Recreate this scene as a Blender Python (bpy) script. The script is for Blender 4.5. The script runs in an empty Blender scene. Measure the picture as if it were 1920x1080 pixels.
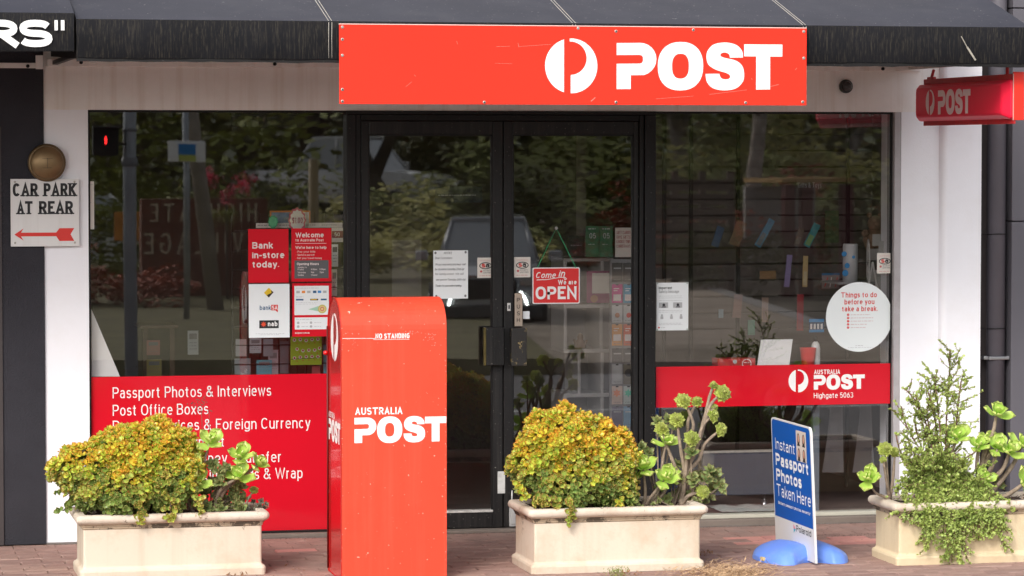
import bpy, bmesh, math, random
from mathutils import Vector, Matrix
random.seed(7)
R = math.radians
S = bpy.context.scene
COL = S.collection

# ------------------------------------------------------------------ camera, light, exposure
YAW, DIST, EYE, FPX = R(12.5), 17.45, 2.17, 5900.0
PITCH = math.atan((540 - 282) / FPX)
CAM = Vector((-DIST * math.tan(YAW), -DIST, EYE))
cd = bpy.data.cameras.new('camera'); cd.sensor_width = 36; cd.lens = FPX / 1920 * 36
cd.clip_start = 0.5; cd.clip_end = 2000
cam = bpy.data.objects.new('camera', cd); COL.objects.link(cam)
cam.location = CAM; cam.rotation_euler = (math.pi / 2 - PITCH, 0, -YAW)
cd.dof.use_dof = True; cd.dof.focus_distance = 17.0; cd.dof.aperture_fstop = 5.0
S.camera = cam

world = bpy.data.worlds.new('World'); S.world = world; world.use_nodes = True
wn = world.node_tree; bg = wn.nodes['Background']
sky = wn.nodes.new('ShaderNodeTexSky'); sky.sky_type = 'NISHITA'; sky.sun_disc = False
SUN_EL, SUN_AZ = R(38), R(214)          # azimuth measured from +Y clockwise: the sun stands over the street
sky.sun_elevation = SUN_EL; sky.sun_rotation = SUN_AZ
sky.air_density = 1.0; sky.dust_density = 3.0; sky.ozone_density = 1.0
hs = wn.nodes.new('ShaderNodeHueSaturation'); hs.inputs['Saturation'].default_value = 0.28
wn.links.new(sky.outputs[0], hs.inputs['Color']); wn.links.new(hs.outputs[0], bg.inputs[0])
bg.inputs[1].default_value = 0.15
sl = bpy.data.lights.new('sun', 'SUN'); sl.energy = 1.0; sl.angle = R(16); sl.color = (1, .95, .88)
so = bpy.data.objects.new('sun', sl); COL.objects.link(so)
sd = Vector((math.sin(SUN_AZ) * math.cos(SUN_EL), math.cos(SUN_AZ) * math.cos(SUN_EL), math.sin(SUN_EL)))
so.rotation_euler = sd.to_track_quat('Z', 'Y').to_euler(); so.location = sd * 30
S.view_settings.view_transform = 'Standard'; S.view_settings.look = 'None'
S.view_settings.exposure = 0.8; S.view_settings.gamma = 1
S.view_settings.use_curve_mapping = False
S.render.engine = 'CYCLES'
S.cycles.max_bounces = 8; S.cycles.transparent_max_bounces = 24; S.cycles.glossy_bounces = 4
S.cycles.caustics_reflective = False; S.cycles.caustics_refractive = False
S.cycles.use_denoising = True

# ------------------------------------------------------------------ measuring helpers
_F = Vector((math.sin(YAW) * math.cos(PITCH), math.cos(YAW) * math.cos(PITCH), -math.sin(PITCH)))
_R = Vector((math.cos(YAW), -math.sin(YAW), 0)); _U = _R.cross(_F)
def ray(px, py): return _F * FPX + _R * (px - 960) - _U * (py - 540)
def at(px, py, Y=0.0):
    d = ray(px, py); return CAM + d * ((Y - CAM.y) / d.y)
def gnd(px, py, z=0.0):
    d = ray(px, py); return CAM + d * ((z - CAM.z) / d.z)
def xw(px, Y=0.0, py=600): return at(px, py, Y).x
def zw(px, py, Y=0.0): return at(px, py, Y).z
def scl(px, py, Y):                      # metres per pixel across and up on the plane Y
    return (at(px + 1, py, Y).x - at(px, py, Y).x, at(px, py, Y).z - at(px, py + 1, Y).z)

# ------------------------------------------------------------------ materials
MATS = {}
def lin(c): return tuple((x / 12.92 if x <= .04045 else ((x + .055) / 1.055) ** 2.4) for x in (v / 255 for v in c))
def mat(name, col, rough=.6, metal=0, var=.0, vscale=3, bump=0, bscale=60, streak=None, dirt=None, spec=.5, rnd=0, speck=None, coat=0, worn=None, emit=None):
    """A principled material; var = tonal variation by noise, streak / dirt / speck / worn = (colour, amount, scale)."""
    if name in MATS: return MATS[name]
    if not isinstance(col, tuple): raise KeyError(name)
    m = bpy.data.materials.new(name); m.use_nodes = True; N = m.node_tree.nodes; L = m.node_tree.links
    b = N['Principled BSDF']; b.inputs['Roughness'].default_value = rough; b.inputs['Metallic'].default_value = metal
    b.inputs['Specular IOR Level'].default_value = spec; b.inputs['Coat Weight'].default_value = coat; b.inputs['Coat Roughness'].default_value = .06
    tc = N.new('ShaderNodeTexCoord'); co = tc.outputs['Object']
    if len(col) == 3: col = (*col, 1)
    rgb = N.new('ShaderNodeRGB'); rgb.outputs[0].default_value = col; cur = rgb.outputs[0]
    def noise(scale, detail=4, vec=None, rough_=.6):
        n = N.new('ShaderNodeTexNoise'); n.inputs['Scale'].default_value = scale; n.inputs['Detail'].default_value = detail
        n.inputs['Roughness'].default_value = rough_; L.new(vec or co, n.inputs['Vector']); return n.outputs['Fac']
    def ramp(src, lo, hi, a=0, b_=1):
        r = N.new('ShaderNodeMapRange'); r.inputs[1].default_value = lo; r.inputs[2].default_value = hi
        r.inputs[3].default_value = a; r.inputs[4].default_value = b_; L.new(src, r.inputs[0]); return r.outputs[0]
    def mix(f, a, c):
        x = N.new('ShaderNodeMix'); x.data_type = 'RGBA'; L.new(f, x.inputs[0]); L.new(a, x.inputs[6])
        if isinstance(c, tuple): x.inputs[7].default_value = (*c[:3], 1)
        else: L.new(c, x.inputs[7])
        return x.outputs[2]
    if var:
        f = ramp(noise(vscale, 5), .3, .7, 1 - var, 1 + var)
        v = N.new('ShaderNodeHueSaturation'); L.new(f, v.inputs['Value']); L.new(cur, v.inputs['Color']); cur = v.outputs[0]
    if rnd:
        oi = N.new('ShaderNodeObjectInfo'); f = ramp(oi.outputs['Random'], 0, 1, 1 - rnd, 1 + rnd)
        h = ramp(oi.outputs['Random'], 0, 1, .5 - rnd * .04, .5 + rnd * .03)
        v = N.new('ShaderNodeHueSaturation'); L.new(f, v.inputs['Value']); L.new(h, v.inputs['Hue']); L.new(cur, v.inputs['Color']); cur = v.outputs[0]
    if streak:
        mp = N.new('ShaderNodeMapping'); mp.inputs['Scale'].default_value = (1, 1, .035); L.new(co, mp.inputs[0])
        f = ramp(noise(streak[2], 3, mp.outputs[0], .7), .5, .78, 0, streak[1]); cur = mix(f, cur, streak[0])
    if dirt:
        f = ramp(noise(dirt[2], 8, None, .7), .48, .75, 0, dirt[1]); cur = mix(f, cur, dirt[0])
    if speck:
        f = ramp(noise(speck[2], 2), .70, .74, 0, speck[1]); cur = mix(f, cur, speck[0])
    if worn:
        f = ramp(noise(worn[2], 8, None, .8), worn[3], worn[3] + .03, 0, worn[1]); cur = mix(f, cur, worn[0])
    L.new(cur, b.inputs['Base Color'])
    if bump:
        bp = N.new('ShaderNodeBump'); bp.inputs['Strength'].default_value = bump; bp.inputs['Distance'].default_value = .004
        L.new(noise(bscale, 6), bp.inputs['Height']); L.new(bp.outputs[0], b.inputs['Normal'])
    if emit: b.inputs['Emission Color'].default_value = (*emit[:3], 1); b.inputs['Emission Strength'].default_value = emit[3]
    m.diffuse_color = col; MATS[name] = m; return m
def glass(name, tint, ior=1.7, rough=0.0):
    m = bpy.data.materials.new(name); m.use_nodes = True; N = m.node_tree.nodes; L = m.node_tree.links; N.clear()
    o = N.new('ShaderNodeOutputMaterial'); t = N.new('ShaderNodeBsdfTransparent'); t.inputs[0].default_value = (*tint, 1)
    g = N.new('ShaderNodeBsdfAnisotropic'); g.inputs['Roughness'].default_value = rough
    fr = N.new('ShaderNodeFresnel'); ge = N.new('ShaderNodeNewGeometry'); mr = N.new('ShaderNodeMapRange')      # the same loss seen from either side of the pane
    mr.inputs[3].default_value = ior; mr.inputs[4].default_value = 1 / ior; L.new(ge.outputs['Backfacing'], mr.inputs[0]); L.new(mr.outputs[0], fr.inputs[0])
    mx = N.new('ShaderNodeMixShader'); L.new(fr.outputs[0], mx.inputs[0]); L.new(t.outputs[0], mx.inputs[1]); L.new(g.outputs[0], mx.inputs[2])
    tc = N.new('ShaderNodeTexCoord'); n = N.new('ShaderNodeTexNoise'); n.inputs['Scale'].default_value = 1.3; n.inputs['Detail'].default_value = 1
    L.new(tc.outputs['Object'], n.inputs[0]); bp = N.new('ShaderNodeBump'); bp.inputs['Strength'].default_value = .05; bp.inputs['Distance'].default_value = .006
    L.new(n.outputs[0], bp.inputs['Height']); L.new(bp.outputs[0], g.inputs['Normal'])
    L.new(mx.outputs[0], o.inputs[0]); MATS[name] = m; return m
def leafmat(name, inner, outer, edge, rough=.38, amt=1.0):
    """Leaf colour: inner / outer shade by noise, edge colour by the 'edge' attribute (the leaf's own coloured margin)."""
    m = bpy.data.materials.new(name); m.use_nodes = True; N = m.node_tree.nodes; L = m.node_tree.links
    b = N['Principled BSDF']; b.inputs['Roughness'].default_value = rough
    b.inputs['Subsurface Weight'].default_value = 0.0
    ge = N.new('ShaderNodeNewGeometry'); n = N.new('ShaderNodeTexNoise'); n.inputs['Scale'].default_value = 14; n.inputs['Detail'].default_value = 3
    L.new(ge.outputs['Position'], n.inputs['Vector'])
    mr = N.new('ShaderNodeMapRange'); mr.inputs[1].default_value = .35; mr.inputs[2].default_value = .65; L.new(n.outputs[0], mr.inputs[0])
    x = N.new('ShaderNodeMix'); x.data_type = 'RGBA'; L.new(mr.outputs[0], x.inputs[0]); x.inputs[6].default_value = (*inner, 1); x.inputs[7].default_value = (*outer, 1)
    at_ = N.new('ShaderNodeAttribute'); at_.attribute_name = 'edge'
    pw = N.new('ShaderNodeMath'); pw.operation = 'POWER'; pw.inputs[1].default_value = 2.3; L.new(at_.outputs['Fac'], pw.inputs[0])
    mu = N.new('ShaderNodeMath'); mu.operation = 'MULTIPLY'; mu.inputs[1].default_value = amt; L.new(pw.outputs[0], mu.inputs[0])
    y = N.new('ShaderNodeMix'); y.data_type = 'RGBA'; L.new(mu.outputs[0], y.inputs[0]); L.new(x.outputs[2], y.inputs[6]); y.inputs[7].default_value = (*edge, 1)
    L.new(y.outputs[2], b.inputs['Base Color'])
    tr = N.new('ShaderNodeBsdfTranslucent'); L.new(y.outputs[2], tr.inputs[0]); ms = N.new('ShaderNodeMixShader'); ms.inputs[0].default_value = .22
    L.new(b.outputs[0], ms.inputs[1]); L.new(tr.outputs[0], ms.inputs[2]); L.new(ms.outputs[0], N['Material Output'].inputs[0])
    MATS[name] = m; return m

# ------------------------------------------------------------------ mesh helpers
class MB:
    def __init__(s): s.v = []; s.f = []; s.e = []; s.mi = []; s.sm = []
    def quad(s, *p, mi=0, sm=False):
        n = len(s.v); s.v += [tuple(q) for q in p]; s.f.append(tuple(range(n, n + len(p)))); s.mi.append(mi); s.sm.append(sm)
    def box(s, a, b, bev=0, mi=0):
        x0, y0, z0 = (min(a[i], b[i]) for i in range(3)); x1, y1, z1 = (max(a[i], b[i]) for i in range(3))
        e = min(bev, (x1 - x0) * .45, (y1 - y0) * .45, (z1 - z0) * .45)
        if e <= 0:
            n = len(s.v); s.v += [(x, y, z) for x in (x0, x1) for y in (y0, y1) for z in (z0, z1)]
            for f in ((0, 1, 3, 2), (4, 6, 7, 5), (0, 4, 5, 1), (2, 3, 7, 6), (0, 2, 6, 4), (1, 5, 7, 3)):
                s.f.append(tuple(n + i for i in f)); s.mi.append(mi); s.sm.append(False)
            return
        bm = bmesh.new(); bmesh.ops.create_cube(bm, size=1)
        for v in bm.verts: v.co = Vector(((x0 + x1) / 2 + v.co.x * (x1 - x0), (y0 + y1) / 2 + v.co.y * (y1 - y0), (z0 + z1) / 2 + v.co.z * (z1 - z0)))
        bmesh.ops.bevel(bm, geom=list(bm.edges), offset=e, segments=2, affect='EDGES', profile=.5)
        s.addbm(bm, mi); bm.free()
    def addbm(s, bm, mi=0, sm=False):
        n = len(s.v); bm.verts.index_update(); s.v += [tuple(v.co) for v in bm.verts]
        for f in bm.faces: s.f.append(tuple(n + v.index for v in f.verts)); s.mi.append(mi); s.sm.append(sm)
    def tube(s, pts, rad, n=8, cap=True, mi=0):
        pts = [Vector(p) for p in pts]
        if not isinstance(rad, (list, tuple)): rad = [rad] * len(pts)
        base = len(s.v); t0 = None; nv = None
        for i, p in enumerate(pts):
            t = (pts[min(i + 1, len(pts) - 1)] - pts[max(i - 1, 0)]).normalized()
            if nv is None: nv = t.orthogonal().normalized()
            else: nv = (nv - t * nv.dot(t)); nv = nv.normalized() if nv.length > 1e-6 else t.orthogonal().normalized()
            b = t.cross(nv)
            for k in range(n):
                a = 2 * math.pi * k / n; s.v.append(tuple(p + (nv * math.cos(a) + b * math.sin(a)) * rad[i]))
        for i in range(len(pts) - 1):
            for k in range(n):
                a0 = base + i * n + k; a1 = base + i * n + (k + 1) % n
                s.f.append((a0, a1, a1 + n, a0 + n)); s.mi.append(mi); s.sm.append(True)
        if cap:
            s.f.append(tuple(base + k for k in reversed(range(n)))); s.mi.append(mi); s.sm.append(False)
            s.f.append(tuple(base + (len(pts) - 1) * n + k for k in range(n))); s.mi.append(mi); s.sm.append(False)
    def lathe(s, prof, c, axis='Z', n=24, mi=0, sm=True):
        """prof = [(radius, height)]; axis Z up or Y towards -Y (out of the wall)."""
        base = len(s.v)
        for r, h in prof:
            for k in range(n):
                a = 2 * math.pi * k / n; x, y = r * math.cos(a), r * math.sin(a)
                s.v.append((c[0] + x, c[1] + y, c[2] + h) if axis == 'Z' else (c[0] + x, c[1] - h, c[2] + y))
        for i in range(len(prof) - 1):
            for k in range(n):
                a0 = base + i * n + k; a1 = base + i * n + (k + 1) % n
                s.f.append((a0, a1, a1 + n, a0 + n)); s.mi.append(mi); s.sm.append(sm)
        s.f.append(tuple(base + (len(prof) - 1) * n + k for k in range(n))); s.mi.append(mi); s.sm.append(False)
        s.f.append(tuple(base + k for k in reversed(range(n)))); s.mi.append(mi); s.sm.append(False)
    def poly(s, pts, place, layer=0, mi=0): s.quad(*[place(x, y, layer) for x, y in pts], mi=mi)
    def mesh(s, name):
        me = bpy.data.meshes.new(name); me.from_pydata(s.v, [], s.f)
        me.polygons.foreach_set('material_index', s.mi); me.polygons.foreach_set('use_smooth', s.sm)
        if s.e: at_ = me.attributes.new('edge', 'FLOAT', 'POINT'); at_.data.foreach_set('value', s.e)
        me.update(); return me
    def build(s, name, m, parent=None, kind=None, label=None):
        me = s.mesh(name)
        for q in (m if isinstance(m, (list, tuple)) else [m]): me.materials.append(q)
        o = bpy.data.objects.new(name, me); COL.objects.link(o)
        if parent is not None: o.parent = parent; o.matrix_parent_inverse = parent.matrix_world_inv if False else Matrix.Translation(-Vector(parent['org'])) if 'org' in parent else Matrix()
        if kind: o['kind'] = kind
        if label: o['label'] = label
        return o
def link(me, name, parent, M, kind=None):
    """an object from an existing mesh, placed in world space by matrix M under parent (a mesh-sharing piece)"""
    o = bpy.data.objects.new(name, me); COL.objects.link(o)
    if parent is not None:
        o.parent = parent; o.matrix_parent_inverse = Matrix.Translation(-Vector(parent['org'])) if 'org' in parent else Matrix()
    o.matrix_basis = M
    if kind: o['kind'] = kind
    return o
def tag(o, label, cat, group=None, kind=None):
    o['label'] = label
    if cat: o['category'] = cat
    if group: o['group'] = group
    if kind: o['kind'] = kind
    return o
def thing(name, label, cat, loc, group=None):
    o = bpy.data.objects.new(name, None); COL.objects.link(o); o.location = loc; o.empty_display_size = .1
    o['org'] = tuple(loc); return tag(o, label, cat, group)
def box_part(name, a, b, m, parent, bev=0, label=None, kind=None):
    q = MB(); q.box(a, b, bev); return q.build(name, m, parent, kind, label)

# ------------------------------------------------------------------ lettering: a stroke alphabet drawn as flat ink
def arc(cx, cy, rx, ry, a0, a1, n=10, k=2.35):
    out = []
    for i in range(n + 1):
        a = R(a0 + (a1 - a0) * i / n); c, s_ = math.cos(a), math.sin(a)
        out.append((cx + rx * math.copysign(abs(c) ** (2 / k), c), cy + ry * math.copysign(abs(s_) ** (2 / k), s_)))
    return out
ov = lambda: arc(.5, .35, .5, .35, 0, 360, 18)
G = {
 'A': (.64, [[(0, 0), (.5, 1), (1, 0)], [(.2, .3), (.8, .3)]]),
 'B': (.6, [[(0, 0), (0, 1)] + arc(.5, .765, .44, .235, 90, -90) + [(0, .53)], [(.5, .53)] + arc(.5, .265, .5, .265, 90, -90) + [(0, 0)]]),
 'C': (.62, [arc(.5, .5, .5, .5, 42, 318, 18)]),
 'D': (.62, [[(0, 0), (0, 1)] + arc(.4, .5, .6, .5, 90, -90) + [(0, 0)]]),
 'E': (.52, [[(1, 1), (0, 1), (0, 0), (1, 0)], [(0, .52), (.9, .52)]]),
 'F': (.5, [[(1, 1), (0, 1), (0, 0)], [(0, .52), (.9, .52)]]),
 'G': (.66, [arc(.5, .5, .5, .5, 42, 330, 18) + [(1, .46), (.55, .46)]]),
 'H': (.62, [[(0, 0), (0, 1)], [(1, 0), (1, 1)], [(0, .52), (1, .52)]]),
 'I': (.14, [[(.5, 0), (.5, 1)]]),
 'J': (.48, [[(1, 1)] + arc(.5, .25, .5, .25, 0, -170)]),
 'K': (.62, [[(0, 0), (0, 1)], [(.95, 1), (0, .38)], [(.3, .6), (1, 0)]]),
 'L': (.5, [[(0, 1), (0, 0), (1, 0)]]),
 'M': (.76, [[(0, 0), (0, 1), (.5, .1), (1, 1), (1, 0)]]),
 'N': (.62, [[(0, 0), (0, 1), (1, 0), (1, 1)]]),
 'O': (.68, [arc(.5, .5, .5, .5, 0, 360, 24)]),
 'P': (.58, [[(0, 0), (0, 1)] + arc(.5, .73, .5, .27, 90, -90) + [(0, .46)]]),
 'Q': (.68, [arc(.5, .5, .5, .5, 0, 360, 24), [(.6, .25), (1, -.05)]]),
 'R': (.6, [[(0, 0), (0, 1)] + arc(.5, .74, .47, .26, 90, -90) + [(0, .48)], [(.5, .48), (1, 0)]]),
 'S': (.58, [arc(.5, .75, .47, .25, 20, 265, 14) + arc(.5, .25, .5, .25, 85, -160, 14)]),
 'T': (.70, [[(0, 1), (1, 1)], [(.5, 1), (.5, 0)]]),
 'U': (.62, [[(0, 1)] + arc(.5, .4, .5, .4, 180, 360, 14) + [(1, 1)]]),
 'V': (.62, [[(0, 1), (.5, 0), (1, 1)]]),
 'W': (.92, [[(0, 1), (.25, 0), (.5, 1), (.75, 0), (1, 1)]]),
 'X': (.6, [[(0, 0), (1, 1)], [(0, 1), (1, 0)]]), 'Y': (.6, [[(0, 1), (.5, .45), (1, 1)], [(.5, .45), (.5, 0)]]),
 'Z': (.56, [[(0, 1), (1, 1), (0, 0), (1, 0)]]),
 'a': (.48, [arc(.47, .5, .45, .2, 155, 0, 8) + [(.92, 0)], [(.92, .42), (.45, .42)] + arc(.42, .21, .42, .21, 90, 270, 8) + [(.65, 0), (.92, .18)]]),
 'b': (.5, [[(0, 0), (0, 1)], ov()]), 'c': (.46, [arc(.5, .35, .5, .35, 45, 315, 14)]), 'd': (.5, [[(1, 0), (1, 1)], ov()]),
 'e': (.5, [[(0, .37), (1, .37)] + arc(.5, .35, .5, .35, 5, 315, 16)]),
 'f': (.3, [[(.95, 1)] + arc(.8, .82, .45, .18, 110, 180, 5) + [(.35, 0)], [(0, .68), (.9, .68)]]),
 'g': (.5, [ov(), [(1, .7)] + arc(.5, -.05, .5, .2, 0, -160, 8)]), 'h': (.48, [[(0, 0), (0, 1)], [(0, .35)] + arc(.5, .42, .5, .28, 170, 0, 8) + [(1, 0)]]),
 'i': (.12, [[(.5, 0), (.5, .7)], [(.5, .86), (.5, 1)]]), 'j': (.16, [[(.5, .7), (.5, -.2)], [(.5, .86), (.5, 1)]]),
 'k': (.46, [[(0, 0), (0, 1)], [(.9, .7), (0, .22)], [(.35, .42), (1, 0)]]), 'l': (.12, [[(.5, 0), (.5, 1)]]),
 'm': (.78, [[(0, 0), (0, .7)], arc(.25, .42, .25, .28, 170, 0, 8) + [(.5, 0)], arc(.75, .42, .25, .28, 170, 0, 8) + [(1, 0)]]),
 'n': (.48, [[(0, 0), (0, .7)], [(0, .35)] + arc(.5, .42, .5, .28, 170, 0, 8) + [(1, 0)]]),
 'o': (.52, [ov()]), 'p': (.5, [[(0, -.28), (0, .7)], ov()]), 'q': (.5, [[(1, -.28), (1, .7)], ov()]),
 'r': (.3, [[(0, 0), (0, .7)], [(0, .35)] + arc(.8, .4, .8, .3, 170, 80, 6)]),
 's': (.44, [arc(.5, .52, .46, .18, 20, 265, 10) + arc(.5, .18, .5, .18, 85, -160, 10)]),
't': (.36, [[(.35, .95)] + arc(.8, .16, .45, .16, 180, 280, 6), [(0, .68), (.95, .68)]]),
 'u': (.48, [[(0, .7)] + arc(.5, .28, .5, .28, 180, 350, 8), [(1, 0), (1, .7)]]),
 'v': (.46, [[(0, .7), (.5, 0), (1, .7)]]), 'w': (.7, [[(0, .7), (.25, 0), (.5, .7), (.75, 0), (1, .7)]]),
 'x': (.46, [[(0, 0), (1, .7)], [(0, .7), (1, 0)]]), 'y': (.46, [[(0, .7), (.5, 0)], [(1, .7), (.35, -.28), (.05, -.28)]]),
 'z': (.42, [[(0, .7), (1, .7), (0, 0), (1, 0)]]),
 '0': (.52, [arc(.5, .5, .5, .5, 0, 360, 20)]), '1': (.3, [[(0, .78), (.7, 1), (.7, 0)]]),
 '2': (.52, [arc(.5, .72, .5, .28, 165, -35, 10) + [(0, 0), (1, 0)]]), '3': (.52, [arc(.48, .755, .46, .245, 150, -90, 10) + arc(.5, .255, .5, .255, 90, -155, 10)]),
 '4': (.54, [[(.75, 0), (.75, 1), (0, .28), (1, .28)]]), '5': (.52, [[(.9, 1), (.12, 1), (.05, .52)] + arc(.5, .32, .5, .32, 130, -150, 12)]),
 '6': (.52, [arc(.5, .32, .5, .32, 0, 360, 16), [(.85, 1), (.3, .75), (0, .35)]]), '9': (.52, [arc(.5, .68, .5, .32, 0, 360, 16), [(.15, 0), (.7, .25), (1, .65)]]),
 '7': (.5, [[(0, 1), (1, 1), (.35, 0)]]), '8': (.52, [arc(.5, .76, .44, .24, 0, 360, 14), arc(.5, .26, .5, .26, 0, 360, 14)]),
 '&': (.66, [[(1, 0), (.22, .72)] + arc(.42, .82, .26, .18, 190, -20, 8) + [(.2, .45)] + arc(.4, .22, .4, .22, 140, 300, 8) + [(.95, .45)]]),
 '.': (.12, [[(.5, 0), (.5, .14)]]), ',': (.12, [[(.6, .12), (.3, -.14)]]), '!': (.12, [[(.5, .28), (.5, 1)], [(.5, 0), (.5, .12)]]),
 "'": (.1, [[(.5, .72), (.5, 1)]]), '"': (.3, [[(0, .68), (0, 1)], [(1, .68), (1, 1)]]), '-': (.3, [[(0, .38), (1, .38)]]),
 '$': (.56, [arc(.5, .75, .47, .25, 20, 265, 12) + arc(.5, .25, .5, .25, 85, -160, 12), [(.5, -.1), (.5, 1.1)]]),
 '*': (.14, [[(.5, .28), (.5, .46)]]), ':': (.12, [[(.5, 0), (.5, .13)], [(.5, .5), (.5, .63)]]),
}
_lay = [0]
def stroke(mb, pts, t, place, mi=0):
    n = len(pts); closed = (Vector(pts[0]) - Vector(pts[-1])).length < 1e-4 and n > 3
    P = [Vector(p) for p in pts]; clean = [P[0]]
    for p in P[1:]:
        if (p - clean[-1]).length > 1e-5: clean.append(p)
    P = clean; n = len(P)
    if n < 2: return
    L_ = []; Rr = []
    for i in range(n):
        if closed: a = P[i] - P[i - 1 if i else n - 2]; b = P[(i + 1) if i < n - 1 else 1] - P[i]
        else: a = P[i] - P[i - 1] if i else P[1] - P[0]; b = P[i + 1] - P[i] if i < n - 1 else P[i] - P[i - 1]
        a = a.normalized(); b = b.normalized(); na = Vector((-a.y, a.x)); nb = Vector((-b.y, b.x)); m_ = na + nb
        if m_.length < .2: m_ = na
        m_.normalize(); k = 1 / max(.42, m_.dot(na)); L_.append(P[i] + m_ * (t / 2 * k)); Rr.append(P[i] - m_ * (t / 2 * k))
    _lay[0] = (_lay[0] + 1) % 12; l = _lay[0]
    base = len(mb.v)
    for i in range(n): mb.v.append(tuple(place(*L_[i], l))); mb.v.append(tuple(place(*Rr[i], l)))
    for i in range(n - 1): q = base + 2 * i; mb.f.append((q, q + 1, q + 3, q + 2)); mb.mi.append(mi); mb.sm.append(False)
def textw(s, gap=.13): return sum((.3 if c == ' ' else G[c][0] + gap) for c in s) - gap
def text(mb, s, x, y, h, W, t, place, gap=.13, shear=0, serif=False, mi=0, align='l'):
    """s drawn with cap height h and total width W from the baseline point x, y; t = stroke as a share of h."""
    k = W / textw(s, gap) ; t = t * h; cx = x - (W / 2 if align == 'c' else 0)
    for c in s:
        if c == ' ': cx += .3 * k; continue
        w, st = G[c]; w *= k
        f = lambda u, v: (cx + (t / 2 + u * max(w - t, 0) if w > t else w / 2) + shear * v * h, y + t / 2 + v * (h - t))
        for s_ in st:
            pts = [f(*p) for p in s_]; ext = list(pts)
            for e, q in ((0, 1), (-1, -2)):            # run straight stems and bars out to the letter's full box
                dx_, dy_ = s_[e][0] - s_[q][0], s_[e][1] - s_[q][1]
                if (abs(dy_) > .25 and s_[e][1] in (0, 1, .7, -.28)) or (abs(dy_) < .05 and abs(dx_) > .25 and s_[e][0] in (0, 1)):
                    v_ = (Vector(pts[e]) - Vector(pts[q])).normalized() * (t / 2); ext[e] = (pts[e][0] + v_.x, pts[e][1] + v_.y)
            stroke(mb, ext, t, place, mi)
            if serif and c not in 'SC':
                for e, q in ((0, 1), (-1, -2)):
                    if s_[e][1] in (0, 1) and abs(s_[e][1] - s_[q][1]) > .3 and s_[e][0] in (0, 1, .5, .95):
                        vv = s_[e][1]; yy = pts[e][1] + (-t * .25 if vv == 0 else t * .25)
                        stroke(mb, [(pts[e][0] - t * .95, yy), (pts[e][0] + t * .95, yy)], t * .5, place, mi)
        cx += w + gap * k
# heavy four letters and the round emblem, drawn to outline
def _cr(pts, sharp, n=5):
    """closed Catmull-Rom through pts; indexes in sharp stay corners"""
    out = []; N_ = len(pts)
    for i in range(N_):
        p0, p1, p2, p3 = pts[i - 1], pts[i], pts[(i + 1) % N_], pts[(i + 2) % N_]
        if i in sharp: p0 = p1
        if (i + 1) % N_ in sharp: p3 = p2
        if i in sharp and (i + 1) % N_ in sharp: out.append(p1); continue
        for k in range(n):
            t = k / n; out.append(tuple(.5 * (2 * p1[a] + (p2[a] - p0[a]) * t + (2 * p0[a] - 5 * p1[a] + 4 * p2[a] - p3[a]) * t * t + (3 * p1[a] - p0[a] - 3 * p2[a] + p3[a]) * t ** 3) for a in (0, 1)))
    return out
_fl = lambda pts: [(x, -(y - (x - 575) * .0158)) for x, y in pts]
_HP = [(575, 77), (735, 77)] + [(735 + 113 * math.cos(a), 190 - 113 * math.sin(a)) for a in [R(v) for v in range(75, -91, -15)]][:-1] + [(735, 300), (672, 300), (672, 395), (575, 395), (575, 220), (735, 220), (748, 215), (755, 204), (755, 176), (748, 165), (735, 160), (575, 160)]
_HS = _cr([(1448, 185), (1440, 138), (1400, 97), (1325, 79), (1245, 92), (1202, 135), (1193, 185), (1208, 232), (1255, 266), (1335, 293), (1358, 313), (1350, 331), (1322, 335), (1295, 325), (1283, 296), (1187, 296), (1197, 352), (1240, 396), (1320, 412), (1400, 398), (1448, 350), (1455, 290), (1440, 240), (1395, 205), (1310, 183), (1290, 168), (1300, 153), (1325, 149), (1350, 162), (1356, 185)], {0, 14, 15, 29})
_HT = [(1455, 93), (1722, 97), (1722, 181), (1637, 180), (1637, 409), (1539, 409), (1539, 178), (1455, 177)]
_HO = [(1014 + 157 * math.copysign(abs(math.cos(a)) ** .87, math.cos(a)), 241 + 168 * math.copysign(abs(math.sin(a)) ** .87, math.sin(a))) for a in [2 * math.pi * i / 36 for i in range(36)]]
_HI = [(1014 + 58 * math.copysign(abs(math.cos(a)) ** .8, math.cos(a)), 241 + 86 * math.copysign(abs(math.sin(a)) ** .8, math.sin(a))) for a in [2 * math.pi * i / 36 for i in range(36)]]
def post_word(mb, x, y, h, W, place, mi=0):
    """the word in its stencilled heavy face; x, y = lower left of the P, h = height, W = width"""
    f = lambda pts: [(x + (a - 575) / 1147 * W, y + (b + 395) / 318 * h) for a, b in _fl(pts)]
    for q in (_HP, _HS, _HT): mb.poly(f(q), place, 2, mi)
    o, i = f(_HO), f(_HI)
    for k in range(36): j = (k + 1) % 36; mb.quad(place(*o[k], 2), place(*o[j], 2), place(*i[j], 2), place(*i[k], 2), mi=mi)
def emblem(mb, cx, cy, rx, ry, place, mi=0):
    a0 = math.acos(-50 / 181)
    lf = [(math.cos(a), math.sin(a)) for a in [a0 + (2 * math.pi - 2 * a0) * i / 24 for i in range(25)]]
    mb.poly([(cx + rx * a, cy + ry * b) for a, b in lf], place, 2, mi)
    outer = [(math.cos(a), math.sin(a)) for a in [math.pi * .52 - math.pi * 1.01 * i / 24 for i in range(25)]]
    outer[-1] = (-.02, outer[-1][1]); outer[0] = (-.06, outer[0][1])
    inner = [(-.03 + .62 * math.cos(a), .28 + .61 * math.sin(a)) for a in [-math.pi * .49 + math.pi * 1.0 * i / 16 for i in range(17)]]
    inner[0] = (-.02, inner[0][1]); inner[-1] = (-.06, inner[-1][1])
    mb.poly([(cx + rx * a, cy + ry * b) for a, b in outer + inner], place, 2, mi)
def wallplace(Y, off=.0012): return lambda x, y, l: (x, Y - off - l * .00006, y)

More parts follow.
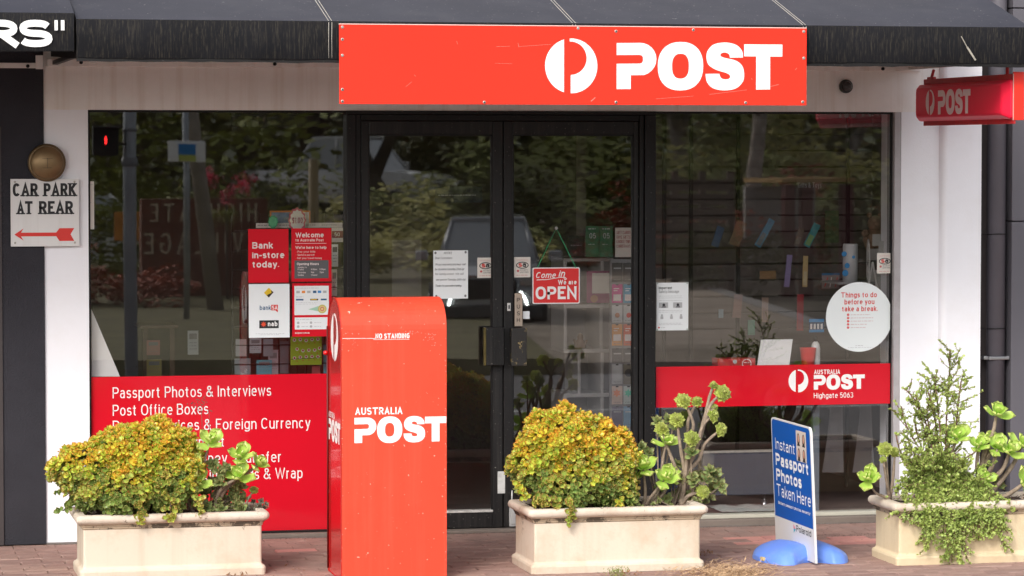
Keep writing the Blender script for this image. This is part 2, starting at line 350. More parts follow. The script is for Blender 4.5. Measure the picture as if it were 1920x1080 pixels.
class Panel:
    """a flat panel parallel to the shopfront measured from the photograph (pixels), with ink drawn on it"""
    def __init__(s, name, label, cat, p0, p1, Y, m, thick=.0015, group=None, bev=0, shape=None):
        s.Y = Y; cy = (p0[1] + p1[1]) / 2; cx = (p0[0] + p1[0]) / 2
        s.x0, s.x1 = at(p0[0], cy, Y).x, at(p1[0], cy, Y).x; s.z1, s.z0 = at(cx, p0[1], Y).z, at(cx, p1[1], Y).z
        s.root = thing(name, label, cat, ((s.x0 + s.x1) / 2, Y, s.z0), group)
        if shape: shape(s)
        else: box_part('sheet', (s.x0, Y, s.z0), (s.x1, Y + thick, s.z1), m, s.root, bev)
        s.pl = wallplace(Y); s.ink = {}
        s.px0, s.py0 = p0; s.kx = (s.x1 - s.x0) / (p1[0] - p0[0]); s.kz = (s.z1 - s.z0) / (p1[1] - p0[1])
    def P(s, px, py): return s.x0 + (px - s.px0) * s.kx, s.z1 - (py - s.py0) * s.kz
    def mb(s, m): return s.ink.setdefault(m.name, (m, MB()))[1]
    def text(s, t_, px, py, h, W, wt, m, **k):
        x, y = s.P(px, py); text(s.mb(m), t_, x, y, h * s.kz, W * s.kx, wt, s.pl, **k)
    def rect(s, a, b, c, d, m, l=0):
        (x0, y0), (x1, y1) = s.P(a, b), s.P(c, d); s.mb(m).poly([(x0, y1), (x1, y1), (x1, y0), (x0, y0)], s.pl, l - 8)
    def poly(s, pts, m, l=0): s.mb(m).poly([s.P(*p) for p in pts], s.pl, l - 8)
    def disc(s, px, py, r, m, l=0, ry=None): s.poly([(px + r * math.cos(a), py + (ry or r) * math.sin(a)) for a in [2 * math.pi * i / 20 for i in range(20)]], m, l)
    def line(s, pts, t, m): stroke(s.mb(m), [s.P(*p) for p in pts], t * s.kz, s.pl)
    def squig(s, px, py, W, h, m, seed=0):
        """a line too small to read: short dashes of word length"""
        rr = random.Random(seed + int(px * 7 + py)); x = px
        while x < px + W - 1:
            w = min(rr.uniform(2, 7), px + W - x); s.line([(x, py), (x + w, py)], h, m); x += w + 1.3
    def done(s, name='print'):
        for m, mb in s.ink.values():
            if mb.f: mb.build('lettering' if name == 'print' else name, m, s.root)
        return s.root
# ------------------------------------------------------------------ materials in use
white = mat('white_paint', (.88, .88, .92), .55, var=.02, bump=.25, bscale=90, dirt=((.66, .63, .60), .25, 3))
header = mat('header_paint', (.90, .87, .84), .6, var=.03, bump=.3, bscale=120, streak=((.62, .50, .40), .45, 14), dirt=((.70, .64, .58), .4, 2))
charcoal = mat('charcoal_render', (.030, .029, .036), .8, spec=.3, var=.12, bump=1.0, bscale=110)
blackmetal = mat('black_metal', (.009, .008, .008), .5, spec=.3, var=.2, vscale=6, speck=((.35, .33, .3), .6, 120), worn=((.10, .09, .08), .5, 14, .66))
doorpaint = mat('door_paint', (.010, .009, .009), .5, spec=.35, var=.2, vscale=8, streak=((.06, .055, .05), .5, 30), speck=((.4, .38, .34), .6, 100))
alu = mat('aluminium', (.52, .50, .52), .4, metal=.6, var=.05)
greyframe = mat('grey_frame', (.42, .40, .41), .5, var=.06, dirt=((.2, .17, .15), .5, 5))
concrete = mat('concrete', (.20, .165, .14), .9, var=.25, bump=.8, bscale=70, dirt=((.08, .06, .05), .6, 6))
canvas = mat('awning_canvas', (.040, .041, .055), .75, spec=.25, var=.10, vscale=2.5, bump=.15, bscale=200, speck=((.40, .38, .36), .55, 60), dirt=((.07, .07, .075), .35, 5))
valance = mat('valance_canvas', (.008, .008, .010), .7, spec=.15, var=.25, vscale=3, streak=((.085, .072, .052), .55, 150), bump=.1, bscale=150)
seamthread = mat('seam_thread', (.55, .52, .46), .8)
redsign = mat('red_sign_enamel', (.90, .035, .016), .55, var=.02, vscale=1.2, spec=.2)
whiteink = mat('white_ink', (.90, .89, .88), .5)
redvinyl = mat('red_vinyl', (.64, .002, .016), .6, var=.03, vscale=1, spec=.15, coat=1.0)
redpaper = mat('red_paper', (.66, .004, .018), .6, spec=.2, coat=.5)
blackink = mat('black_ink', (.012, .012, .014), .6)
greyink = mat('grey_ink', (.18, .18, .19), .6)
faintink = mat('faint_ink', (.45, .46, .47), .6)
redink = mat('red_ink', (.70, .03, .02), .5)
paper = mat('white_paper', (.84, .88, .89), .6, var=.02, coat=.4)
paper2 = mat('warm_paper', (.72, .68, .62), .6, var=.03)
steel = mat('steel', (.45, .45, .46), .3, metal=.9)
darkpipe = mat('dark_pipe', (.105, .098, .115), .5, var=.08)
darkpanel = mat('dark_panel', (.045, .035, .035), .6, var=.1)
greywall = mat('grey_cladding', (.105, .10, .117), .65, var=.06)
shopglass = glass('shop_glass', (1, 1, 1), 2.6)
glassback = glass('shop_glass_inner', (.99, .99, .99), 1.05)

# ------------------------------------------------------------------ key levels on the wall plane
zt = (zw(165, 206) + zw(1670, 210)) / 2           # top of the windows
zs = .045                                         # sill
X = dict(pl0=xw(84), wl=xw(167), wr=xw(650), dl=xw(692), dm=xw(943), dr=xw(1190), w2=xw(1229), w2r=xw(1673), fr=xw(1688), p1=xw(1759), p2=xw(1832))
ztop = 4.4
print('levels', zt, X)

# ------------------------------------------------------------------ the shop building
shop = thing('shop_building', 'white painted corner post office shopfront with black double doors between two big windows', 'building', (0, 0, 0))
zrail = zw(500, 120)
box_part('wall', (X['pl0'], 0, 0), (X['wl'], .35, zt), white, shop)
box_part('wall', (X['fr'], 0, 0), (X['p1'], .35, zt), white, shop)
box_part('wall', (X['pl0'], 0, zt), (X['p1'], .35, ztop), header, shop)
w_ = MB(); x0, x1 = X['p1'], X['p2']; n0 = len(w_.v)
prof = [(x0, .35), (x0, -.02)] + [(x0 + .035 - .035 * math.cos(R(a)), -.02 - .035 * math.sin(R(a))) for a in range(0, 91, 15)] + [(x1, -.055), (x1, .35)]
for a, b in zip(prof, prof[1:] + prof[:1]): w_.quad((*a, 0), (*b, 0), (*b, ztop), (*a, ztop), sm=False)
w_.build('wall', white, shop)
box_part('sill', (X['wl'], -.03, 0), (X['wr'], .34, .022), concrete, shop, .004)
box_part('sill', (X['w2'], -.05, 0), (X['fr'], .34, .040), concrete, shop, .006)
box_part('threshold', (X['wr'], -.06, 0), (X['w2'], .34, .018), concrete, shop, .004)
box_part('wall_rail', (X['pl0'] + .02, -.022, zw(500, 127)), (X['p1'] - .12, 0, zw(500, 113)), header, shop, .003)
for bx, by in ((152, 117), (515, 120), (1655, 129)):
    q = MB(); c = at(bx, by, -.022); q.lathe([(.010, 0), (.010, .008), (.004, .012)], c, 'Y', 10); q.build('bolt', blackmetal, shop)

# room behind the glass
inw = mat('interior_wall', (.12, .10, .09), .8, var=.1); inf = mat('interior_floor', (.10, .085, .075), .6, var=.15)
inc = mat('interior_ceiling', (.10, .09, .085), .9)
xl, xr, yb = X['pl0'] - .5, X['p2'] - .1, 3.6
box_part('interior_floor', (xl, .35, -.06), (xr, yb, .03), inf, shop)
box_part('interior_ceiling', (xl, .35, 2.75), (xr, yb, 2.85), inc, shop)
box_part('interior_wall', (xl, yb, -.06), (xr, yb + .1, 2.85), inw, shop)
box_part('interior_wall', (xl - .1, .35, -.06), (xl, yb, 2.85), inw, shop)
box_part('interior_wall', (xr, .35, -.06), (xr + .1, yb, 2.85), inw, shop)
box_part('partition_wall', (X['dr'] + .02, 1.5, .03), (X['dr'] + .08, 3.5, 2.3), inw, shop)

GY = .05                                            # the glass line
def window(xa, xb, za, zb, frames, gname='window'):
    f = MB()
    for a, b in frames: f.box(a, b, .003)
    fr = f.build(gname, blackmetal, shop)
    g = MB(); g.box((xa, GY, za), (xb, GY + .006, zb)); g.mi = [0 if i == 2 else 1 for i in range(6)]; g.build('glass_pane', [shopglass, glassback], fr)
    return fr
e = .012
window(X['wl'] + e, X['wr'], .035, zt - e, [((X['wl'], .02, .022), (X['wr'], .09, .035)), ((X['wl'], .02, zt - e), (X['wr'], .09, zt)), ((X['wl'], .02, .035), (X['wl'] + e, .09, zt - e))])
w2f = window(X['w2'], X['w2r'], .062, zt - e, [((X['w2'], .02, zt - e), (X['w2r'], .09, zt))])
box_part('bottom_frame', (X['w2'], .0, .040), (X['w2r'], .09, .062), mat('sill_metal', (.52, .50, .42), .4, var=.1), w2f, .003)
box_part('side_frame', (X['w2r'] + .010, .002, .040), (X['fr'], .09, zt), greyframe, w2f, .003)
box_part('side_frame', (xw(1662, .1), .062, .062), (X['w2r'], .10, zt - e), mat('inner_frame', (.30, .29, .30), .5), w2f, .003)
box_part('side_frame', (X['w2r'] + .003, .034, .040), (X['w2r'] + .008, .09, zt), blackmetal, w2f)

# door surround: black jambs, head
zd = zw(920, 252); zh = zw(940, 226)
for a, b in ((650, 667), (667.5, 677), (1199, 1207), (1208, 1228.5)): box_part('door_jamb', (xw(a), -.012 if a in (650, 1208) else .0, .018), (xw(b), .11, zt - .021), blackmetal, shop, .004)
box_part('door_head', (X['wr'], -.012, zt - .02), (X['w2'], .11, zt), blackmetal, shop, .003); box_part('door_head', (xw(678), .004, zh), (xw(1198), .10, zt - .022), blackmetal, shop, .003)
def door(name_label, xa, xb, ga, gb):
    """xa..xb leaf, ga..gb glass"""
    z0, z1, gz0 = .022, zh - .004, zw(900, 957)
    f = MB(); y0, y1 = .012, .072
    f.box((xa, y0, z0), (ga, y1, z1), .004); f.box((gb, y0, z0), (xb, y1, z1), .004)
    f.box((ga, y0, zd), (gb, y1, z1), .004); f.box((ga, y0, z0), (gb, y1, gz0 - .012), .004)
    d = f.build('door', doorpaint, shop); d['label'] = name_label
    g = MB(); g.box((ga, .040, gz0), (gb, .046, zd)); g.mi = [0 if i == 2 else 1 for i in range(6)]; g.build('glass_pane', [shopglass, glassback], d)
    box_part('glazing_bead', (ga, .006, gz0 - .012), (gb, y1, gz0), mat('bead_white', (.62, .60, .57), .5, var=.1, dirt=((.1, .09, .08), .8, 20)), d, .002)
    bead = MB()
    for p, q in (((ga, zd - .008), (gb, zd)), ((ga, gz0), (ga + .006, zd)), ((gb - .006, gz0), (gb, zd))): bead.box((p[0], .022, p[1]), (q[0], .040, q[1]))
    bead.build('glazing_bead', blackmetal, d)
    return d
xm = xw(944.5)
dA = door('left door leaf of the black double doors', xw(678), xm - .003, xw(693), xw(925))
dB = door('right door leaf of the black double doors', xm + .003, xw(1198), xw(963), xw(1189))
wornblack = mat('worn_black', (.018, .016, .014), .55, worn=((.42, .31, .13), 1, 16, .60), bump=.4, bscale=40)
brassedge = mat('aged_brass_edge', (.13, .10, .03), .45, metal=.5, var=.3, vscale=20)
c0, c1 = at(907, 614, -.03), at(944, 685, -.03)
h = MB(); h.box((c0.x + .012, -.045, c1.z), (xm - .008, -.004, c0.z), .004)
for i in range(6): h.box((c0.x + .05 + i * .009, -.047, c1.z + .004), (c0.x + .054 + i * .009, -.045, c0.z - .004))
h.box((c0.x + .03, -.004, c1.z + .03), (xm - .03, .012, c0.z - .03)); hh = h.build('door_handle', doorpaint, dA)
box_part('edge_strip', (c0.x, -.043, c1.z), (c0.x + .012, -.006, c0.z), brassedge, hh, .003)
c0, c1 = at(958, 615, -.03), at(987, 686, -.03)
h = MB(); h.box((c0.x, -.045, c1.z), (c1.x, -.004, c0.z), .005); h.box((c0.x + .02, -.004, c1.z + .03), (c1.x - .04, .012, c0.z - .03)); h.build('door_handle', wornblack, dB)
c0, c1 = at(933, 884, .01), at(947, 925, .01)
box_part('repair_patch', (c0.x, .008, c1.z), (c1.x, .012, c0.z), mat('patch_white', (.62, .62, .60), .5, var=.1, dirt=((.3, .3, .3), .6, 30)), dA, .0015)
c0, c1 = at(955, 941, .0), at(969, 987, .0)
q = MB(); q.box((c0.x, -.002, c1.z), (c1.x, .012, c0.z), .003); q.box((c0.x + .010, -.010, c1.z + .015), (c1.x - .012, -.002, c0.z - .012), .002)
cc = at(960, 927, -.008); q.tube([(cc.x, -.008, cc.z + .022), (cc.x, -.008, c0.z - .02)], .0045, 8); q.build('door_bolt', mat('zinc', (.55, .55, .54), .45, metal=.3, var=.1), dB)
c0, c1 = at(951, 568, .01), at(957.5, 583, .01)
q = MB(); q.box((c0.x, .007, c1.z), (c1.x, .012, c0.z), .002); q.build('lock', mat('lock_pale', (.6, .6, .58), .4), dB)
q = MB(); q.box((c0.x + .006, .005, c1.z + .012), (c1.x - .006, .007, c0.z - .012)); q.build('lock_slot', blackink, dB)

# ------------------------------------------------------------------ neighbours
nl = thing('charcoal_building', 'charcoal rendered building wall at the far left beside the white pier', 'building', (X['pl0'] - 1, -.012, 0))
box_part('wall', (-7.5, -.012, 0), (X['pl0'], .35, ztop), charcoal, nl)
c = at(52, 124, -.03)
box_part('wall_rail', (-7.5, -.03, zw(40, 128)), (X['pl0'] - .03, -.012, zw(40, 118)), header, nl, .003)
q = MB(); q.lathe([(.010, 0), (.010, .008), (.004, .012)], c, 'Y', 10); q.build('bolt', blackmetal, nl)
box_part('corner_strip', (xw(0) - .02, -.022, 0), (xw(4), -.012, 2.3), darkpanel, nl)

nr = thing('grey_building', 'grey clad building at the far right behind the dark downpipe', 'building', (X['p2'] + .5, .0, 0))
box_part('recess_wall', (X['p2'] + .001, .30, 0), (xw(1900, .3), .45, 6), darkpanel, nr)
box_part('corner_strip', (xw(1836, .1), .10, 0), (xw(1853, .1), .30, 6), darkpanel, nr, .004)
box_part('corner_strip', (xw(1855, .05), .05, 0), (xw(1862, .05), .30, 6), greywall, nr, .004)
for i, (a, b) in enumerate(((0, 1.75), (1.757, 3.0), (3.007, 3.9), (3.907, 6))):
    box_part('wall_panel', (xw(1896, -.03), -.03, a), (xw(1896, -.03) + 2.5, .30, b), greywall, nr, .003)
dpx = xw(1877, -.05)
dp = thing('drain_pipe', 'dark grey round downpipe clipped beside the grey wall at the right', 'downpipe', (dpx, 0, 0))
q = MB(); q.tube([(dpx, .03, .0), (dpx, .03, 6)], .052, 20); q.build('pipe', darkpipe, dp)
for py in (440, 617):
    z_ = zw(1877, py); q = MB(); q.tube([(dpx + .056 * math.cos(R(a)), .03 + .056 * math.sin(R(a)), z_ - .004 * math.sin(R(a))) for a in range(0, 361, 20)], .003, 6, False)
    q.tube([(dpx - .06, .03, z_), (dpx - .10, .08, z_ + .005)], .003, 6); q.build('clip_ring', blackmetal, dp)
z_ = zw(1877, 671); q = MB(); q.box((dpx - .062, -.03, z_ - .009), (dpx + .062, .09, z_ + .009), .003); q.box((dpx - .085, .0, z_ - .010), (dpx - .06, .05, z_ + .010), .003); q.box((dpx + .06, .0, z_ - .010), (dpx + .085, .05, z_ + .010), .003)
q.build('bracket', steel, dp)
# upper storey things seen over the awning at the right
box_part('upper_panel', (xw(1855, .2), .22, 3.2), (xw(1862, .2), .29, 6), steel, nr)

# ------------------------------------------------------------------ awnings
AY = -1.72
zA1 = (zw(145, 29, AY) + zw(1505, 51, AY) + zw(1850, 53, AY)) / 3
zA0 = (zw(400, 109, AY) + zw(1600, 121, AY)) / 2
xa, xb = xw(143, AY, 60), xw(1932, AY, 60)
print('awning z', zA1, zA0, zw(145, 29, AY), zw(1505, 51, AY), zw(1850, 53, AY), zw(400, 109, AY), zw(1600, 121, AY))
rise = 1.72 * math.tan(R(16))
def awning(root, x0, x1, seams, z1, z0, sag=.006):
    xs = [x0] + seams + [x1]
    for i in range(len(xs) - 1):
        a, b = xs[i], xs[i + 1]; q = MB(); NX, NY = 14, 8
        for k in range(NY + 1):
            for j in range(NX + 1):
                u, v = j / NX, k / NY
                s_ = -sag * 2.2 * math.sin(math.pi * u) * math.sin(math.pi * v)
                q.v.append((a + (b - a) * u, AY * (1 - v), z1 + rise * v + s_))
        for k in range(NY):
            for j in range(NX):
                o_ = k * (NX + 1) + j; q.f.append((o_, o_ + 1, o_ + NX + 2, o_ + NX + 1)); q.mi.append(0); q.sm.append(True)
        q.build('canopy_panel', canvas, root)
        q = MB(); NX = 24
        for j in range(NX + 1):
            u = j / NX; x = a + (b - a) * u; w = .0025 * math.sin(x * 9) + .0015 * math.sin(x * 31)
            for z_, y_ in ((z1, 0), (z1 - .008, -.006), ((z1 + z0) / 2, .002 + w), (z0 + .01, -.004 + w), (z0 + w, .002)):
                q.v.append((x, AY + y_, z_))
        for j in range(NX):
            for k in range(4): o_ = j * 5 + k; q.f.append((o_, o_ + 1, o_ + 6, o_ + 5)); q.mi.append(0); q.sm.append(True)
        q.build('valance', valance, root)
    q = MB(); q.box((x0 + .01, AY + .06, z1 - .035), (x1 - .01, -.03, z1 - .031)); o_ = q.build('bounce_sheet', mat('bounce_cloth', (.62, .58, .54), .9), root)  # unseen pale sheet added to bounce ground light up onto the header
    for s_ in seams:
        for dx in (-.008, .008):
            q = MB()
            q.tube([(s_ + dx, AY * (1 - v) , z1 + rise * v + .002) for v in (0, .5, 1)], .0012, 5); q.tube([(s_ + dx, AY - .0075, z1 - .006), (s_ + dx, AY - .002, (z1 + z0) / 2), (s_ + dx, AY - .006, z0 + .01)], .0012, 5)
            q.build('seam', seamthread, root)
aw = thing('shop_awning', 'long faded black canvas awning over the post office behind the red board', 'awning', ((xa + xb) / 2, 0, zA0))
awning(aw, xa, xb, [xw(619, AY, 60), xw(1076, AY, 60), xw(1508, AY, 60)], zA1, zA0)
lip = MB()
for i in range(60):
    x = xa + (xb - xa) * i / 59; lip.v += [(x, AY + .004, zA0 + .004), (x, AY + .004, zA0 - .012 - random.random() * .006)]
for i in range(59): lip.f.append((2 * i, 2 * i + 1, 2 * i + 3, 2 * i + 2)); lip.mi.append(0); lip.sm.append(False)
lip.build('hem', blackmetal, aw)
fr_ = mat('awning_frame_paint', (.62, .58, .54), .6, var=.08, dirt=((.3, .22, .15), .5, 8))
box_part('side_arm', (xw(1697), -1.70, zrail - .012), (xw(1697) + .028, -.03, zrail + .012), fr_, aw, .003)
box_part('side_arm', (xa + .006, -1.70, zrail - .012), (xa + .036, -.03, zrail + .012), blackmetal, aw, .003)
box_part('front_rail', (xa + .04, AY + .02, zA0 + .005), (xb - .02, AY + .05, zA0 + .035), fr_, aw, .003)
for px in (515, 1100): box_part('bracket', (xw(px) - .025, -.03, zrail + .01), (xw(px) + .025, -.022, zrail + .05), fr_, aw, .002)
for x_ in (xa, xb):                       # cloth ends of the awning
    q = MB(); q.quad((x_, AY, zA0), (x_, AY, zA1), (x_, 0, zA1 + rise), (x_, 0, zA0 + .06)); q.build('end_panel', valance, aw)
q = MB()
for a, b, t_ in (((1802, 68), (1814, 90), .0045), ((1813, 88), (1829, 113), .010)):
    p0, p1 = at(*a, AY - .006), at(*b, AY - .006); stroke(q, [(p0.x, p0.z), (p1.x, p1.z)], t_, wallplace(AY - .007))
q.build('scuff', mat('scuff', (.34, .31, .26), .8, var=.3, vscale=60), aw)

aw2 = thing('neighbour_awning', 'black canvas awning at the upper left with large white letters', 'awning', (xa - 2, 0, zA0))
z1b, z0b = zw(100, 24, AY), zw(70, 97, AY)
awning(aw2, xa - 4.5, xw(139, AY, 60), [], z1b, z0b)
xe = xw(139, AY, 60)
q = MB(); q.quad((xe, AY, z0b), (xe, AY, z1b), (xe, 0, z1b + rise), (xe, 0, z0b + .06)); q.build('end_panel', valance, aw2)
q = MB(); pl = wallplace(AY - .008)
for s_, l_, r_ in (('S', 35, 98), ('R', -31, 34)):
    p0 = at(l_, 88, AY); p1 = at(r_, 88, AY); text(q, s_, p0.x, p0.z, p0.z and (at(60, 36, AY).z - at(60, 87, AY).z), p1.x - p0.x, .25, pl)
for l_, r_ in ((102, 108), (114, 120.5)):
    p0, p1 = at(l_, 57, AY), at(r_, 38, AY); q.poly([(p0.x, p0.z), (p1.x, p0.z), (p1.x, p1.z), (p0.x, p1.z)], pl)
q.build('lettering', whiteink, aw2)
box_part('bracket', (xw(76) - .02, -.05, zw(76, 130)), (xw(76) + .02, -.03, zw(76, 104)), header, aw2, .002)

# ------------------------------------------------------------------ the red board with screws
SY = AY - .03
c0 = at(636, 43.5, SY); c1 = at(1512, 197, SY); ct = (at(636, 43.5, SY).z + at(1512, 55, SY).z) / 2; cb = (at(636, 193, SY).z + at(1512, 199.5, SY).z) / 2
print('board', at(636, 43.5, SY).z, at(1512, 55, SY).z, at(636, 193, SY).z, at(1512, 199.5, SY).z)
bd = thing('fascia_sign', 'long bright red sign board with white emblem and lettering fixed to the awning front', 'sign', ((c0.x + c1.x) / 2, SY, cb))
scr = mat('scratch_pale', (.93, .25, .20), .5)
box_part('board', (c0.x, SY, cb), (c1.x, SY + .005, ct), redsign, bd, .001)
q = MB(); q.box((c0.x, SY + .004, ct), (c1.x, SY + .02, ct + .004)); q.build('edge_trim', mat('edge_pale', (.75, .6, .55), .5), bd)
pl = wallplace(SY); q = MB()
def bp(px, py):                                     # board pixel -> plane, with the board held level
    p = at(px, py, SY); tl = at(px, 43.5 + (px - 636) / 876 * 11.5, SY).z; bl = at(px, 193 + (px - 636) / 876 * 6.5, SY).z
    return p.x, cb + (p.z - bl) / (tl - bl) * (ct - cb)
x0_, y0_ = bp(1156, 167.5); x1_, _ = bp(1466.5, 170); yh_ = bp(1156, 81)[1]
post_word(q, x0_, y0_, (yh_ - y0_) * 1.0, x1_ - x0_, pl)
ex, ey = bp(1071, 123.5); emblem(q, ex, ey, bp(1120, 123)[0] - ex, bp(1071, 72)[1] - ey, pl)
q.build('lettering', whiteink, bd)
screwm = mat('screw_metal', (.45, .42, .38), .4, metal=.6); dark = mat('hole_dark', (.03, .02, .02), .8)
for i, (px, py) in enumerate([(642, 49), (642, 72), (642, 102), (642, 166), (642, 188), (908, 191), (1084, 53), (1155, 59), (1155, 192), (1398, 194), (1505, 193), (1507, 61), (1507, 111), (1300, 57)]):
    x_, z_ = bp(px, py); q = MB()
    q.lathe([(.0085, 0), (.0085, .002), (.005, .0045)], (x_, SY, z_), 'Y', 12)
    s_ = q.build('screw', screwm, bd)
    if i not in (0, 2, 6, 11, 12):
        q = MB(); q.lathe([(.0035, 0), (.0035, .001)], (x_, SY - .0045, z_), 'Y', 8); q.build('screw_slot', dark, s_)
q = MB()
for a, b, t_ in (((930, 87), (956, 86), .0012), ((972, 87), (1033, 83), .0012), ((928, 118), (960, 119), .001), ((971, 80), (973, 88), .0015), ((856, 76), (858, 82), .002), ((1108, 190), (1116, 183), .004), ((1440, 165), (1460, 160), .002), ((777, 139), (779, 142), .002), ((1491, 133), (1494, 129), .002), ((760, 162), (772, 152), .0012), ((1330, 178), (1400, 170), .0015), ((1230, 186), (1300, 181), .0012), ((1409, 148), (1410, 151), .002)):
    stroke(q, [bp(*a), bp(*b)], t_, pl)
q.build('scratch', scr, bd)

# ------------------------------------------------------------------ hanging light box sign, square to the wall
HX = xw(1746, -.15 - .0)                     # plate plane
hx = HX
ya, yb_ = -.20, -1.60
zt0 = at(1726, 149, ya).z; zb0 = at(1726, 236, ya).z
print('hang', hx, zt0, zb0)
redlamp = mat('red_lightbox', (.80, .015, .05), .4, var=.04, vscale=2, spec=.3)
redflange = mat('red_flange', (.42, .015, .02), .5, var=.15, vscale=10)
# place so the outer end falls at pixel 1905
def px_of(P):
    d = P - CAM; return 960 + FPX * d.dot(_R) / d.dot(_F), 540 - FPX * d.dot(_U) / d.dot(_F)
lo, hi = 4.0 - 2, 6.0
for _ in range(40):
    hx = (lo + hi) / 2
    if px_of(Vector((hx, ya, 2.3)))[0] < 1732: lo = hx
    else: hi = hx
print('hx', hx, px_of(Vector((hx, yb_, 2.3))))
hg = thing('hanging_sign', 'red light box sign hung square to the wall under the right end of the awning', 'sign', (hx, (ya + yb_) / 2, zb0))
m0, m1 = zb0 + .035, zt0 - .04
box_part('flange_plate', (hx - .006, yb_ - .01, zb0), (hx + .006, ya - .01, zt0), redflange, hg, .002)
for sgn in (-1, 1):
    q = MB(); t_ = .05
    def ring(x, iy, iz):
        y0_, y1_, z0_, z1_ = yb_ + iy, ya - iy + .04, m0 + iz - .01, m1 - iz + .01; r_ = .02; out = []
        for cy_, cz_, a0 in ((y1_ - r_, z1_ - r_, 0), (y0_ + r_, z1_ - r_, 90), (y0_ + r_, z0_ + r_, 180), (y1_ - r_, z0_ + r_, 270)):
            for k in range(4): a = R(a0 + 30 * k); out.append((x, cy_ + r_ * math.cos(a), cz_ + r_ * math.sin(a)))
        return out
    rings = [ring(hx + sgn * .006, 0, 0), ring(hx + sgn * .02, .003, .003), ring(hx + sgn * .05, .045, .022), ring(hx + sgn * .056, .06, .034)]
    for a, b in zip(rings, rings[1:]):
        for k in range(16): j = (k + 1) % 16; q.quad(a[k], a[j], b[j], b[k], sm=False)
    q.quad(*rings[-1]); q.build('moulded_face', redlamp, hg)
q = MB(); q.box((hx - .010, yb_ - .016, zb0 + .02), (hx + .050, yb_ - .004, zt0 + .01), .003); q.build('end_cap', mat('end_cap_red', (.80, .03, .015), .4, var=.05), hg)
q = MB(); q.box((hx - .012, yb_ - .018, zb0 + .02), (hx - .009, yb_ - .012, zt0)); q.build('edge_trim', mat('edge_pale2', (.6, .4, .35), .5), hg)
q = MB(); q.tube([(hx, ya - .12, zt0), (hx, ya - .16, zt0 + .05)], .009, 6); q.box((hx - .012, ya - .17, zt0 - .002), (hx + .012, ya - .08, zt0 + .012), .003); q.build('hanger', redflange, hg)
q = MB(); q.tube([(hx, yb_ + .1, zt0 - .002), (hx, yb_ + .1, zrail)], .009, 6); q.build('hanger', redflange, hg)
for k in range(3):
    q = MB(); q.lathe([(.006, 0), (.003, .003)], (0, 0, 0), 'Z', 8)
fx = hx - .0565
pl = lambda u, v, l: (fx - .001 - l * .00006, u * -1, v)      # u grows away from the wall
faded = mat('faded_white_ink', (.88, .70, .70), .6)
q = MB(); zc = (m0 + m1) / 2; H_ = .145
def u_px(px):
    lo, hi = .1, 1.7
    for _ in range(30):
        m_ = (lo + hi) / 2
        if px_of(Vector((fx, -m_, zc)))[0] < px: lo = m_
        else: hi = m_
    return lo
u0, u1, e0, e1_ = u_px(1759), u_px(1820), u_px(1736), u_px(1752.5)
post_word(q, u0, zc - .070, .135, u1 - u0, pl); emblem(q, (e0 + e1_) / 2, zc, (e1_ - e0) / 2, .072, pl); q.build('lettering', faded, hg)

# ------------------------------------------------------------------ small fixtures on the wall
cc = at(1585, 162, -.0)
t = thing('security_camera', 'small dark dome camera on the white header right of the red board', 'camera', cc)
q = MB(); q.lathe([(.040, 0), (.040, .018), (.036, .024)], cc, 'Y', 20); q.build('base', mat('dark_plastic', (.03, .03, .03), .4), t)
q = MB(); q.lathe([(.030, .024), (.028, .040), (.018, .052), (.006, .057)], cc, 'Y', 20); q.build('dome', mat('dome', (.05, .045, .045), .12), t)

cc = at(87, 305, -.012)
t = thing('bulkhead_lamp', 'round aged brass wall lamp above the car park sign', 'lamp', cc)
brass = mat('aged_brass', (.17, .115, .06), .48, metal=.75, var=.15, vscale=6)
q = MB(); q.lathe([(.103, 0), (.104, .03), (.099, .04), (.093, .042)], cc, 'Y', 40); q.build('rim', brass, t)
q = MB(); q.lathe([(.092, .040), (.089, .05), (.075, .063), (.05, .073), (.02, .079), (.004, .080)], cc, 'Y', 40); q.build('dome', mat('brushed_brass', (.24, .16, .08), .40, metal=.6, var=.2, vscale=8), t)
q = MB()
for v in (-.028, .022): q.tube([(cc.x + u, cc.y - .0805 + (u * u + v * v) * 4.0, cc.z + v) for u in (-.07, -.045, -.02, 0, .02, .045, .07)], .0014, 5)
q.tube([(cc.x, cc.y - .081 + v * v * 4.0, cc.z + v) for v in (-.03, -.015, 0, .015, .025)], .0014, 5)
q.build('wire_guard', mat('lamp_line', (.06, .04, .02), .5), t)

P = Panel('car_park_sign', 'white metal sign reading car park at rear over a red arrow pointing left', 'sign', (20, 335.5), (148.5, 462), -.03, mat('sign_white', (.74, .73, .72), .45, var=.03, streak=((.5, .47, .42), .3, 20)), .006, bev=.001)
for s_, px, W_, py in (('CAR', 24, 47, 368), ('PARK', 82, 61, 368), ('AT', 32, 29, 401.5), ('REAR', 73, 64, 401.5)):
    P.text(s_, px, py, 24.5, W_, .20, blackink, gap=.09, serif=True)
P.poly([(26.5, 439.5), (44, 428), (39, 436), (105, 436), (111, 428), (139, 428), (132, 439.5), (139, 452), (111, 452), (105, 443), (39, 443), (44, 451)], redink)
P.done()
for px, py in ((28, 341), (140, 341), (28, 455), (140, 455)):
    q = MB(); a, b = P.P(px, py); q.lathe([(.006, 0), (.006, .002), (.003, .003)], (a, -.03, b), 'Y', 10); q.build('screw', screwm, P.root)
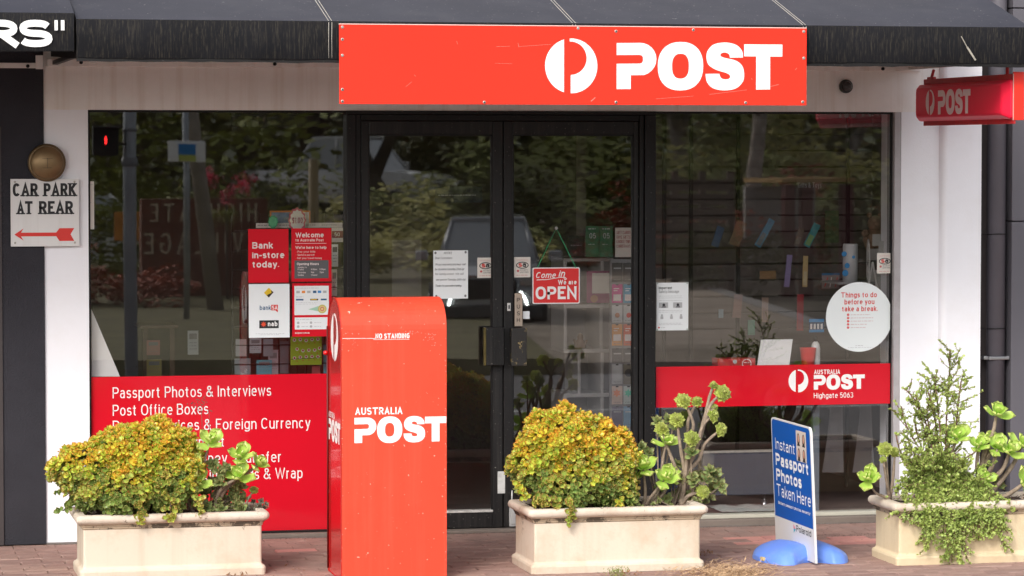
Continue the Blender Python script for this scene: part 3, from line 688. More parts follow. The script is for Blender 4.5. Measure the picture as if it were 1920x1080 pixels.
# ------------------------------------------------------------------ ground
base = MB(); base.box((-40, -3.0, -.30), (40, .0, -.014)); fp = base.build('footpath', mat('bedding', (.055, .045, .04), .95, var=.2), None, 'structure'); fp['label'] = 'red brown brick paved footpath before the shop'
brickm = mat('paver', (.33, .205, .17), .88, var=.22, vscale=7, bump=.9, bscale=130, rnd=.13, dirt=((.25, .20, .175), .7, 2.2))
brick2 = mat('paver_pink', (.58, .27, .23), .85, var=.12, vscale=7, bump=.8, bscale=130, rnd=.12, dirt=((.22, .15, .12), .6, 3))
bl, bw = .230, .116
def brickmesh(k, m):
    q = MB(); rr = random.Random(k); a, b, e_ = bl / 2 - .0028, bw / 2 - .0028, .004
    j = lambda: rr.uniform(-.0014, .0014)
    lo_ = [(-a + j(), -b + j(), -.03), (a + j(), -b + j(), -.03), (a + j(), b + j(), -.03), (-a + j(), b + j(), -.03)]
    mid = [(x, y, -e_) for x, y, z in lo_]; top = [(x * (1 - e_ / a), y * (1 - e_ / b), j() * .5) for x, y, z in lo_]
    for r0, r1 in ((lo_, mid), (mid, top)):
        for i in range(4): q.quad(r0[i], r0[(i + 1) % 4], r1[(i + 1) % 4], r1[i])
    q.quad(*top); me = q.mesh('brick'); me.materials.append(m); return me
bms = [brickmesh(i, brickm) for i in range(6)]; bmp = [brickmesh(i, brick2) for i in range(3)]
foot = []
rows = 26
for r_ in range(rows):
    y = -.118 - r_ * bw
    for c_ in range(-26, 26):
        x = c_ * bl + (bl / 2 if r_ % 2 else 0) + .05 + random.uniform(-.002, .002)
        foot.append((x, y))
def cover(x, y):
    for a, b, c, d in COVERS:
        if a < x < b and c < y < d: return True
    return False
COVERS = [(-2.3, -1.1, -1.5, -1.0), (.2, 1.1, -1.85, -1.3)]
vis = []; rest = []
for x, y in foot:
    px, py = px_of(Vector((x, y, 0)))
    (vis if -20 < px < 1940 and py < 1092 and not cover(x, y) else rest).append((x, y))
vis.sort(key=lambda p: (p[1])); rest += vis[300:]; vis = vis[:300]
q = MB()
def is_pink(x, y):
    px, py = px_of(Vector((x, y, 0))); return (1390 < px < 1480 and 1000 < py < 1022) or (1530 < px < 1650 and 1006 < py < 1020) or (515 < px < 570 and 1015 < py < 1034) or (860 < px < 900 and 1000 < py < 1016)
for x, y in vis:
    dz = random.uniform(-.0016, .0012)
    link(random.choice(bmp if is_pink(x, y) else bms), 'brick', fp, Matrix.Translation((x, y, dz)) @ Matrix.Rotation(random.uniform(-.006, .006), 4, 'Z') @ Matrix.Rotation(random.uniform(-.006, .006), 4, 'X'))
for x, y in rest:
    a, b, z_ = bl / 2 - .003, bw / 2 - .003, random.uniform(-.002, .001)
    T = [(x - a, y - b, z_), (x + a, y - b, z_), (x + a, y + b, z_), (x - a, y + b, z_)]; B_ = [(p[0], p[1], -.03) for p in T]
    q.quad(*T)
    for i in range(4): q.quad(B_[i], B_[(i + 1) % 4], T[(i + 1) % 4], T[i])
q.build('brick_field', brickm, fp, 'stuff')
gm = mat('ledge_concrete', (.16, .135, .12), .9, var=.25, bump=1.2, bscale=45, dirt=((.06, .05, .045), .8, 9))
box_part('door_step_edge', (X['pl0'], -.058, -.02), (X['fr'], .0, .006), gm, shop, .004)
# dry grit drifts along the joints
grit = MB(); rr = random.Random(5)
for i in range(2600):
    if rr.random() < .5: x, y = rr.uniform(-2.9, 3.2), -.06 - abs(rr.gauss(0, .03))
    elif rr.random() < .5: x, y = rr.gauss(2.1, .28), rr.gauss(-.62, .03)
    else: x, y = rr.uniform(-2.9, 3.2), rr.uniform(-1.95, -.1)
    s_ = rr.uniform(.0012, .004); a = rr.uniform(0, 6.28)
    grit.quad(*[(x + s_ * math.cos(a + k * 2.1) * (1 + k * .2), y + s_ * math.sin(a + k * 2.1), .002 + (s_ if k == 1 else 0)) for k in range(3)])
grit.build('leaf_litter', mat('litter', (.14, .09, .06), .95, var=.5, vscale=40), fp, 'stuff')

# ------------------------------------------------------------------ red posting box
MBK, MFR = -1.46, -1.87
mx0, mx1 = at(639, 900, MFR).x, at(837.5, 900, MFR).x
mtop = at(740, 557, -1.68).z; msp = mtop - .155
mbx = thing('posting_box', 'tall faded red street posting box with rounded top standing before the glass door', 'post box', ((mx0 + mx1) / 2, (MBK + MFR) / 2, 0))
redfront = mat('faded_red_paint', (.74, .068, .032), .5, var=.045, vscale=1.8, streak=((.84, .12, .07), .35, 22), speck=((.95, .6, .5), .8, 46), spec=.3, dirt=((.60, .04, .018), .45, 2.0))
redside = mat('deep_red_paint', (.62, .006, .008), .22, var=.04, coat=.5, speck=((.9, .5, .45), .6, 60))
yc, ry = (MBK + MFR) / 2, (MFR - MBK) / -2
prof = [(MFR, .004), (MFR, .3), (MFR, .7), (MFR, msp)] + [(yc - ry * math.cos(R(a)) , msp + .155 * math.sin(R(a))) for a in range(9, 180, 9)] + [(MBK, msp), (MBK, .004)]
q = MB()
for a, b in zip(prof, prof[1:]): q.quad((mx0, *a), (mx1, *a), (mx1, *b), (mx0, *b), sm=True)
q.build('front_sheet', redfront, mbx)
for x_, s_ in ((mx0 + .004, -1), (mx1 - .004, 1)):
    q = MB(); q.quad(*[(x_, y, z) for y, z in prof]); q.build('side_panel', redside, mbx)
q = MB(); q.quad((mx0, MFR, .004), (mx1, MFR, .004), (mx1, MBK, .004), (mx0, MBK, .004)); q.build('base_plate', redside, mbx)
q = MB()
rimp = [(p[0], p[1]) for p in prof]
for (a, b) in zip(rimp, rimp[1:]): q.tube([(mx0 + .002, *a), (mx0 + .002, *b)], .0028, 5, False)
q.build('edge_seam', mat('seam_red', (.50, .02, .012), .4, worn=((.8, .45, .38), .8, 30, .62)), mbx)
q = MB(); q.tube([(mx0 - .003, MBK - .012, .02), (mx0 - .003, MBK - .012, msp)], .004, 6); q.build('hinge_rod', mat('hinge_dark', (.12, .004, .004), .5), mbx)
kz = at(618, 661, MBK).z; q = MB(); q.lathe([(.004, -.012), (.011, -.008), (.013, 0), (.011, .008), (.004, .012)], (mx0 - .012, MBK - .012, kz), 'Z', 12); q.build('hinge_knob', redside, mbx)
F = wallplace(MFR); q = MB()
def fp_(px, py): p = at(px, py, MFR); return p.x, p.z
def ftext(mb, s_, px, py, px1, h, wt, **k):
    a = fp_(px, py); text(mb, s_, a[0], a[1], fp_(px, py - h)[1] - a[1], fp_(px1, py)[0] - a[0], wt, F, **k)
ftext(q, 'AUSTRALIA', 666, 778, 754.5, 13.5, .17)
a = fp_(664.5, 831); post_word(q, a[0], a[1], fp_(664, 783.5)[1] - a[1], min(fp_(838, 830)[0], mx1 - .002) - a[0], F)
ftext(q, 'NO STANDING', 704, 635, 768, 9.5, .17)
stroke(q, [fp_(642, 634.5), fp_(703, 634.5)], .0022, F); stroke(q, [fp_(700, 636.8), fp_(768, 636.2)], .0016, F)
q.build('lettering', whiteink, mbx)
q = MB(); rr = random.Random(11)
def chip(px, py, r_):
    x, z = fp_(px, py); n_ = rr.randint(4, 6); a0 = rr.random() * 6
    q.poly([(x + r_ * .0028 * rr.uniform(.4, 1.2) * math.cos(a0 + 6.283 * k / n_), z + r_ * .0028 * rr.uniform(.3, 1) * math.sin(a0 + 6.283 * k / n_)) for k in range(n_)], F, rr.randint(-6, 0))
for cx, cy, sx, sy, n_ in ((656, 625, 6, 1.5, 8), (774, 623, 7, 2, 12), (798, 628, 6, 3, 8), (812, 632, 9, 3, 12), (664, 645, 3, 6, 6), (655, 637, 10, 1.5, 5), (818, 645, 9, 3, 6), (730, 622, 25, 2, 5)):
    for _ in range(n_): chip(rr.gauss(cx, sx), rr.gauss(cy, sy), rr.uniform(.3, .95))
for _ in range(40): chip(rr.uniform(642, 835), rr.uniform(640, 1075), rr.uniform(.15, .4))
for _ in range(30): chip(641 + rr.random() * 1.5, rr.uniform(600, 1075), rr.uniform(.3, 1)); chip(836 - rr.random() * 1.5, rr.uniform(620, 1075), rr.uniform(.3, .9))
q.build('chipped_paint', mat('chip', (.80, .55, .50), .7), mbx, 'stuff')
SP = lambda u, v, l: (mx0 + .004 - .0013 - l * .00006, MBK - u, v)      # u from the back edge to the street
q = MB(); zl = at(629, 632, -1.66).z; emblem(q, .205, zl, .115, .122, SP)
zb_ = at(629, 829, -1.66).z; post_word(q, .02, zb_, at(629, 789, -1.66).z - zb_, .36, SP); text(q, 'AUSTRALIA', .02, at(629, 786, -1.66).z, .03, .19, .17, SP)
q.build('lettering', whiteink, mbx)

# ------------------------------------------------------------------ concrete troughs
planterm = mat('trough_paint', (.66, .575, .46), .8, streak=((.44, .33, .22), .32, 11), var=.05, vscale=2, bump=.5, bscale=60, dirt=((.46, .30, .17), .60, 3.0), worn=((.23, .17, .11), .7, 5.5, .63))
planter2 = mat('trough_paint_yellow', (.69, .57, .38), .8, streak=((.46, .34, .20), .32, 11), var=.05, vscale=2, bump=.5, bscale=60, dirt=((.48, .32, .18), .45, 2.6), worn=((.23, .17, .11), .7, 5.5, .66))
rimm = mat('trough_rim_paint', (.66, .57, .47), .8, var=.08, vscale=3, bump=.5, bscale=60, dirt=((.40, .24, .15), .65, 5), worn=((.14, .10, .07), .85, 9, .60))
grime = mat('trough_moulding', (.42, .33, .23), .85, var=.2, vscale=8, worn=((.06, .045, .03), .9, 10, .50), bump=.5)
soil = mat('potting_soil', (.035, .022, .015), .95, var=.4, vscale=30, bump=2, bscale=80)
def planter(label, x0, x1, y0, y1, H_, m, group='concrete planter troughs along the shopfront'):
    """x0..x1, y0 (street) .. y1 (wall) of the body; H_ = rim height"""
    t = thing('planter', label, 'planter', ((x0 + x1) / 2, (y0 + y1) / 2, 0), group)
    def ring(o, z, r_=.012):
        a, b, c, d = x0 - o, x1 + o, y0 - o, y1 + o; r2 = max(.004, r_ + o * .5); out = []
        for cx, cy, a0 in ((b - r2, d - r2, 0), (a + r2, d - r2, 90), (a + r2, c + r2, 180), (b - r2, c + r2, 270)):
            for k in range(4): an = R(a0 + 30 * k); out.append((cx + r2 * math.cos(an), cy + r2 * math.sin(an), z))
        return out
    def loft(name, sec, m_, sm=True, par=None):
        q = MB(); rg = [ring(o, z) for o, z in sec]
        for a, b in zip(rg, rg[1:]):
            for k in range(16): j = (k + 1) % 16; q.quad(a[k], a[j], b[j], b[k], sm=False)
        return q.build(name, m_, par or t)
    loft('body', [(.018, .0), (.020, .035), (.016, .045), (.004, .052), (.0, .060), (.0, H_ - .075)], m)
    loft('moulding', [(.0, H_ - .075), (.006, H_ - .070), (.006, H_ - .062), (.010, H_ - .060), (.012, H_ - .052), (.020, H_ - .047)], grime)
    loft('rim', [(.020, H_ - .047)] + [(.020 + .019 * math.sin(R(a)), H_ - .022 - .022 * math.cos(R(a))) for a in range(15, 181, 15)] + [(-.010, H_), (-.016, H_ - .006), (-.020, H_ - .05)], rimm)
    q = MB(); rr = random.Random(int(x0 * 100)); nx, ny = 30, 10
    for j in range(ny + 1):
        for i in range(nx + 1): q.v.append((x0 + .018 + (x1 - x0 - .036) * i / nx, y0 + .018 + (y1 - y0 - .036) * j / ny, H_ - .030 + rr.uniform(-.010, .012)))
    for j in range(ny):
        for i in range(nx): o_ = j * (nx + 1) + i; q.f.append((o_, o_ + 1, o_ + nx + 2, o_ + nx + 1)); q.mi.append(0); q.sm.append(True)
    q.build('soil', soil, t)
    q = MB()
    for i in range(500):
        x, y = rr.uniform(x0 + .02, x1 - .02), rr.uniform(y0 + .02, y1 - .02); a, s_ = rr.uniform(0, 6.28), rr.uniform(.004, .014)
        z = H_ - .022 + rr.random() * .012; q.quad((x, y, z), (x + s_ * math.cos(a), y + s_ * math.sin(a), z + rr.uniform(0, .01)), (x + s_ * .5 * math.cos(a + 1), y + s_ * .5 * math.sin(a + 1), z + .006))
    q.build('mulch', mat('mulch', (.10, .05, .035), .9, var=.5, vscale=50), t, 'stuff')
    return t
PH = .345
print('rims', at(1150, 952, -1.80).z, at(330, 968, -1.62).z, at(1640, 940, -1.6).z)
p1 = (at(156, 1000, -1.50).x, at(491, 1000, -1.50).x, -1.50, -1.10)
p2 = (at(1002, 1020, -1.80).x, at(1313, 1020, -1.80).x, -1.80, -1.35)
p3 = (at(1686, 1020, -1.88).x, at(1686, 1020, -1.88).x + 1.05, -1.88, -1.50)
H1, H2, H3 = at(330, 963, -1.52).z, at(1150, 951, -1.80).z, at(1900, 937, -1.86).z
print('H', H1, H2, H3)
planter('cream concrete trough on the left holding the broad orange tipped jade bush', *p1, H1, planterm)
planter('cream concrete trough between the posting box and the blue passport sign', *p2, H2, planterm)
planter('yellowish concrete trough at the right with a trailing small leaved plant', *p3, H3, planter2)

# ------------------------------------------------------------------ blue passport photo sign on its foot
bx1 = at(1531, 1066, -1.81).x; bx0 = at(1521, 806, -1.81).x; ybk, yfr = -1.12, -1.81
sz = at(1522, 802, -1.81).z
sg = thing('pavement_sign', 'blue and white passport photo board standing in a moulded blue foot', 'sign', (bx1, (ybk + yfr) / 2, 0))
lean = (bx0 - bx1) / sz
bp3 = lambda u, v, l: (bx1 + lean * v - .006 - .0012 - l * .00006, ybk + (yfr - ybk) * u, v)
r_ = .03; W_ = ybk - yfr
out = [(0, .012), (1, .012)] + [(1 - r_ / W_ + r_ / W_ * math.cos(R(a)), sz - r_ + r_ * math.sin(R(a))) for a in range(0, 91, 18)] + [(r_ / W_ + r_ / W_ * math.cos(R(a)), sz - r_ + r_ * math.sin(R(a))) for a in range(90, 181, 18)]
q = MB(); A_ = [(bx1 + lean * v - .006, ybk + (yfr - ybk) * u, v) for u, v in out]; B_ = [(bx1 + lean * v + .006, ybk + (yfr - ybk) * u, v) for u, v in out]
q.quad(*A_); q.quad(*reversed(B_))
for i in range(len(out)): j = (i + 1) % len(out); q.quad(A_[i], A_[j], B_[j], B_[i])
q.build('board', mat('sign_board_white', (.74, .73, .72), .4), sg)
zz = sz * .262; ins = .018
out2 = [(ins, zz), (1 - ins, zz)] + [(1 - ins - r_ / W_ + r_ / W_ * math.cos(R(a)), sz - .008 - r_ + r_ * math.sin(R(a))) for a in range(0, 91, 18)] + [(ins + r_ / W_ + r_ / W_ * math.cos(R(a)), sz - .008 - r_ + r_ * math.sin(R(a))) for a in range(90, 181, 18)]
q = MB(); q.poly(out2, lambda u, v, l: (bp3(u, v, 0)[0] + .0006, *bp3(u, v, 0)[1:]), 0); q.build('printed_face', mat('sign_blue', (.004, .095, .42), .5, spec=.2), sg)
q = MB(); pw = lambda x, y, l: bp3(x / W_, y, l)
def st(mb, s_, u0, u1, v, h, wt, **k): text(mb, s_, u0 * W_, sz * (1 - v), h * sz, (u1 - u0) * W_, wt, pw, **k)
st(q, 'Instant', .09, .60, .232, .085, .125); st(q, 'Passport', .09, .93, .352, .092, .225, gap=.1); st(q, 'Photos', .09, .74, .468, .092, .225, gap=.1)
st(q, 'Taken Here', .09, .95, .582, .092, .125); st(q, 'Brilliant passport photos, instantly!', .12, .93, .642, .023, .20, gap=.1)
q.build('lettering', whiteink, sg)
q = MB(); st(q, 'Polaroid', .56, .93, .80, .048, .15); q.build('lettering', blackink, sg)
q = MB(); c_ = [(.50, .815), (.50, .755), (.545, .785)]
for (a, b, c), m_ in ((((.49, .752), (.49, .785), (.54, .785)), mat('pink_ink', (.8, .15, .25), .5)), (((.49, .785), (.49, .818), (.54, .785)), mat('teal_ink', (.03, .45, .55), .5))):
    q = MB(); q.poly([(p[0] * W_, sz * (1 - p[1])) for p in (a, b, c)], pw, 2); q.build('logo_mark', m_, sg)
q = MB(); q.poly([(.64 * W_, sz * (1 - .27)), (.89 * W_, sz * (1 - .27)), (.89 * W_, sz * (1 - .045)), (.64 * W_, sz * (1 - .045))], pw, 0); ph = q.build('portrait_card', mat('portrait_paper', (.66, .58, .52), .5), sg)
hair, skin, coat_ = MB(), MB(), MB()
for i in range(2):
    for j in range(2):
        cu, cv = (.70 + .125 * i) * W_, sz * (1 - .105 - .11 * j)
        E_ = lambda rx, rz, ox=0, oz=0: [(cu + ox + rx * math.cos(a), cv + oz + rz * math.sin(a)) for a in [2 * math.pi * k / 14 for k in range(14)]]
        hair.poly(E_(.022, .034, .0, -.004), pw, 3); skin.poly(E_(.014, .021, 0, .002), pw, 5); coat_.poly([(cu - .026, cv - .038), (cu + .026, cv - .038), (cu + .018, cv - .026), (cu - .018, cv - .026)], pw, 4)
hair.build('portrait_print', mat('hair_ink', (.03, .015, .012), .5), ph); skin.build('portrait_print', mat('skin_ink', (.60, .32, .24), .5), ph); coat_.build('portrait_print', blackink, ph)
blue = mat('foot_blue', (.13, .27, .78), .5, var=.08, vscale=5, dirt=((.30, .36, .55), .5, 6), coat=.1)
q = MB(); NX, NY = 40, 20; cy_ = (ybk + yfr) / 2 - .06; cx_ = (at(1418, 1060, cy_).x + at(1582, 1060, cy_).x) / 2 + .0; hw = (at(1582, 1060, cy_).x - at(1418, 1060, cy_).x) / 2
for i in range(NX + 1):
    u = -1 + 2 * i / NX; au = abs(u)
    wy = (.15 + .10 * min(1, au / .45) ** 1.5) * (1 - max(0, (au - .55) / .45) ** 2.5 * .75)
    hz = .086 * (1 - au ** 1.9) ** .85 * (.72 + .28 * min(1, au / .35)) + .02
    for j in range(NY + 1):
        v = -1 + 2 * j / NY; y = cy_ + wy * v; e_ = (1 - abs(v) ** 3.2) ** .55
        lift = .035 * max(0, 1 - au / .35) * max(0, (-v - .4) / .6)
        q.v.append((cx_ + hw * u, y, .004 + lift + hz * e_))
for i in range(NX):
    for j in range(NY): o_ = i * (NY + 1) + j; q.f.append((o_, o_ + NY + 1, o_ + NY + 2, o_ + 1)); q.mi.append(0); q.sm.append(True)
n0 = len(q.v)
for i in range(NX): # close the skirt
    for j in (0, NY):
        o_ = i * (NY + 1) + j; a, b = q.v[o_], q.v[o_ + NY + 1]; q.quad((a[0], a[1], .0), (b[0], b[1], .0), b, a)
for j in range(NY):
    for i in (0, NX): o_ = i * (NY + 1) + j; a, b = q.v[o_], q.v[o_ + 1]; q.quad((a[0], a[1], .0), (b[0], b[1], .0), b, a)
q.build('foot', blue, sg)
fx_ = cx_ - hw + .012; q = MB(); q.box((fx_ - .01, cy_ - .11, .006), (fx_ + .035, cy_ - .05, .028), .008); q.build('foot_plug', mat('plug_cream', (.55, .42, .2), .7, var=.2), sg)

# ------------------------------------------------------------------ prints on and behind the glass
IY = GY - .009
P = Panel('window_banner', 'large red vinyl across the lower left window listing postal services in white', 'banner', (168.5, 703.5), (649, 1001), IY, redvinyl)
for s_, x0_, x1_, y_ in (('Passport Photos & Interviews', 211, 507, 743.5), ('Post Office Boxes', 211, 389, 776), ('Parcel Services & Foreign Currency', 211, 581, 805.5), ('Account Bill Payment', 211, 419, 837.5), ('International Money Transfer', 211, 526, 868.5), ('Stationery, Greeting Cards & Wrap', 211, 566, 900)):
    P.text(s_, x0_, y_ - (x0_ - 168) * .0 , 20.5, x1_ - x0_, .105, mat('banner_ink', (.84, .80, .80), .5))
P.done()
P = Panel('window_banner', 'red band with emblem and white lettering across the right window', 'banner', (1230, 684.5), (1674.5, 760.5), IY, redvinyl)
x_, z_ = P.P(1495, 715); q = P.mb(whiteink); emblem(q, x_, z_, 18.5 * P.kx, 21.5 * P.kz, P.pl)
P.text('AUSTRALIA', 1524.5, 703, 8.6, 49, .17, whiteink)
a = P.P(1524, 732); post_word(q, a[0], a[1], 27.5 * P.kz, 96.5 * P.kx, P.pl)
P.text('Highgate 5063', 1524, 748, 10, 74.5, .12, whiteink)
P.done()

P = Panel('poster', 'red poster reading bank in store today, in the left window', 'poster', (465.5, 429.5), (541, 530), IY + .004, redpaper)
for s_, y_, w_ in (('Bank', 466, 38.5), ('in-store', 484, 60), ('today.', 501.5, 50)): P.text(s_, 473, y_, 12, w_, .19, mat('pale_print', (.82, .72, .70), .5), gap=.1)
P.done()
P = Panel('poster', 'white poster with three bank logos under the red one in the left window', 'poster', (466.5, 532.5), (543, 633), IY + .004, paper)
P.poly([(495, 549), (504, 539.5), (513, 548), (504, 558)], mat('yellow_ink', (.75, .5, .01), .5), 1); P.poly([(513, 548), (504, 558), (500, 553.5), (509, 549), (508, 544)], blackink, 2)
P.text('bank', 487, 581, 8.5, 21, .14, mat('navy_ink', (.01, .09, .22), .5)); P.poly([(508.5, 571.5), (521, 571.5), (521, 586), (516, 582), (508.5, 582)], redink, 1); P.text('SA', 510, 580.5, 7.5, 10, .18, whiteink)
P.rect(486, 600.5, 522.5, 615.5, blackink, 1); P.poly([(x_ + (5.6 if k % 2 == 0 else 3.0) * math.cos(k * math.pi / 8), 608 + (5.6 if k % 2 == 0 else 3.0) * math.sin(k * math.pi / 8)) for k in range(16) for x_ in [494]], mat('star_red', (.75, .07, .02), .5), 2); P.text('nab', 502, 611.5, 8.8, 18, .2, whiteink)
P.squig(479, 625.5, 54, .5, faintink); P.squig(488, 627.5, 36, .5, faintink); P.done()
P = Panel('poster', 'red welcome poster with grey opening hours box, upper right in the left window', 'poster', (546.5, 428), (621.5, 528), IY + .004, redpaper)
ip = MATS['pale_print']
P.text('Welcome', 554, 445, 9, 53, .2, ip, gap=.1); P.text('to Australia Post', 554, 452.5, 5, 53, .18, ip, gap=.1); P.line([(554, 456.3), (612, 456.3)], .8, ip)
P.text("We're here to help", 554, 466.5, 5.2, 58, .19, ip, gap=.1)
for i, s_ in enumerate(('* Pay your bills', '* Send a parcel', '* Get your travel money')): P.text(s_, 555, 473.5 + 6 * i, 3.6, 8 + 1.75 * len(s_), .13, ip)
P.rect(552, 488, 616, 522, mat('hours_grey', (.10, .10, .105), .5), 1); P.text('Opening Hours', 556.5, 497, 4.8, 41, .2, ip, gap=.1)
for i, (a, b, c) in enumerate((('Monday to', '', ''), ('Friday', '9.00am', '5.00pm'), ('Saturday', '9am', '12pm'), ('Sunday', 'Closed', ''))):
    y_ = 502.5 + (0, 4, 9.5, 14.5)[i]; P.text(a, 558, y_, 3, 1.9 * len(a), .13, ip)
    if b: P.text(b, 583, y_, 3, 1.9 * len(b), .13, ip)
    if c: P.text(c, 599, y_, 3, 1.9 * len(c), .13, ip)
P.done()
P = Panel('poster', 'red bordered poster of payment cards, lower right in the left window', 'poster', (548, 531), (622, 631), IY + .004, redpaper)
P.rect(552, 536, 616.5, 590.5, paper, 1); P.rect(552.5, 595, 617, 617.5, paper, 1)
P.squig(555, 540, 42, .8, faintink); P.squig(555, 556.5, 14, 1, faintink); P.squig(555, 567, 40, .5, faintink); P.squig(555, 570, 40, .5, faintink)
for x_, c_ in ((559, 'greyink'), (569, 'o'), (579, 'greyink'), (590, 'n'), (599, 'b'), (609, 'greyink')):
    m_ = {'greyink': faintink, 'o': mat('orange_ink', (.8, .25, .02), .5), 'n': MATS['navy_ink'], 'b': mat('blue_ink', (.03, .25, .6), .5)}[c_]; P.rect(x_ - 3.2, 545, x_ + 3.2, 549.5, m_, 2)
for x_, m_, w_ in ((562, MATS['navy_ink'], 14), (589, blackink, 15), (607, MATS['navy_ink'], 11)): P.rect(x_ - w_ / 2, 560.2, x_ + w_ / 2, 563.2, m_, 2)
P.rect(583, 560.8, 594, 562.4, MATS['yellow_ink'], 3)
for r_, c_ in ((8.2, (.55, .5, .12)), (6, (.75, .6, .25)), (4, (.6, .12, .1)), (2.4, (.75, .6, .25))): P.disc(604, 579.5, r_, mat('hand_%d' % (r_ * 10), c_, .5), 4 + int(8 - r_))
P.poly([(578, 580), (597, 574), (598, 584)], mat('mint_ink', (.35, .6, .45), .5), 3)
P.squig(555, 599, 30, .6, faintink)
for x_, y_ in ((559, 605), (583, 605), (559, 612), (583, 612)): P.disc(x_, y_, 2.4, faintink, 2); P.squig(x_ + 6, y_, 13, .7, faintink)
P.text('auspost.com.au', 553, 625.5, 3.6, 27, .16, ip, gap=.1); P.done()
P = Panel('paper_notice', 'narrow pale sheet at the left edge of the left window beside the pier', 'notice', (165.5, 340), (176.5, 430), IY + .002, paper2)
P.line([(166.5, 346), (175, 346)], .6, faintink); P.squig(167, 380, 6, 1, faintink); P.done()

P = Panel('paper_notice', 'handwritten white notice taped to the left door', 'notice', (812.5, 469.5), (877.5, 560), .036, paper, .001)
for px, py in ((816.5, 474), (873, 473), (818, 555), (872.5, 555)): P.disc(px, py, 2.1, greyink, 1, 2.4)
hk = dict(shear=.18)
pen = mat('pen_ink', (.02, .02, .04), .6)
P.text('NOTICE', 832, 476.3, 4, 15, .11, pen, **hk)
for s_, x_, y_, w_ in (('Dear Customers', 815.5, 485.5, 32), ('We are very sorry you must wait', 815, 497.5, 58), ('be closed on Saturday 22nd Apr', 815.5, 506.5, 55), ('for family event. We will', 815.5, 515.5, 53), ('see you on Tuesday 26th Apr.', 817, 526, 57), ('Thanks for your understanding.', 816, 537.5, 49)): P.text(s_, x_, y_, 4, w_, .10, pen, **hk)
P.done()
def sticker(label, p0, p1, Y):
    P = Panel('sticker', label, 'sticker', p0, p1, Y, paper2, .0006, group='square security stickers on the glass')
    cx, cy = (p0[0] + p1[0]) / 2, p0[1] + (p1[1] - p0[1]) * .40; k = (p1[0] - p0[0]) / 30
    pk = mat('pink_faint', (.65, .42, .40), .5)
    P.text('WARNING', p0[0] + 4.5 * k, p0[1] + 7 * k, 3.2 * k, 21 * k, .12, pk)
    P.line([(cx + 10.8 * k * math.cos(a), cy - 5.6 * k * math.sin(a)) for a in [R(v) for v in range(0, 361, 15)]], 1.5 * k, blackink)
    for sgn in ():
        P.line([(cx + sgn * 11 * k * math.cos(a), cy - 5.4 * k * math.sin(a)) for a in [R(v) for v in range(-75, 76, 15)]], 1.3 * k, blackink)
        P.line([(cx + sgn * 9.3 * k * math.cos(a), cy - 4.6 * k * math.sin(a)) for a in [R(v) for v in range(-65, 66, 13)]], 1.7 * k, blackink)
    P.text('s', cx - 7.2 * k, cy + 3.2 * k, 9.0 * k, 6.8 * k, .20, redink); P.text('a', cx + .3 * k, cy + 3.2 * k, 9.0 * k, 7 * k, .20, blackink)
    P.disc(p0[0] + 7 * k, cy + 10.5 * k, 2.2 * k, mat('redfaint', (.55, .12, .12), .5), 1)
    P.text('SECURITY', p0[0] + 10.5 * k, cy + 10.3 * k, 2.7 * k, 15 * k, .12, greyink); P.text('MONITORED', p0[0] + 10.5 * k, cy + 14.3 * k, 2.7 * k, 16 * k, .12, greyink)
    P.squig(p0[0] + 4 * k, p1[1] - 4 * k, 21 * k, 1.6 * k, pk); P.done()
sticker('small square security sticker on the left door beside the handwritten notice', (895, 483), (925.5, 521), .037)
sticker('small square security sticker on the right door beside the open sign', (964, 482), (994.5, 520), .037)
sticker('small square security sticker at the right edge of the right window', (1644.5, 474.5), (1673, 512.5), GY - .003)

def osh(s):
    q = MB(); r_ = .008; w, h_ = (s.x0, s.x1), (s.z0, s.z1)
    for m_, e_, y_, nm in ((whiteink, 0, 0, 'sheet'), (mat('open_red', (.72, .02, .02), .4, coat=.2), .0055, -.0008, 'printed_face')):
        q = MB(); pts = [(cx + r_ * math.cos(R(a0 + k)), cz + r_ * math.sin(R(a0 + k))) for cx, cz, a0 in ((w[1] - r_ - e_, h_[1] - r_ - e_, 0), (w[0] + r_ + e_, h_[1] - r_ - e_, 90), (w[0] + r_ + e_, h_[0] + r_ + e_, 180), (w[1] - r_ - e_, h_[0] + r_ + e_, 270)) for k in (0, 30, 60, 90)]
        f = [(a, s.Y + y_, b) for a, b in pts]; q.quad(*f)
        if e_ == 0:
            g = [(a, s.Y + .003, b) for a, b in pts]
            for i in range(16): j = (i + 1) % 16; q.quad(f[i], f[j], g[j], g[i])
            q.quad(*reversed(g))
        q.build(nm, m_, s.root)
P = Panel('open_sign', 'red come in we are open sign hung by green string on the right door', 'sign', (998.5, 501.5), (1087, 569.5), .030, None, shape=osh)
P.pl = wallplace(.030, .002)
P.text('Come', 1004, 521, 11, 37, .15, whiteink, shear=.25); P.text('in', 1047, 519, 12.5, 11, .15, whiteink, shear=.25); P.line([(1006, 524.5), (1025, 524), (1050, 520), (1059, 520), (1062, 523), (1059, 524.5), (1057, 521)], 1.3, whiteink)
P.text('We are', 1046, 533.5, 8.6, 35, .24, whiteink, gap=.12); P.text('OPEN', 1004, 561, 24, 77, .20, whiteink, gap=.09); P.done()
q = MB(); a, b, c = at(1043, 428, .032), at(1008, 501, .029), at(1080, 502, .029); q.tube([b, a, c], .0022, 5, False); q.build('string', mat('green_string', (.06, .50, .22), .7), P.root)
q = MB(); q.lathe([(.010, 0), (.010, .003), (.004, .008)], a, 'Y', 12); q.build('suction_hook', mat('clear_plastic', (.35, .36, .34), .2), P.root)
bp_ = at(965, 548, .010); bq = at(980.5, 612, .010)
P = Panel('push_plate', 'tan push plate with black letters on the stile of the right door', 'plate', (965, 550), (979.5, 611.5), .009, mat('tan_plate', (.42, .34, .27), .45), .003, bev=.001)
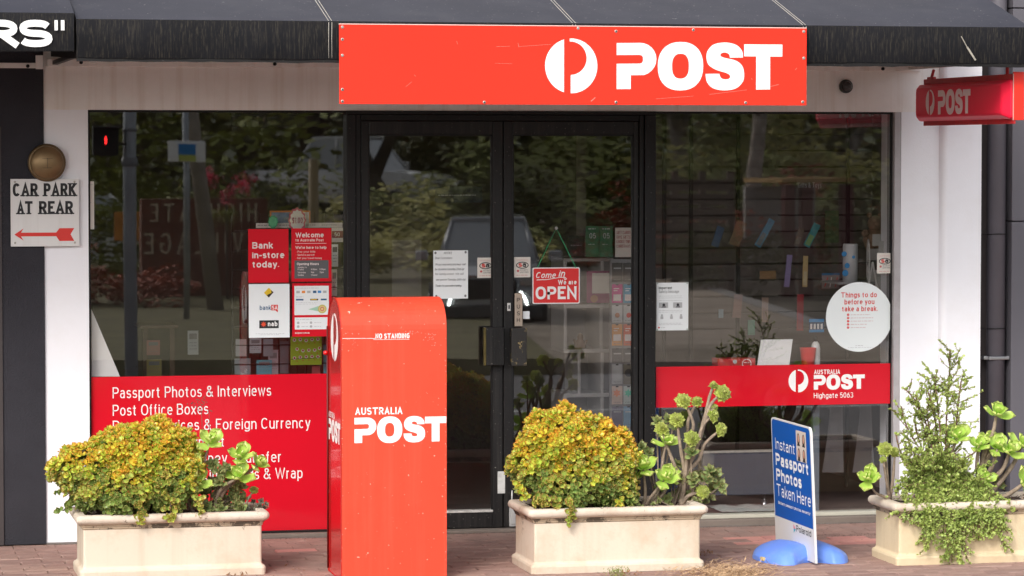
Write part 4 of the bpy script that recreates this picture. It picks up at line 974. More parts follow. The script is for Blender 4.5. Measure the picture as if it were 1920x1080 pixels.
for i, s_ in enumerate('PUSH'): P.text(s_, 969, 566 + i * 12.6, 7.4, 6, .15, blackink)
P.done()
P = Panel('sticker', 'small blank pale square stuck below the push plate on the right door', 'sticker', (980.5, 583.5), (993, 598), .037, paper, .0006); P.done()

P = Panel('poster', 'white safety message sheet taped inside the right window', 'poster', (1231, 530), (1290.5, 619.5), IY, paper)
P.text('Important', 1235, 542, 5, 25, .17, blackink); P.text('Safety Message', 1235, 549, 5.2, 38, .10, greyink)
for y_ in (555, 558.5, 563.5, 582, 585, 606, 608.5): P.squig(1235, y_, 44, .6, faintink)
for x_ in (1235.5, 1262): P.rect(x_, 567, x_ + 17, 577, faintink, 1); P.disc(x_ + 9, 571.5, 2.6, blackink, 2); P.poly([(x_ + 4, 577), (x_ + 14, 577), (x_ + 12, 573), (x_ + 7, 573)], greyink, 2)
for x_ in (1241, 1259, 1277): P.disc(x_, 591, 2, faintink, 1); P.rect(x_ - 2.6, 593, x_ + 2.6, 598, faintink, 1)
for x_, y_ in ((1232, 531), (1289, 531), (1232, 618), (1289, 618)): P.rect(x_ - 2, y_ - 1.6, x_ + 2, y_ + 1.6, mat('tape', (.45, .50, .48), .3), 2)
P.disc(1235.5, 614, 1.6, redink, 2); P.squig(1239, 614, 8, .8, faintink); P.done()

def csh(s):
    q = MB(); cx, cz, r_ = (s.x0 + s.x1) / 2, (s.z0 + s.z1) / 2, (s.z1 - s.z0) / 2
    ring = [(cx + r_ * math.cos(2 * math.pi * k / 64), cz + r_ * math.sin(2 * math.pi * k / 64)) for k in range(64)]
    q.quad(*[(a, s.Y, b) for a, b in ring]); q.build('sheet', mat('disc_white', (.82, .87, .87), .5), s.root)
P = Panel('round_sticker', 'large round pale sticker listing things to do before you take a break', 'sticker', (1549, 529), (1672.5, 659.5), GY - .003, None, shape=csh)
for s_, x_, y_, w_ in (('Things to do', 1576.5, 557.5, 67), ('before you', 1583, 570.5, 56), ('take a break.', 1578.5, 583.5, 67)): P.text(s_, x_, y_, 9.6, w_, .155, redink)
for i, w_ in enumerate((36, 42, 42, 30, 28)): P.disc(1590, 589.8 + 6 * i, 2.3, redink, 1); P.line([(1589, 589.8 + 6 * i), (1591.4, 588.4 + 6 * i)], .5, whiteink); P.squig(1595, 590 + 6 * i, w_, 1.1, mat('rose_faint', (.68, .50, .50), .5))
P.squig(1604, 648, 14, .8, faintink); P.squig(1590, 651.5, 46, .6, faintink); P.done()
# ------------------------------------------------------------------ plants
def leaf(q, M, L_, W_, cup=.25, bend=.25, wide=.62, n=5, m=4, tipw=.25, thick=0):
    """obovate leaf along +Y of M, face up +Z; edge attribute 0 centre .. 1 margin"""
    base = len(q.v)
    for i in range(n + 1):
        t = 1 - (1 - i / n) ** 1.35; pk = .45 + .3 * wide
        w = W_ * .5 * (tipw + (1 - tipw) * math.sin(math.pi / 2 * t / pk) if t < pk else max(.16, math.sqrt(max(0, 1 - ((t - pk) / (1 - pk)) ** 2))))
        for j in range(m + 1):
            s_ = -1 + 2 * j / m
            x = s_ * w; z = cup * W_ * s_ * s_ * (.4 + .6 * t) * .5 + bend * L_ * t * t; y = t * L_ * (1 - .16 * s_ * s_ * t)
            q.v.append(tuple(M @ Vector((x, y, z)))); q.e.append(max(abs(s_) ** 2 * (.35 + .65 * t), t ** 3 * .95))
    for i in range(n):
        for j in range(m): o_ = base + i * (m + 1) + j; q.f.append((o_, o_ + 1, o_ + m + 2, o_ + m + 1)); q.mi.append(0); q.sm.append(True)
def rosette(rr, pairs, L0, L1, wr, el0, el1, step=90, per=2, cup=.35, bend=.15, wide=.6, n=4, m=3, sink=.3):
    """leaves in whorls: outermost first; elevation el0 (outer) .. el1 (inner) degrees"""
    q = MB()
    for k in range(pairs):
        f = k / max(1, pairs - 1); L_ = L0 + (L1 - L0) * f; el = el0 + (el1 - el0) * f
        for j in range(per):
            az = step * k + j * 360 / per + rr.uniform(-9, 9)
            M = Matrix.Rotation(R(az), 4, 'Z') @ Matrix.Translation((0, 0, L0 * sink * f)) @ Matrix.Rotation(R(el + rr.uniform(-8, 8)), 4, 'X')
            s_ = rr.uniform(.88, 1.1); leaf(q, M, L_ * s_, L_ * wr * s_, cup, bend, wide, n, m)
    return q
def rmesh(q, m, name='rosette'): me = q.mesh(name); me.materials.append(m); return me
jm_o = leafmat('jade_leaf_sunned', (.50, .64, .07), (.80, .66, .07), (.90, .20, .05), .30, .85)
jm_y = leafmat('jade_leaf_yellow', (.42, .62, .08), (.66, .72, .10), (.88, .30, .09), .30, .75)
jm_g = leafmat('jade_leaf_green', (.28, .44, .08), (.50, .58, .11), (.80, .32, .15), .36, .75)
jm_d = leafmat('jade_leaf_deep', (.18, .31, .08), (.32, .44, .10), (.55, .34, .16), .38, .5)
ae_m = leafmat('aeonium_leaf', (.46, .58, .10), (.66, .74, .18), (.86, .86, .36), .42, .8)
bl_m = leafmat('broad_leaf', (.38, .60, .09), (.54, .72, .15), (.76, .68, .28), .34, .6)
bl_g = leafmat('blue_green_leaf', (.20, .30, .10), (.34, .42, .16), (.60, .32, .18), .45, .6)
po_m = leafmat('trailing_leaf', (.30, .42, .09), (.50, .60, .16), (.54, .58, .22), .40, .4)
gr_m = leafmat('grey_leaf', (.20, .25, .18), (.30, .33, .24), (.45, .42, .34), .6, .4)
stemm = mat('succulent_stem', (.30, .23, .17), .85, var=.35, vscale=25, bump=1, bscale=90, dirt=((.13, .09, .06), .6, 40))
stemd = mat('old_stem', (.12, .085, .06), .9, var=.4, vscale=25, bump=1, bscale=90)
rj = random.Random(21)
JR = {k: [rmesh(rosette(rj, 3, .041, .026, .68, 14, 60, cup=.4, bend=.22, n=6, m=4), m) for _ in range(4)] for k, m in (('o', jm_o), ('y', jm_y), ('g', jm_g), ('d', jm_d))}
def frame(p, d, spin=0, s_=1):
    d = Vector(d).normalized(); x = d.orthogonal().normalized(); y = d.cross(x)
    return Matrix.Translation(p) @ Matrix(((x.x, y.x, d.x, 0), (x.y, y.y, d.y, 0), (x.z, y.z, d.z, 0), (0, 0, 0, 1))) @ Matrix.Rotation(spin, 4, 'Z') @ Matrix.Scale(s_, 4)
def joined(items, name, m, parent, kind='stuff'):
    q = MB()
    for me, M in items:
        n0 = len(q.v); q.v += [tuple(M @ v.co) for v in me.vertices]; q.f += [tuple(n0 + i for i in p.vertices) for p in me.polygons]
        ea = [0.0] * len(me.vertices); me.attributes['edge'].data.foreach_get('value', ea); q.e += ea
    q.mi = [0] * len(q.f); q.sm = [True] * len(q.f); return q.build(name, m, parent, kind)
def jade(label, lobes, base, seed, dens=.0265, group=None):
    """lobes = [(px, py, rx_px, ry_px, Y, depth)] outline measured on the photograph at depth Y"""
    rr = random.Random(seed); t = thing('jade_bush', label, 'succulent', base)
    L_ = []
    for px, py, rx, ry, Y, dp in lobes:
        c = at(px, py, Y); s_ = scl(px, py, Y); L_.append((c, rx * s_[0], dp, ry * s_[1]))
    pts = []; tries = 0; cell = {}
    while tries < 60000 and len(pts) < 1150:
        tries += 1; i = rr.choices(range(len(L_)), [l[1] * l[3] for l in L_])[0]; c, rx, ry_, rz = L_[i]
        v = Vector((rr.gauss(0, 1), rr.gauss(0, 1), rr.gauss(0, 1))).normalized()
        if v.z < -.75 or (v.z < -.35 and rr.random() < .45): continue
        lump = 1 + .15 * math.sin(v.x * 7 + i) * math.cos(v.z * 6 + v.y * 4)
        p = c + Vector((v.x * rx, v.y * ry_, v.z * rz)) * lump * rr.uniform(.88, 1.0)
        ins = False
        for k, (c2, a2, b2, d2) in enumerate(L_):
            w = p - c2
            if k != i and (w.x / a2) ** 2 + (w.y / b2) ** 2 + (w.z / d2) ** 2 < .78: ins = True
        if ins: continue
        key = tuple(int(math.floor(x / dens)) for x in p); bad = False
        for dx_ in (-1, 0, 1):
            for dy in (-1, 0, 1):
                for dz in (-1, 0, 1):
                    for o_ in cell.get((key[0] + dx_, key[1] + dy, key[2] + dz), ()):
                        if (o_ - p).length < dens: bad = True
        if bad: continue
        cell.setdefault(key, []).append(p)
        nrm = Vector((v.x / 1, v.y / 1, v.z)) ; nrm = (nrm + Vector((rr.uniform(-.35, .35), rr.uniform(-.35, .35) - .15, .45 + rr.uniform(-.3, .3)))).normalized()
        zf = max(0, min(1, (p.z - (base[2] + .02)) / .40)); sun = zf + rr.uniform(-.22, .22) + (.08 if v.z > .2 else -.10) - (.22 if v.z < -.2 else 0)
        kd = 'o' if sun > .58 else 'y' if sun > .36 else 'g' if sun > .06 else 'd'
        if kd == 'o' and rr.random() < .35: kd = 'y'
        pts.append((p, nrm, kd, v))
    print('jade', len(pts), tries)
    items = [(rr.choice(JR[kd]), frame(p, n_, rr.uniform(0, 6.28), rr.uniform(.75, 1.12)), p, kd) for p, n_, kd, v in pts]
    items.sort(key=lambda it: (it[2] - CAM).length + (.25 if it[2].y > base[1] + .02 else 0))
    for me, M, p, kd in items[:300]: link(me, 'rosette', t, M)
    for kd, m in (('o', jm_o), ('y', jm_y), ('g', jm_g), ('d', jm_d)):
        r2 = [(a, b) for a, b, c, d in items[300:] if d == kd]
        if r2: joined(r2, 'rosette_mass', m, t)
    # inner leaves so that the crown is not hollow, and the branches
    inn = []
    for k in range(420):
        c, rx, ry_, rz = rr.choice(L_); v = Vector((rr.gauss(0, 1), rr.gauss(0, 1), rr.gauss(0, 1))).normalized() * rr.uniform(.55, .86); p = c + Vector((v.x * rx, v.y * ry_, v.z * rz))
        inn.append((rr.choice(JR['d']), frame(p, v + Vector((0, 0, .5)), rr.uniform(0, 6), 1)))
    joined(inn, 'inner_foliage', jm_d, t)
    for k in range(16):
        it = rr.choice(pts); p = it[0]; b0 = Vector(base) + Vector((rr.uniform(-.22, .22), rr.uniform(-.08, .08), -.02)); c = (b0 + p) / 2 + Vector((rr.uniform(-.05, .05), rr.uniform(-.04, .04), .03)); q = MB()
        q.tube([b0, (b0 * 2 + c) / 3 + Vector((0, 0, .02)), c, p], [.019, .015, .010, .005], 7); q.build('branch', stemd, t)
    return t
def hang(parent, seed, px0, py0, px1, py1, Y, n, kd='g', wid=.02, s0=.8):
    rr = random.Random(seed); a, b = at(px0, py0, Y), at(px1, py1, Y)
    q = MB(); q.tube([a, (a + b) / 2 + Vector((0, -.01, .01)), b], [.005, .004, .003], 5); q.build('branch', stemd, parent)
    for k in range(n):
        f = k / max(1, n - 1); p = a + (b - a) * f + Vector((rr.uniform(-wid, wid), rr.uniform(-.02, .01), rr.uniform(-.01, .01)))
        link(rr.choice(JR[kd]), 'rosette', parent, frame(p, (rr.uniform(-.6, .6), -.9, rr.uniform(-.1, .5)), rr.uniform(0, 6), rr.uniform(s0, 1.05)))
Y1 = -1.33
j1 = jade('broad orange tipped jade bush filling the left trough', [(280, 870, 92, 76, Y1, .22), (178, 882, 80, 48, Y1, .19), (330, 895, 42, 66, Y1 - .03, .17), (240, 915, 104, 48, Y1 - .04, .19), (225, 850, 50, 42, Y1, .13), (325, 850, 38, 30, Y1, .12)], (at(270, 963, Y1).x, Y1, H1 - .02), 4)
hang(j1, 1, 150, 935, 118, 958, Y1, 6, 'd'); hang(j1, 2, 205, 930, 206, 962, Y1 - .14, 5, 'g'); hang(j1, 3, 262, 940, 262, 980, Y1 - .19, 7, 'g'); hang(j1, 4, 320, 930, 320, 976, Y1 - .19, 8, 'g'); hang(j1, 9, 368, 930, 378, 965, Y1 - .18, 6, 'g')
hang(j1, 5, 140, 905, 112, 918, Y1, 4, 'd'); hang(j1, 6, 120, 870, 95, 882, Y1, 5, 'g')
Y2 = -1.58
j2 = jade('tall round orange tipped jade bush in the trough right of the posting box', [(1048, 838, 68, 70, Y2, .21), (1132, 864, 54, 66, Y2, .19), (1015, 872, 52, 56, Y2, .17), (1085, 900, 88, 54, Y2 - .03, .19), (1150, 915, 38, 40, Y2 - .03, .14), (1110, 815, 36, 30, Y2, .12)], (at(1085, 955, Y2).x, Y2, H2 - .02), 8)
hang(j2, 1, 975, 870, 950, 868, Y2, 5, 'g'); hang(j2, 2, 1002, 935, 1008, 948, Y2 - .18, 6, 'g', .035); hang(j2, 3, 1068, 940, 1068, 982, Y2 - .245, 10, 'g', .018, .65); hang(j2, 4, 1030, 930, 1036, 953, Y2 - .2, 6, 'g', .03); hang(j2, 5, 1160, 940, 1166, 955, Y2 - .2, 4, 'y')
hang(j2, 6, 970, 910, 975, 930, Y2 - .1, 4, 'y')

ra = random.Random(31)
AE = [rmesh(rosette(ra, 11, .049, .014, .66, -8, 78, step=37, per=7, cup=.25, bend=.10, wide=.8, n=4, m=4, sink=.75), ae_m) for _ in range(3)]
BL = [rmesh(rosette(ra, 4, .106, .064, .72, 8, 58, step=86, per=2, cup=.32, bend=.22, wide=.85, n=10, m=6, sink=.18), bl_m) for _ in range(4)]
BG = [rmesh(rosette(ra, 5, .044, .022, .52, 14, 66, step=67, per=3, cup=.35, bend=.1, wide=.6), bl_g) for _ in range(3)]
GL = [rmesh(rosette(ra, 7, .026, .012, .34, 18, 72, step=53, per=4, cup=.3, bend=.1), gr_m) for _ in range(2)]
def stemmed(name, label, Y, root, heads, meshes, thick, mname='rosette', group=None, zoff=0, sm=None, cat='succulent'):
    """root (px, py); heads = [(px, py, scale, facing, bends [(px, py)..])] all measured at depth Y (+ own offset)"""
    b = at(root[0], root[1], Y); t = thing(name, label, cat, b, group); rr = random.Random(int(root[0] * 3 + root[1]))
    for hx_, hy, s_, face, mid, dy in heads:
        p = at(hx_, hy, Y + dy); pts = [b + Vector((rr.uniform(-.004, .004), 0, 0))] + [at(mx, my, Y + dy * (k + 1) / (len(mid) + 1)) for k, (mx, my) in enumerate(mid)] + [p]
        # smooth the path
        sp = []
        for i in range(len(pts) - 1):
            p0, p1_, p2_, p3_ = pts[max(i - 1, 0)], pts[i], pts[i + 1], pts[min(i + 2, len(pts) - 1)]
            for k in range(5): u = k / 5; sp.append(.5 * (2 * p1_ + (p2_ - p0) * u + (2 * p0 - 5 * p1_ + 4 * p2_ - p3_) * u * u + (3 * p1_ - p0 - 3 * p2_ + p3_) * u ** 3))
        sp.append(pts[-1]); n_ = len(sp); q = MB()
        q.tube(sp, [thick * (1.15 - .6 * i / (n_ - 1)) * (1 + .08 * math.sin(i * 2.3)) for i in range(n_)], 8); q.build('stem', sm or stemm, t)
        d = Vector(face) if face else (sp[-1] - sp[-3]).normalized() + Vector((0, -.55, .35))
        link(rr.choice(meshes), mname, t, frame(p - Vector(d).normalized() * .008, d, rr.uniform(0, 6.28), s_))
    return t
# the left trough's broad leaved plants, right of the bush
YB = -1.36
stemmed('broad_leaf_succulent', 'pale broad leaved succulent rising at the right of the left jade bush', YB, (362, 962), [(392, 832, .95, (.1, -.7, .8), [(357, 930), (378, 880)], -.03), (350, 880, 1.0, (-.15, -.95, .35), [(350, 930)], -.09), (372, 905, .9, (.2, -.75, .5), [(356, 930)], -.07)], BL, .011, group=None)
stemmed('broad_leaf_succulent', 'pale broad leaved succulent leaning right out of the left trough', YB, (402, 962), [(452, 858, .95, (-.1, -.7, .8), [(410, 930), (440, 895)], -.02), (482, 873, .80, (.6, -.5, .8), [(420, 920), (455, 893)], -.02), (448, 895, 1.0, (-.1, -.7, .8), [(412, 920)], -.06)], BL, .013)
stemmed('green_rosette_plant', 'small bright green rosette on a short stem at the right of the left trough', YB, (455, 958), [(476, 918, .55, (-.2, -.8, .6), [(466, 935)], 0)], AE, .006)
gset = lambda label, Y, root, lst, mm, s_=1.0, th=.005, sm=None: stemmed('dull_green_succulent', label, Y, root, [(a, b, s_ * random.uniform(.85, 1.15), (random.uniform(-.6, .6), -.8, random.uniform(.2, .9)), [], random.uniform(-.06, .05)) for a, b in lst], mm, th, sm=sm)
gset('dull green low succulents between the broad leaved plants of the left trough', YB, (395, 958), [(398, 872, ), (412, 905), (385, 925), (406, 940), (420, 898), (430, 915), (376, 945), (436, 935), (415, 955), (395, 905), (442, 925), (425, 880), (405, 915), (422, 940), (438, 905), (450, 915), (458, 935), (400, 950), (388, 952), (428, 955), (444, 948), (410, 885), (452, 955), (415, 925)], BG, 1.2, .004, stemd)
gset('grey leaved small succulent at the right end of the left trough', YB, (475, 960), [(463, 950), (475, 940), (486, 948), (495, 952), (480, 957), (468, 960), (490, 940), (500, 945)], GL, .95, .003, stemd)
q = MB(); t = thing('dry_flower_stalk', 'thin dry flower stalks rising over the left trough before the red banner', 'flower stalk', at(380, 900, YB)); 
for (a, b, c) in (((381, 860), (379, 800), (377, 760)), ((390, 860), (393, 800), (392, 775))):
    q = MB(); q.tube([at(*a, YB), at(*b, YB), at(*c, YB)], [.0016, .0014, .001], 5); q.build('stalk', stemd, t)
q = MB(); rr = random.Random(2)
for k in range(26):
    a = rr.choice(((377, 757), (392, 773), (370, 752), (385, 750), (362, 758))); p = at(a[0] + rr.gauss(0, 3), a[1] + rr.gauss(0, 3), YB); s_ = .004
    q.lathe([(.001, -s_), (s_ * .8, 0), (.001, s_)], p, 'Z', 5)
for a in ((370, 752), (385, 750), (362, 758)): q.tube([at(378, 775, YB), at(*a, YB)], .0009, 4)
q.build('seed_head', stemd, t)
# the middle trough: rose headed plant
YM = -1.57
cam_d = lambda x=0, z=.3: (x - .2, -1, z)
stemmed('rosette_tree', 'tall branching plant with pale green rose shaped heads above the middle trough', YM, (1277, 950),
    [(1281, 751, .98, cam_d(0, .5), [(1284, 880), (1290, 830), (1300, 795)], -.02), (1355, 737, 1.05, cam_d(.25, .35), [(1287, 885), (1308, 835), (1325, 780), (1335, 755)], .0), (1338, 722, .62, (-.1, -.3, 1), [(1287, 885), (1306, 835), (1322, 780), (1330, 745)], .02),
     (1307, 753, .75, cam_d(.3, .9), [(1284, 880), (1291, 830), (1290, 790)], .03), (1269, 787, 1.0, cam_d(0, .35), [(1284, 895), (1276, 840)], -.04), (1297, 822, .98, cam_d(0, .3), [(1284, 895), (1288, 860)], -.06), (1337, 779, .85, (.6, -.8, .5), [(1287, 885), (1305, 845), (1317, 800)], -.02),
     (1352, 805, .88, (.5, -.8, .2), [(1286, 893), (1310, 862), (1322, 832)], -.03), (1341, 763, .50, (.5, -.8, .4), [(1287, 885), (1306, 840), (1322, 785)], .0), (1240, 803, .88, cam_d(0, .6), [(1281, 905), (1266, 875), (1252, 840)], .02), (1318, 922, .95, (.1, -.95, .25), [(1290, 930)], -.05)], AE, .0125)
stemmed('broad_leaf_succulent', 'bright broad leaved succulent between jade bush and rose headed plant', YM, (1205, 955),
    [(1206, 880, 1.0, (-.1, -.6, .9), [(1210, 925)], -.06), (1245, 900, 1.0, (.1, -.8, .7), [(1222, 930)], -.08), (1248, 832, .85, (.1, -.5, .9), [(1232, 925), (1240, 880)], 0.02), (1190, 893, .7, (-.5, -.6, .6), [(1188, 930)], 0), (1262, 895, .75, (.4, -.6, .8), [(1240, 930)], 0)], BL, .0105)
gset('dull green succulent behind the bright one in the middle trough', YM + .06, (1235, 950), [(1203, 838), (1215, 848), (1252, 786), (1262, 798), (1232, 790), (1244, 815)], BG, 1.0, .006)
gset('dull green red edged succulent at the right end of the middle trough', YM, (1300, 950), [(1330, 882), (1345, 905), (1325, 900), (1298, 895), (1310, 895), (1338, 890), (1300, 905), (1337, 918), (1287, 855), (1295, 850), (1350, 912)], BG + [BG[0]], 1.25, .006)
gset('low green succulents among the stems of the rose headed plant', YM + .03, (1262, 952), [(1268, 870), (1258, 905), (1282, 872), (1270, 925), (1290, 935), (1250, 935), (1316, 940), (1296, 925), (1330, 932), (1238, 915), (1280, 900)], BG, 1.0, .005)
gset('small green low succulents on the soil of the middle trough', YM - .1, (1270, 955), [(1225, 945), (1235, 938), (1302, 935), (1258, 948), (1200, 950), (1310, 940)], BG, .6, .003)
# the right trough
YR = -1.68
stemmed('rosette_tree', 'short two stemmed plant with pale green rose heads at the left of the right trough', YR, (1668, 935), [(1660, 842, 1.0, (-.1, -1, .35), [(1664, 900)], -.03), (1678, 848, .70, (.3, -.9, .4), [(1674, 900)], .0), (1656, 862, .45, (-.2, -1, .0), [(1663, 905)], -.06)], AE, .010)
stemmed('broad_leaf_succulent', 'broad leaved succulent leaning out left from the right trough', YR, (1672, 938), [(1628, 900, .95, (-.3, -.8, .7), [(1655, 930), (1640, 922)], -.06)], BL, .008)
stemmed('broad_leaf_succulent', 'large branching broad leaved succulent at the far right of the right trough', YR, (1845, 940),
    [(1868, 778, .95, (.1, -.6, .9), [(1838, 890), (1850, 835), (1862, 810)], .02), (1795, 822, 1.0, (-.1, -.7, .8), [(1825, 915), (1800, 890), (1782, 860)], -.02), (1835, 838, .85, (-.1, -.7, .8), [(1835, 900), (1832, 870)], -.04), (1852, 830, .85, (.0, -.7, .8), [(1840, 890), (1855, 850)], .02),
     (1870, 842, .95, (.1, -.7, .8), [(1848, 900), (1862, 870)], -.03), (1892, 848, .95, (.2, -.7, .8), [(1850, 910), (1880, 880)], -.05), (1782, 815, .8, (-.4, -.6, .8), [(1815, 915), (1776, 880)], .05), (1848, 900, .75, (0, -.8, .6), [(1846, 920)], -.1), (1915, 835, .9, (.3, -.6, .8), [(1870, 910), (1900, 870)], 0), (1922, 905, .9, (.3, -.9, .3), [(1885, 930)], -.12)], BL, .0155)
gset('dull green succulent low behind the trailing plant', YR, (1850, 938), [(1838, 902), (1862, 902), (1830, 915), (1870, 910)], BG, 1.2, .005)
# the trailing small leaved plant
def trailing(label, Y):
    rr = random.Random(77); b = at(1760, 940, Y); t = thing('trailing_bush', label, 'shrub', b)
    lv = MB(); stems = []
    def tiny(p, d, s_):
        for sg in (0, 1):
            M = frame(p, d, rr.uniform(0, 6.28) + sg * 3.1416) @ Matrix.Rotation(R(rr.uniform(20, 70)), 4, 'X'); leaf(lv, M, s_ * 1.3, s_ * 1.1, .3, .1, .7, 3, 2)
    def twig(pts, r_, step=.011, side=.5, ls=.0125, depth=0, spread=.06):
        sp = []
        P_ = [Vector(p) for p in pts]
        for i in range(len(P_) - 1):
            p0, p1_, p2_, p3_ = P_[max(i - 1, 0)], P_[i], P_[i + 1], P_[min(i + 2, len(P_) - 1)]
            n_ = max(2, int((p2_ - p1_).length / .02))
            for k in range(n_): u = k / n_; sp.append(.5 * (2 * p1_ + (p2_ - p0) * u + (2 * p0 - 5 * p1_ + 4 * p2_ - p3_) * u * u + (3 * p1_ - p0 - 3 * p2_ + p3_) * u ** 3))
        sp.append(P_[-1]); stems.append((sp, r_)); tot = 0; nxt = .02 if depth == 0 else 0
        for i in range(1, len(sp)):
            seg = (sp[i] - sp[i - 1]); Ls = seg.length; tot += Ls; d = seg.normalized() if Ls > 1e-6 else Vector((0, 0, 1))
            while nxt < tot:
                p = sp[i] - d * (tot - nxt)
                if rr.random() < .85: tiny(p, d, ls * rr.uniform(.75, 1.4))
                if depth < 2 and rr.random() < side:
                    v = (d * .55 + Vector((rr.uniform(-1, 1), rr.uniform(-.8, .6), rr.uniform(-.55, .75)))).normalized(); l_ = rr.uniform(.5, 1.5) * spread
                    twig([p, p + v * l_ * .5, p + v * l_ + Vector((0, 0, -.01 if d.z < 0 else .008))], r_ * .5, .010, .25 if depth == 0 else 0, ls * .95, depth + 1, spread * .5)
                nxt += step
    W = lambda px, py, dy=0: at(px, py, Y + dy)
    # upright leaders
    for pts in ([(1768, 935), (1772, 860), (1775, 780), (1780, 710), (1781, 655)], [(1768, 935), (1750, 850), (1735, 790), (1712, 745), (1694, 728)], [(1772, 900), (1758, 820), (1748, 760), (1735, 722)], [(1775, 900), (1790, 820), (1798, 745), (1802, 715)],
                [(1765, 930), (1730, 870), (1708, 840)], [(1765, 930), (1725, 830), (1715, 790)], [(1770, 900), (1762, 800), (1752, 705)], [(1760, 920), (1742, 840), (1722, 765), (1717, 740)], [(1765, 920), (1735, 860), (1700, 800), (1690, 762)], [(1768, 900), (1745, 815), (1738, 770), (1745, 745)], [(1765, 910), (1720, 880), (1690, 850), (1680, 815)]):
        twig([W(*p, rr.uniform(-.05, .05)) for p in pts], .0045, .014, .42, .0115, 0, .075)
    for px, py, x1, y1 in ((1777, 760, 1830, 742), (1778, 735, 1828, 725), (1778, 790, 1836, 790), (1779, 700, 1812, 705), (1779, 690, 1763, 672), (1780, 690, 1800, 655), (1776, 720, 1748, 708), (1777, 810, 1830, 800), (1750, 780, 1715, 775), (1777, 775, 1822, 760)):
        twig([W(px, py), W((px + x1) / 2, (py + y1) / 2 + 2), W(x1, y1)], .002, .011, .12, .0095, 1, .03)
    # dense mound over the soil and the front rim
    for k in range(62):
        x0 = rr.uniform(1715, 1815); x1 = x0 + rr.gauss(0, 34); y1 = rr.uniform(845, 930); x1 = min(max(x1, 1682), 1845)
        twig([W(1765 + rr.uniform(-25, 25), 940, 0), W(x0, 905, rr.uniform(-.12, .02)), W(x1, y1, rr.uniform(-.24, .02))], .003, .011, .5, .0125, 1, .05)
    # trailers down over the front
    for k in range(44):
        x0 = rr.uniform(1700, 1850); mid_x = x0 + rr.gauss(0, 14) + 6; f = 1 - abs((x0 - 1775) / 95); y1 = 950 + max(0, f) * rr.uniform(10, 100); x1 = mid_x + rr.gauss(0, 16)
        twig([W(1768 + (x0 - 1768) * .5, 935, -.02), W(x0, 915, -.16), W(mid_x, 950, -.235), W(x1, y1, -.25)], .003, .011, .5, .013, 1, .045)
    for x1, y1 in ((1785, 1055), (1800, 1062), (1776, 1045), (1812, 1048), (1770, 1020), (1822, 1010), (1890, 1000), (1886, 1026), (1870, 985), (1745, 1010), (1690, 975), (1726, 1008), (1835, 1010), (1850, 1005), (1790, 1035)):
        mx = 1785 + (x1 - 1785) * .55; twig([W(1775, 925, -.05), W(mx, 930, -.2), W(mx + (x1 - mx) * .5, (935 + y1) / 2, -.245), W(x1, y1, -.25 + rr.uniform(-.02, .0))], .0035, .012, .50, .0125, 0, .045)
    q = MB()
    for sp, r_ in stems: q.tube(sp[::2] + [sp[-1]] if len(sp) > 3 else sp, r_, 4, False)
    q.build('stems', mat('reddish_twig', (.16, .085, .06), .8, var=.3), t, 'stuff')
    lv.mi = [0] * len(lv.f); o = lv.build('foliage', po_m, t, 'stuff'); print('trailing', len(lv.f)); return t
trailing('green small leaved bush trailing over the front of the right trough', YR + .02)
# dry straw and weeds on the paving
ds = thing('dry_grass_heap', 'heap of dry straw on the paving beside the middle trough', 'dry grass', gnd(1380, 1075)); rr = random.Random(9); q = MB()
for k in range(1500):
    px, py = rr.gauss(1362, 44), rr.gauss(1076, 9)
    if px < 1305 and py < 1066: continue
    if px > 1462 and rr.random() < .7: continue
    p = gnd(px, py) + Vector((0, 0, abs(rr.gauss(0, .008)))); a = rr.uniform(0, 6.28); l_ = rr.uniform(.02, .075); d = Vector((math.cos(a), math.sin(a) * .8, rr.uniform(-.1, .45))) * l_; c = Vector((rr.uniform(-1, 1), rr.uniform(-1, 1), rr.uniform(0, 1))) * l_ * .2
    w = Vector((-math.sin(a), math.cos(a), .5)) * .0013
    q.quad(p - w, p + w, p + d * .5 + c + w, p + d * .5 + c - w); q.quad(p + d * .5 + c - w, p + d * .5 + c + w, p + d + w * .3, p + d - w * .3)
q.build('straw', mat('straw', (.50, .33, .19), .85, var=.5, vscale=60), ds, 'stuff')
ds = thing('small_weed', 'small green weed at the foot of the middle trough', 'weed', gnd(1156, 1078)); q = MB()
for k in range(240):
    p = gnd(rr.gauss(1156, 9), rr.gauss(1080, 3)) + Vector((0, 0, rr.uniform(0, .035))); leaf(q, frame(p, (rr.uniform(-1, 1), rr.uniform(-1, .3), rr.uniform(.2, 1)), rr.uniform(0, 6), 1) @ Matrix.Rotation(1.2, 4, 'X'), .010, .005, n=2, m=2)
q.build('foliage', gl_w := leafmat('weed_leaf', (.20, .26, .06), (.30, .34, .10), (.4, .4, .2), .5, .3), ds, 'stuff')
q = MB(); dl = thing('leaf_litter_patch', 'few brown fallen leaves by the left trough', 'litter', gnd(420, 1078))
for k in range(60):
    px, py = rr.choice(((405, 1076), (440, 1078), (1180, 1079), (560, 1070), (1320, 1040))); p = gnd(px + rr.gauss(0, 14), py + rr.gauss(0, 3)) + Vector((0, 0, .004)); leaf(q, frame(p, (rr.uniform(-.5, .5), rr.uniform(-.8, .5), 1), rr.uniform(0, 6), 1) @ Matrix.Rotation(.3, 4, 'X'), .02, .009, n=3, m=2)
q.build('dead_leaf', mat('dead_leaf', (.28, .14, .06), .8, var=.4, vscale=40), dl, 'stuff')
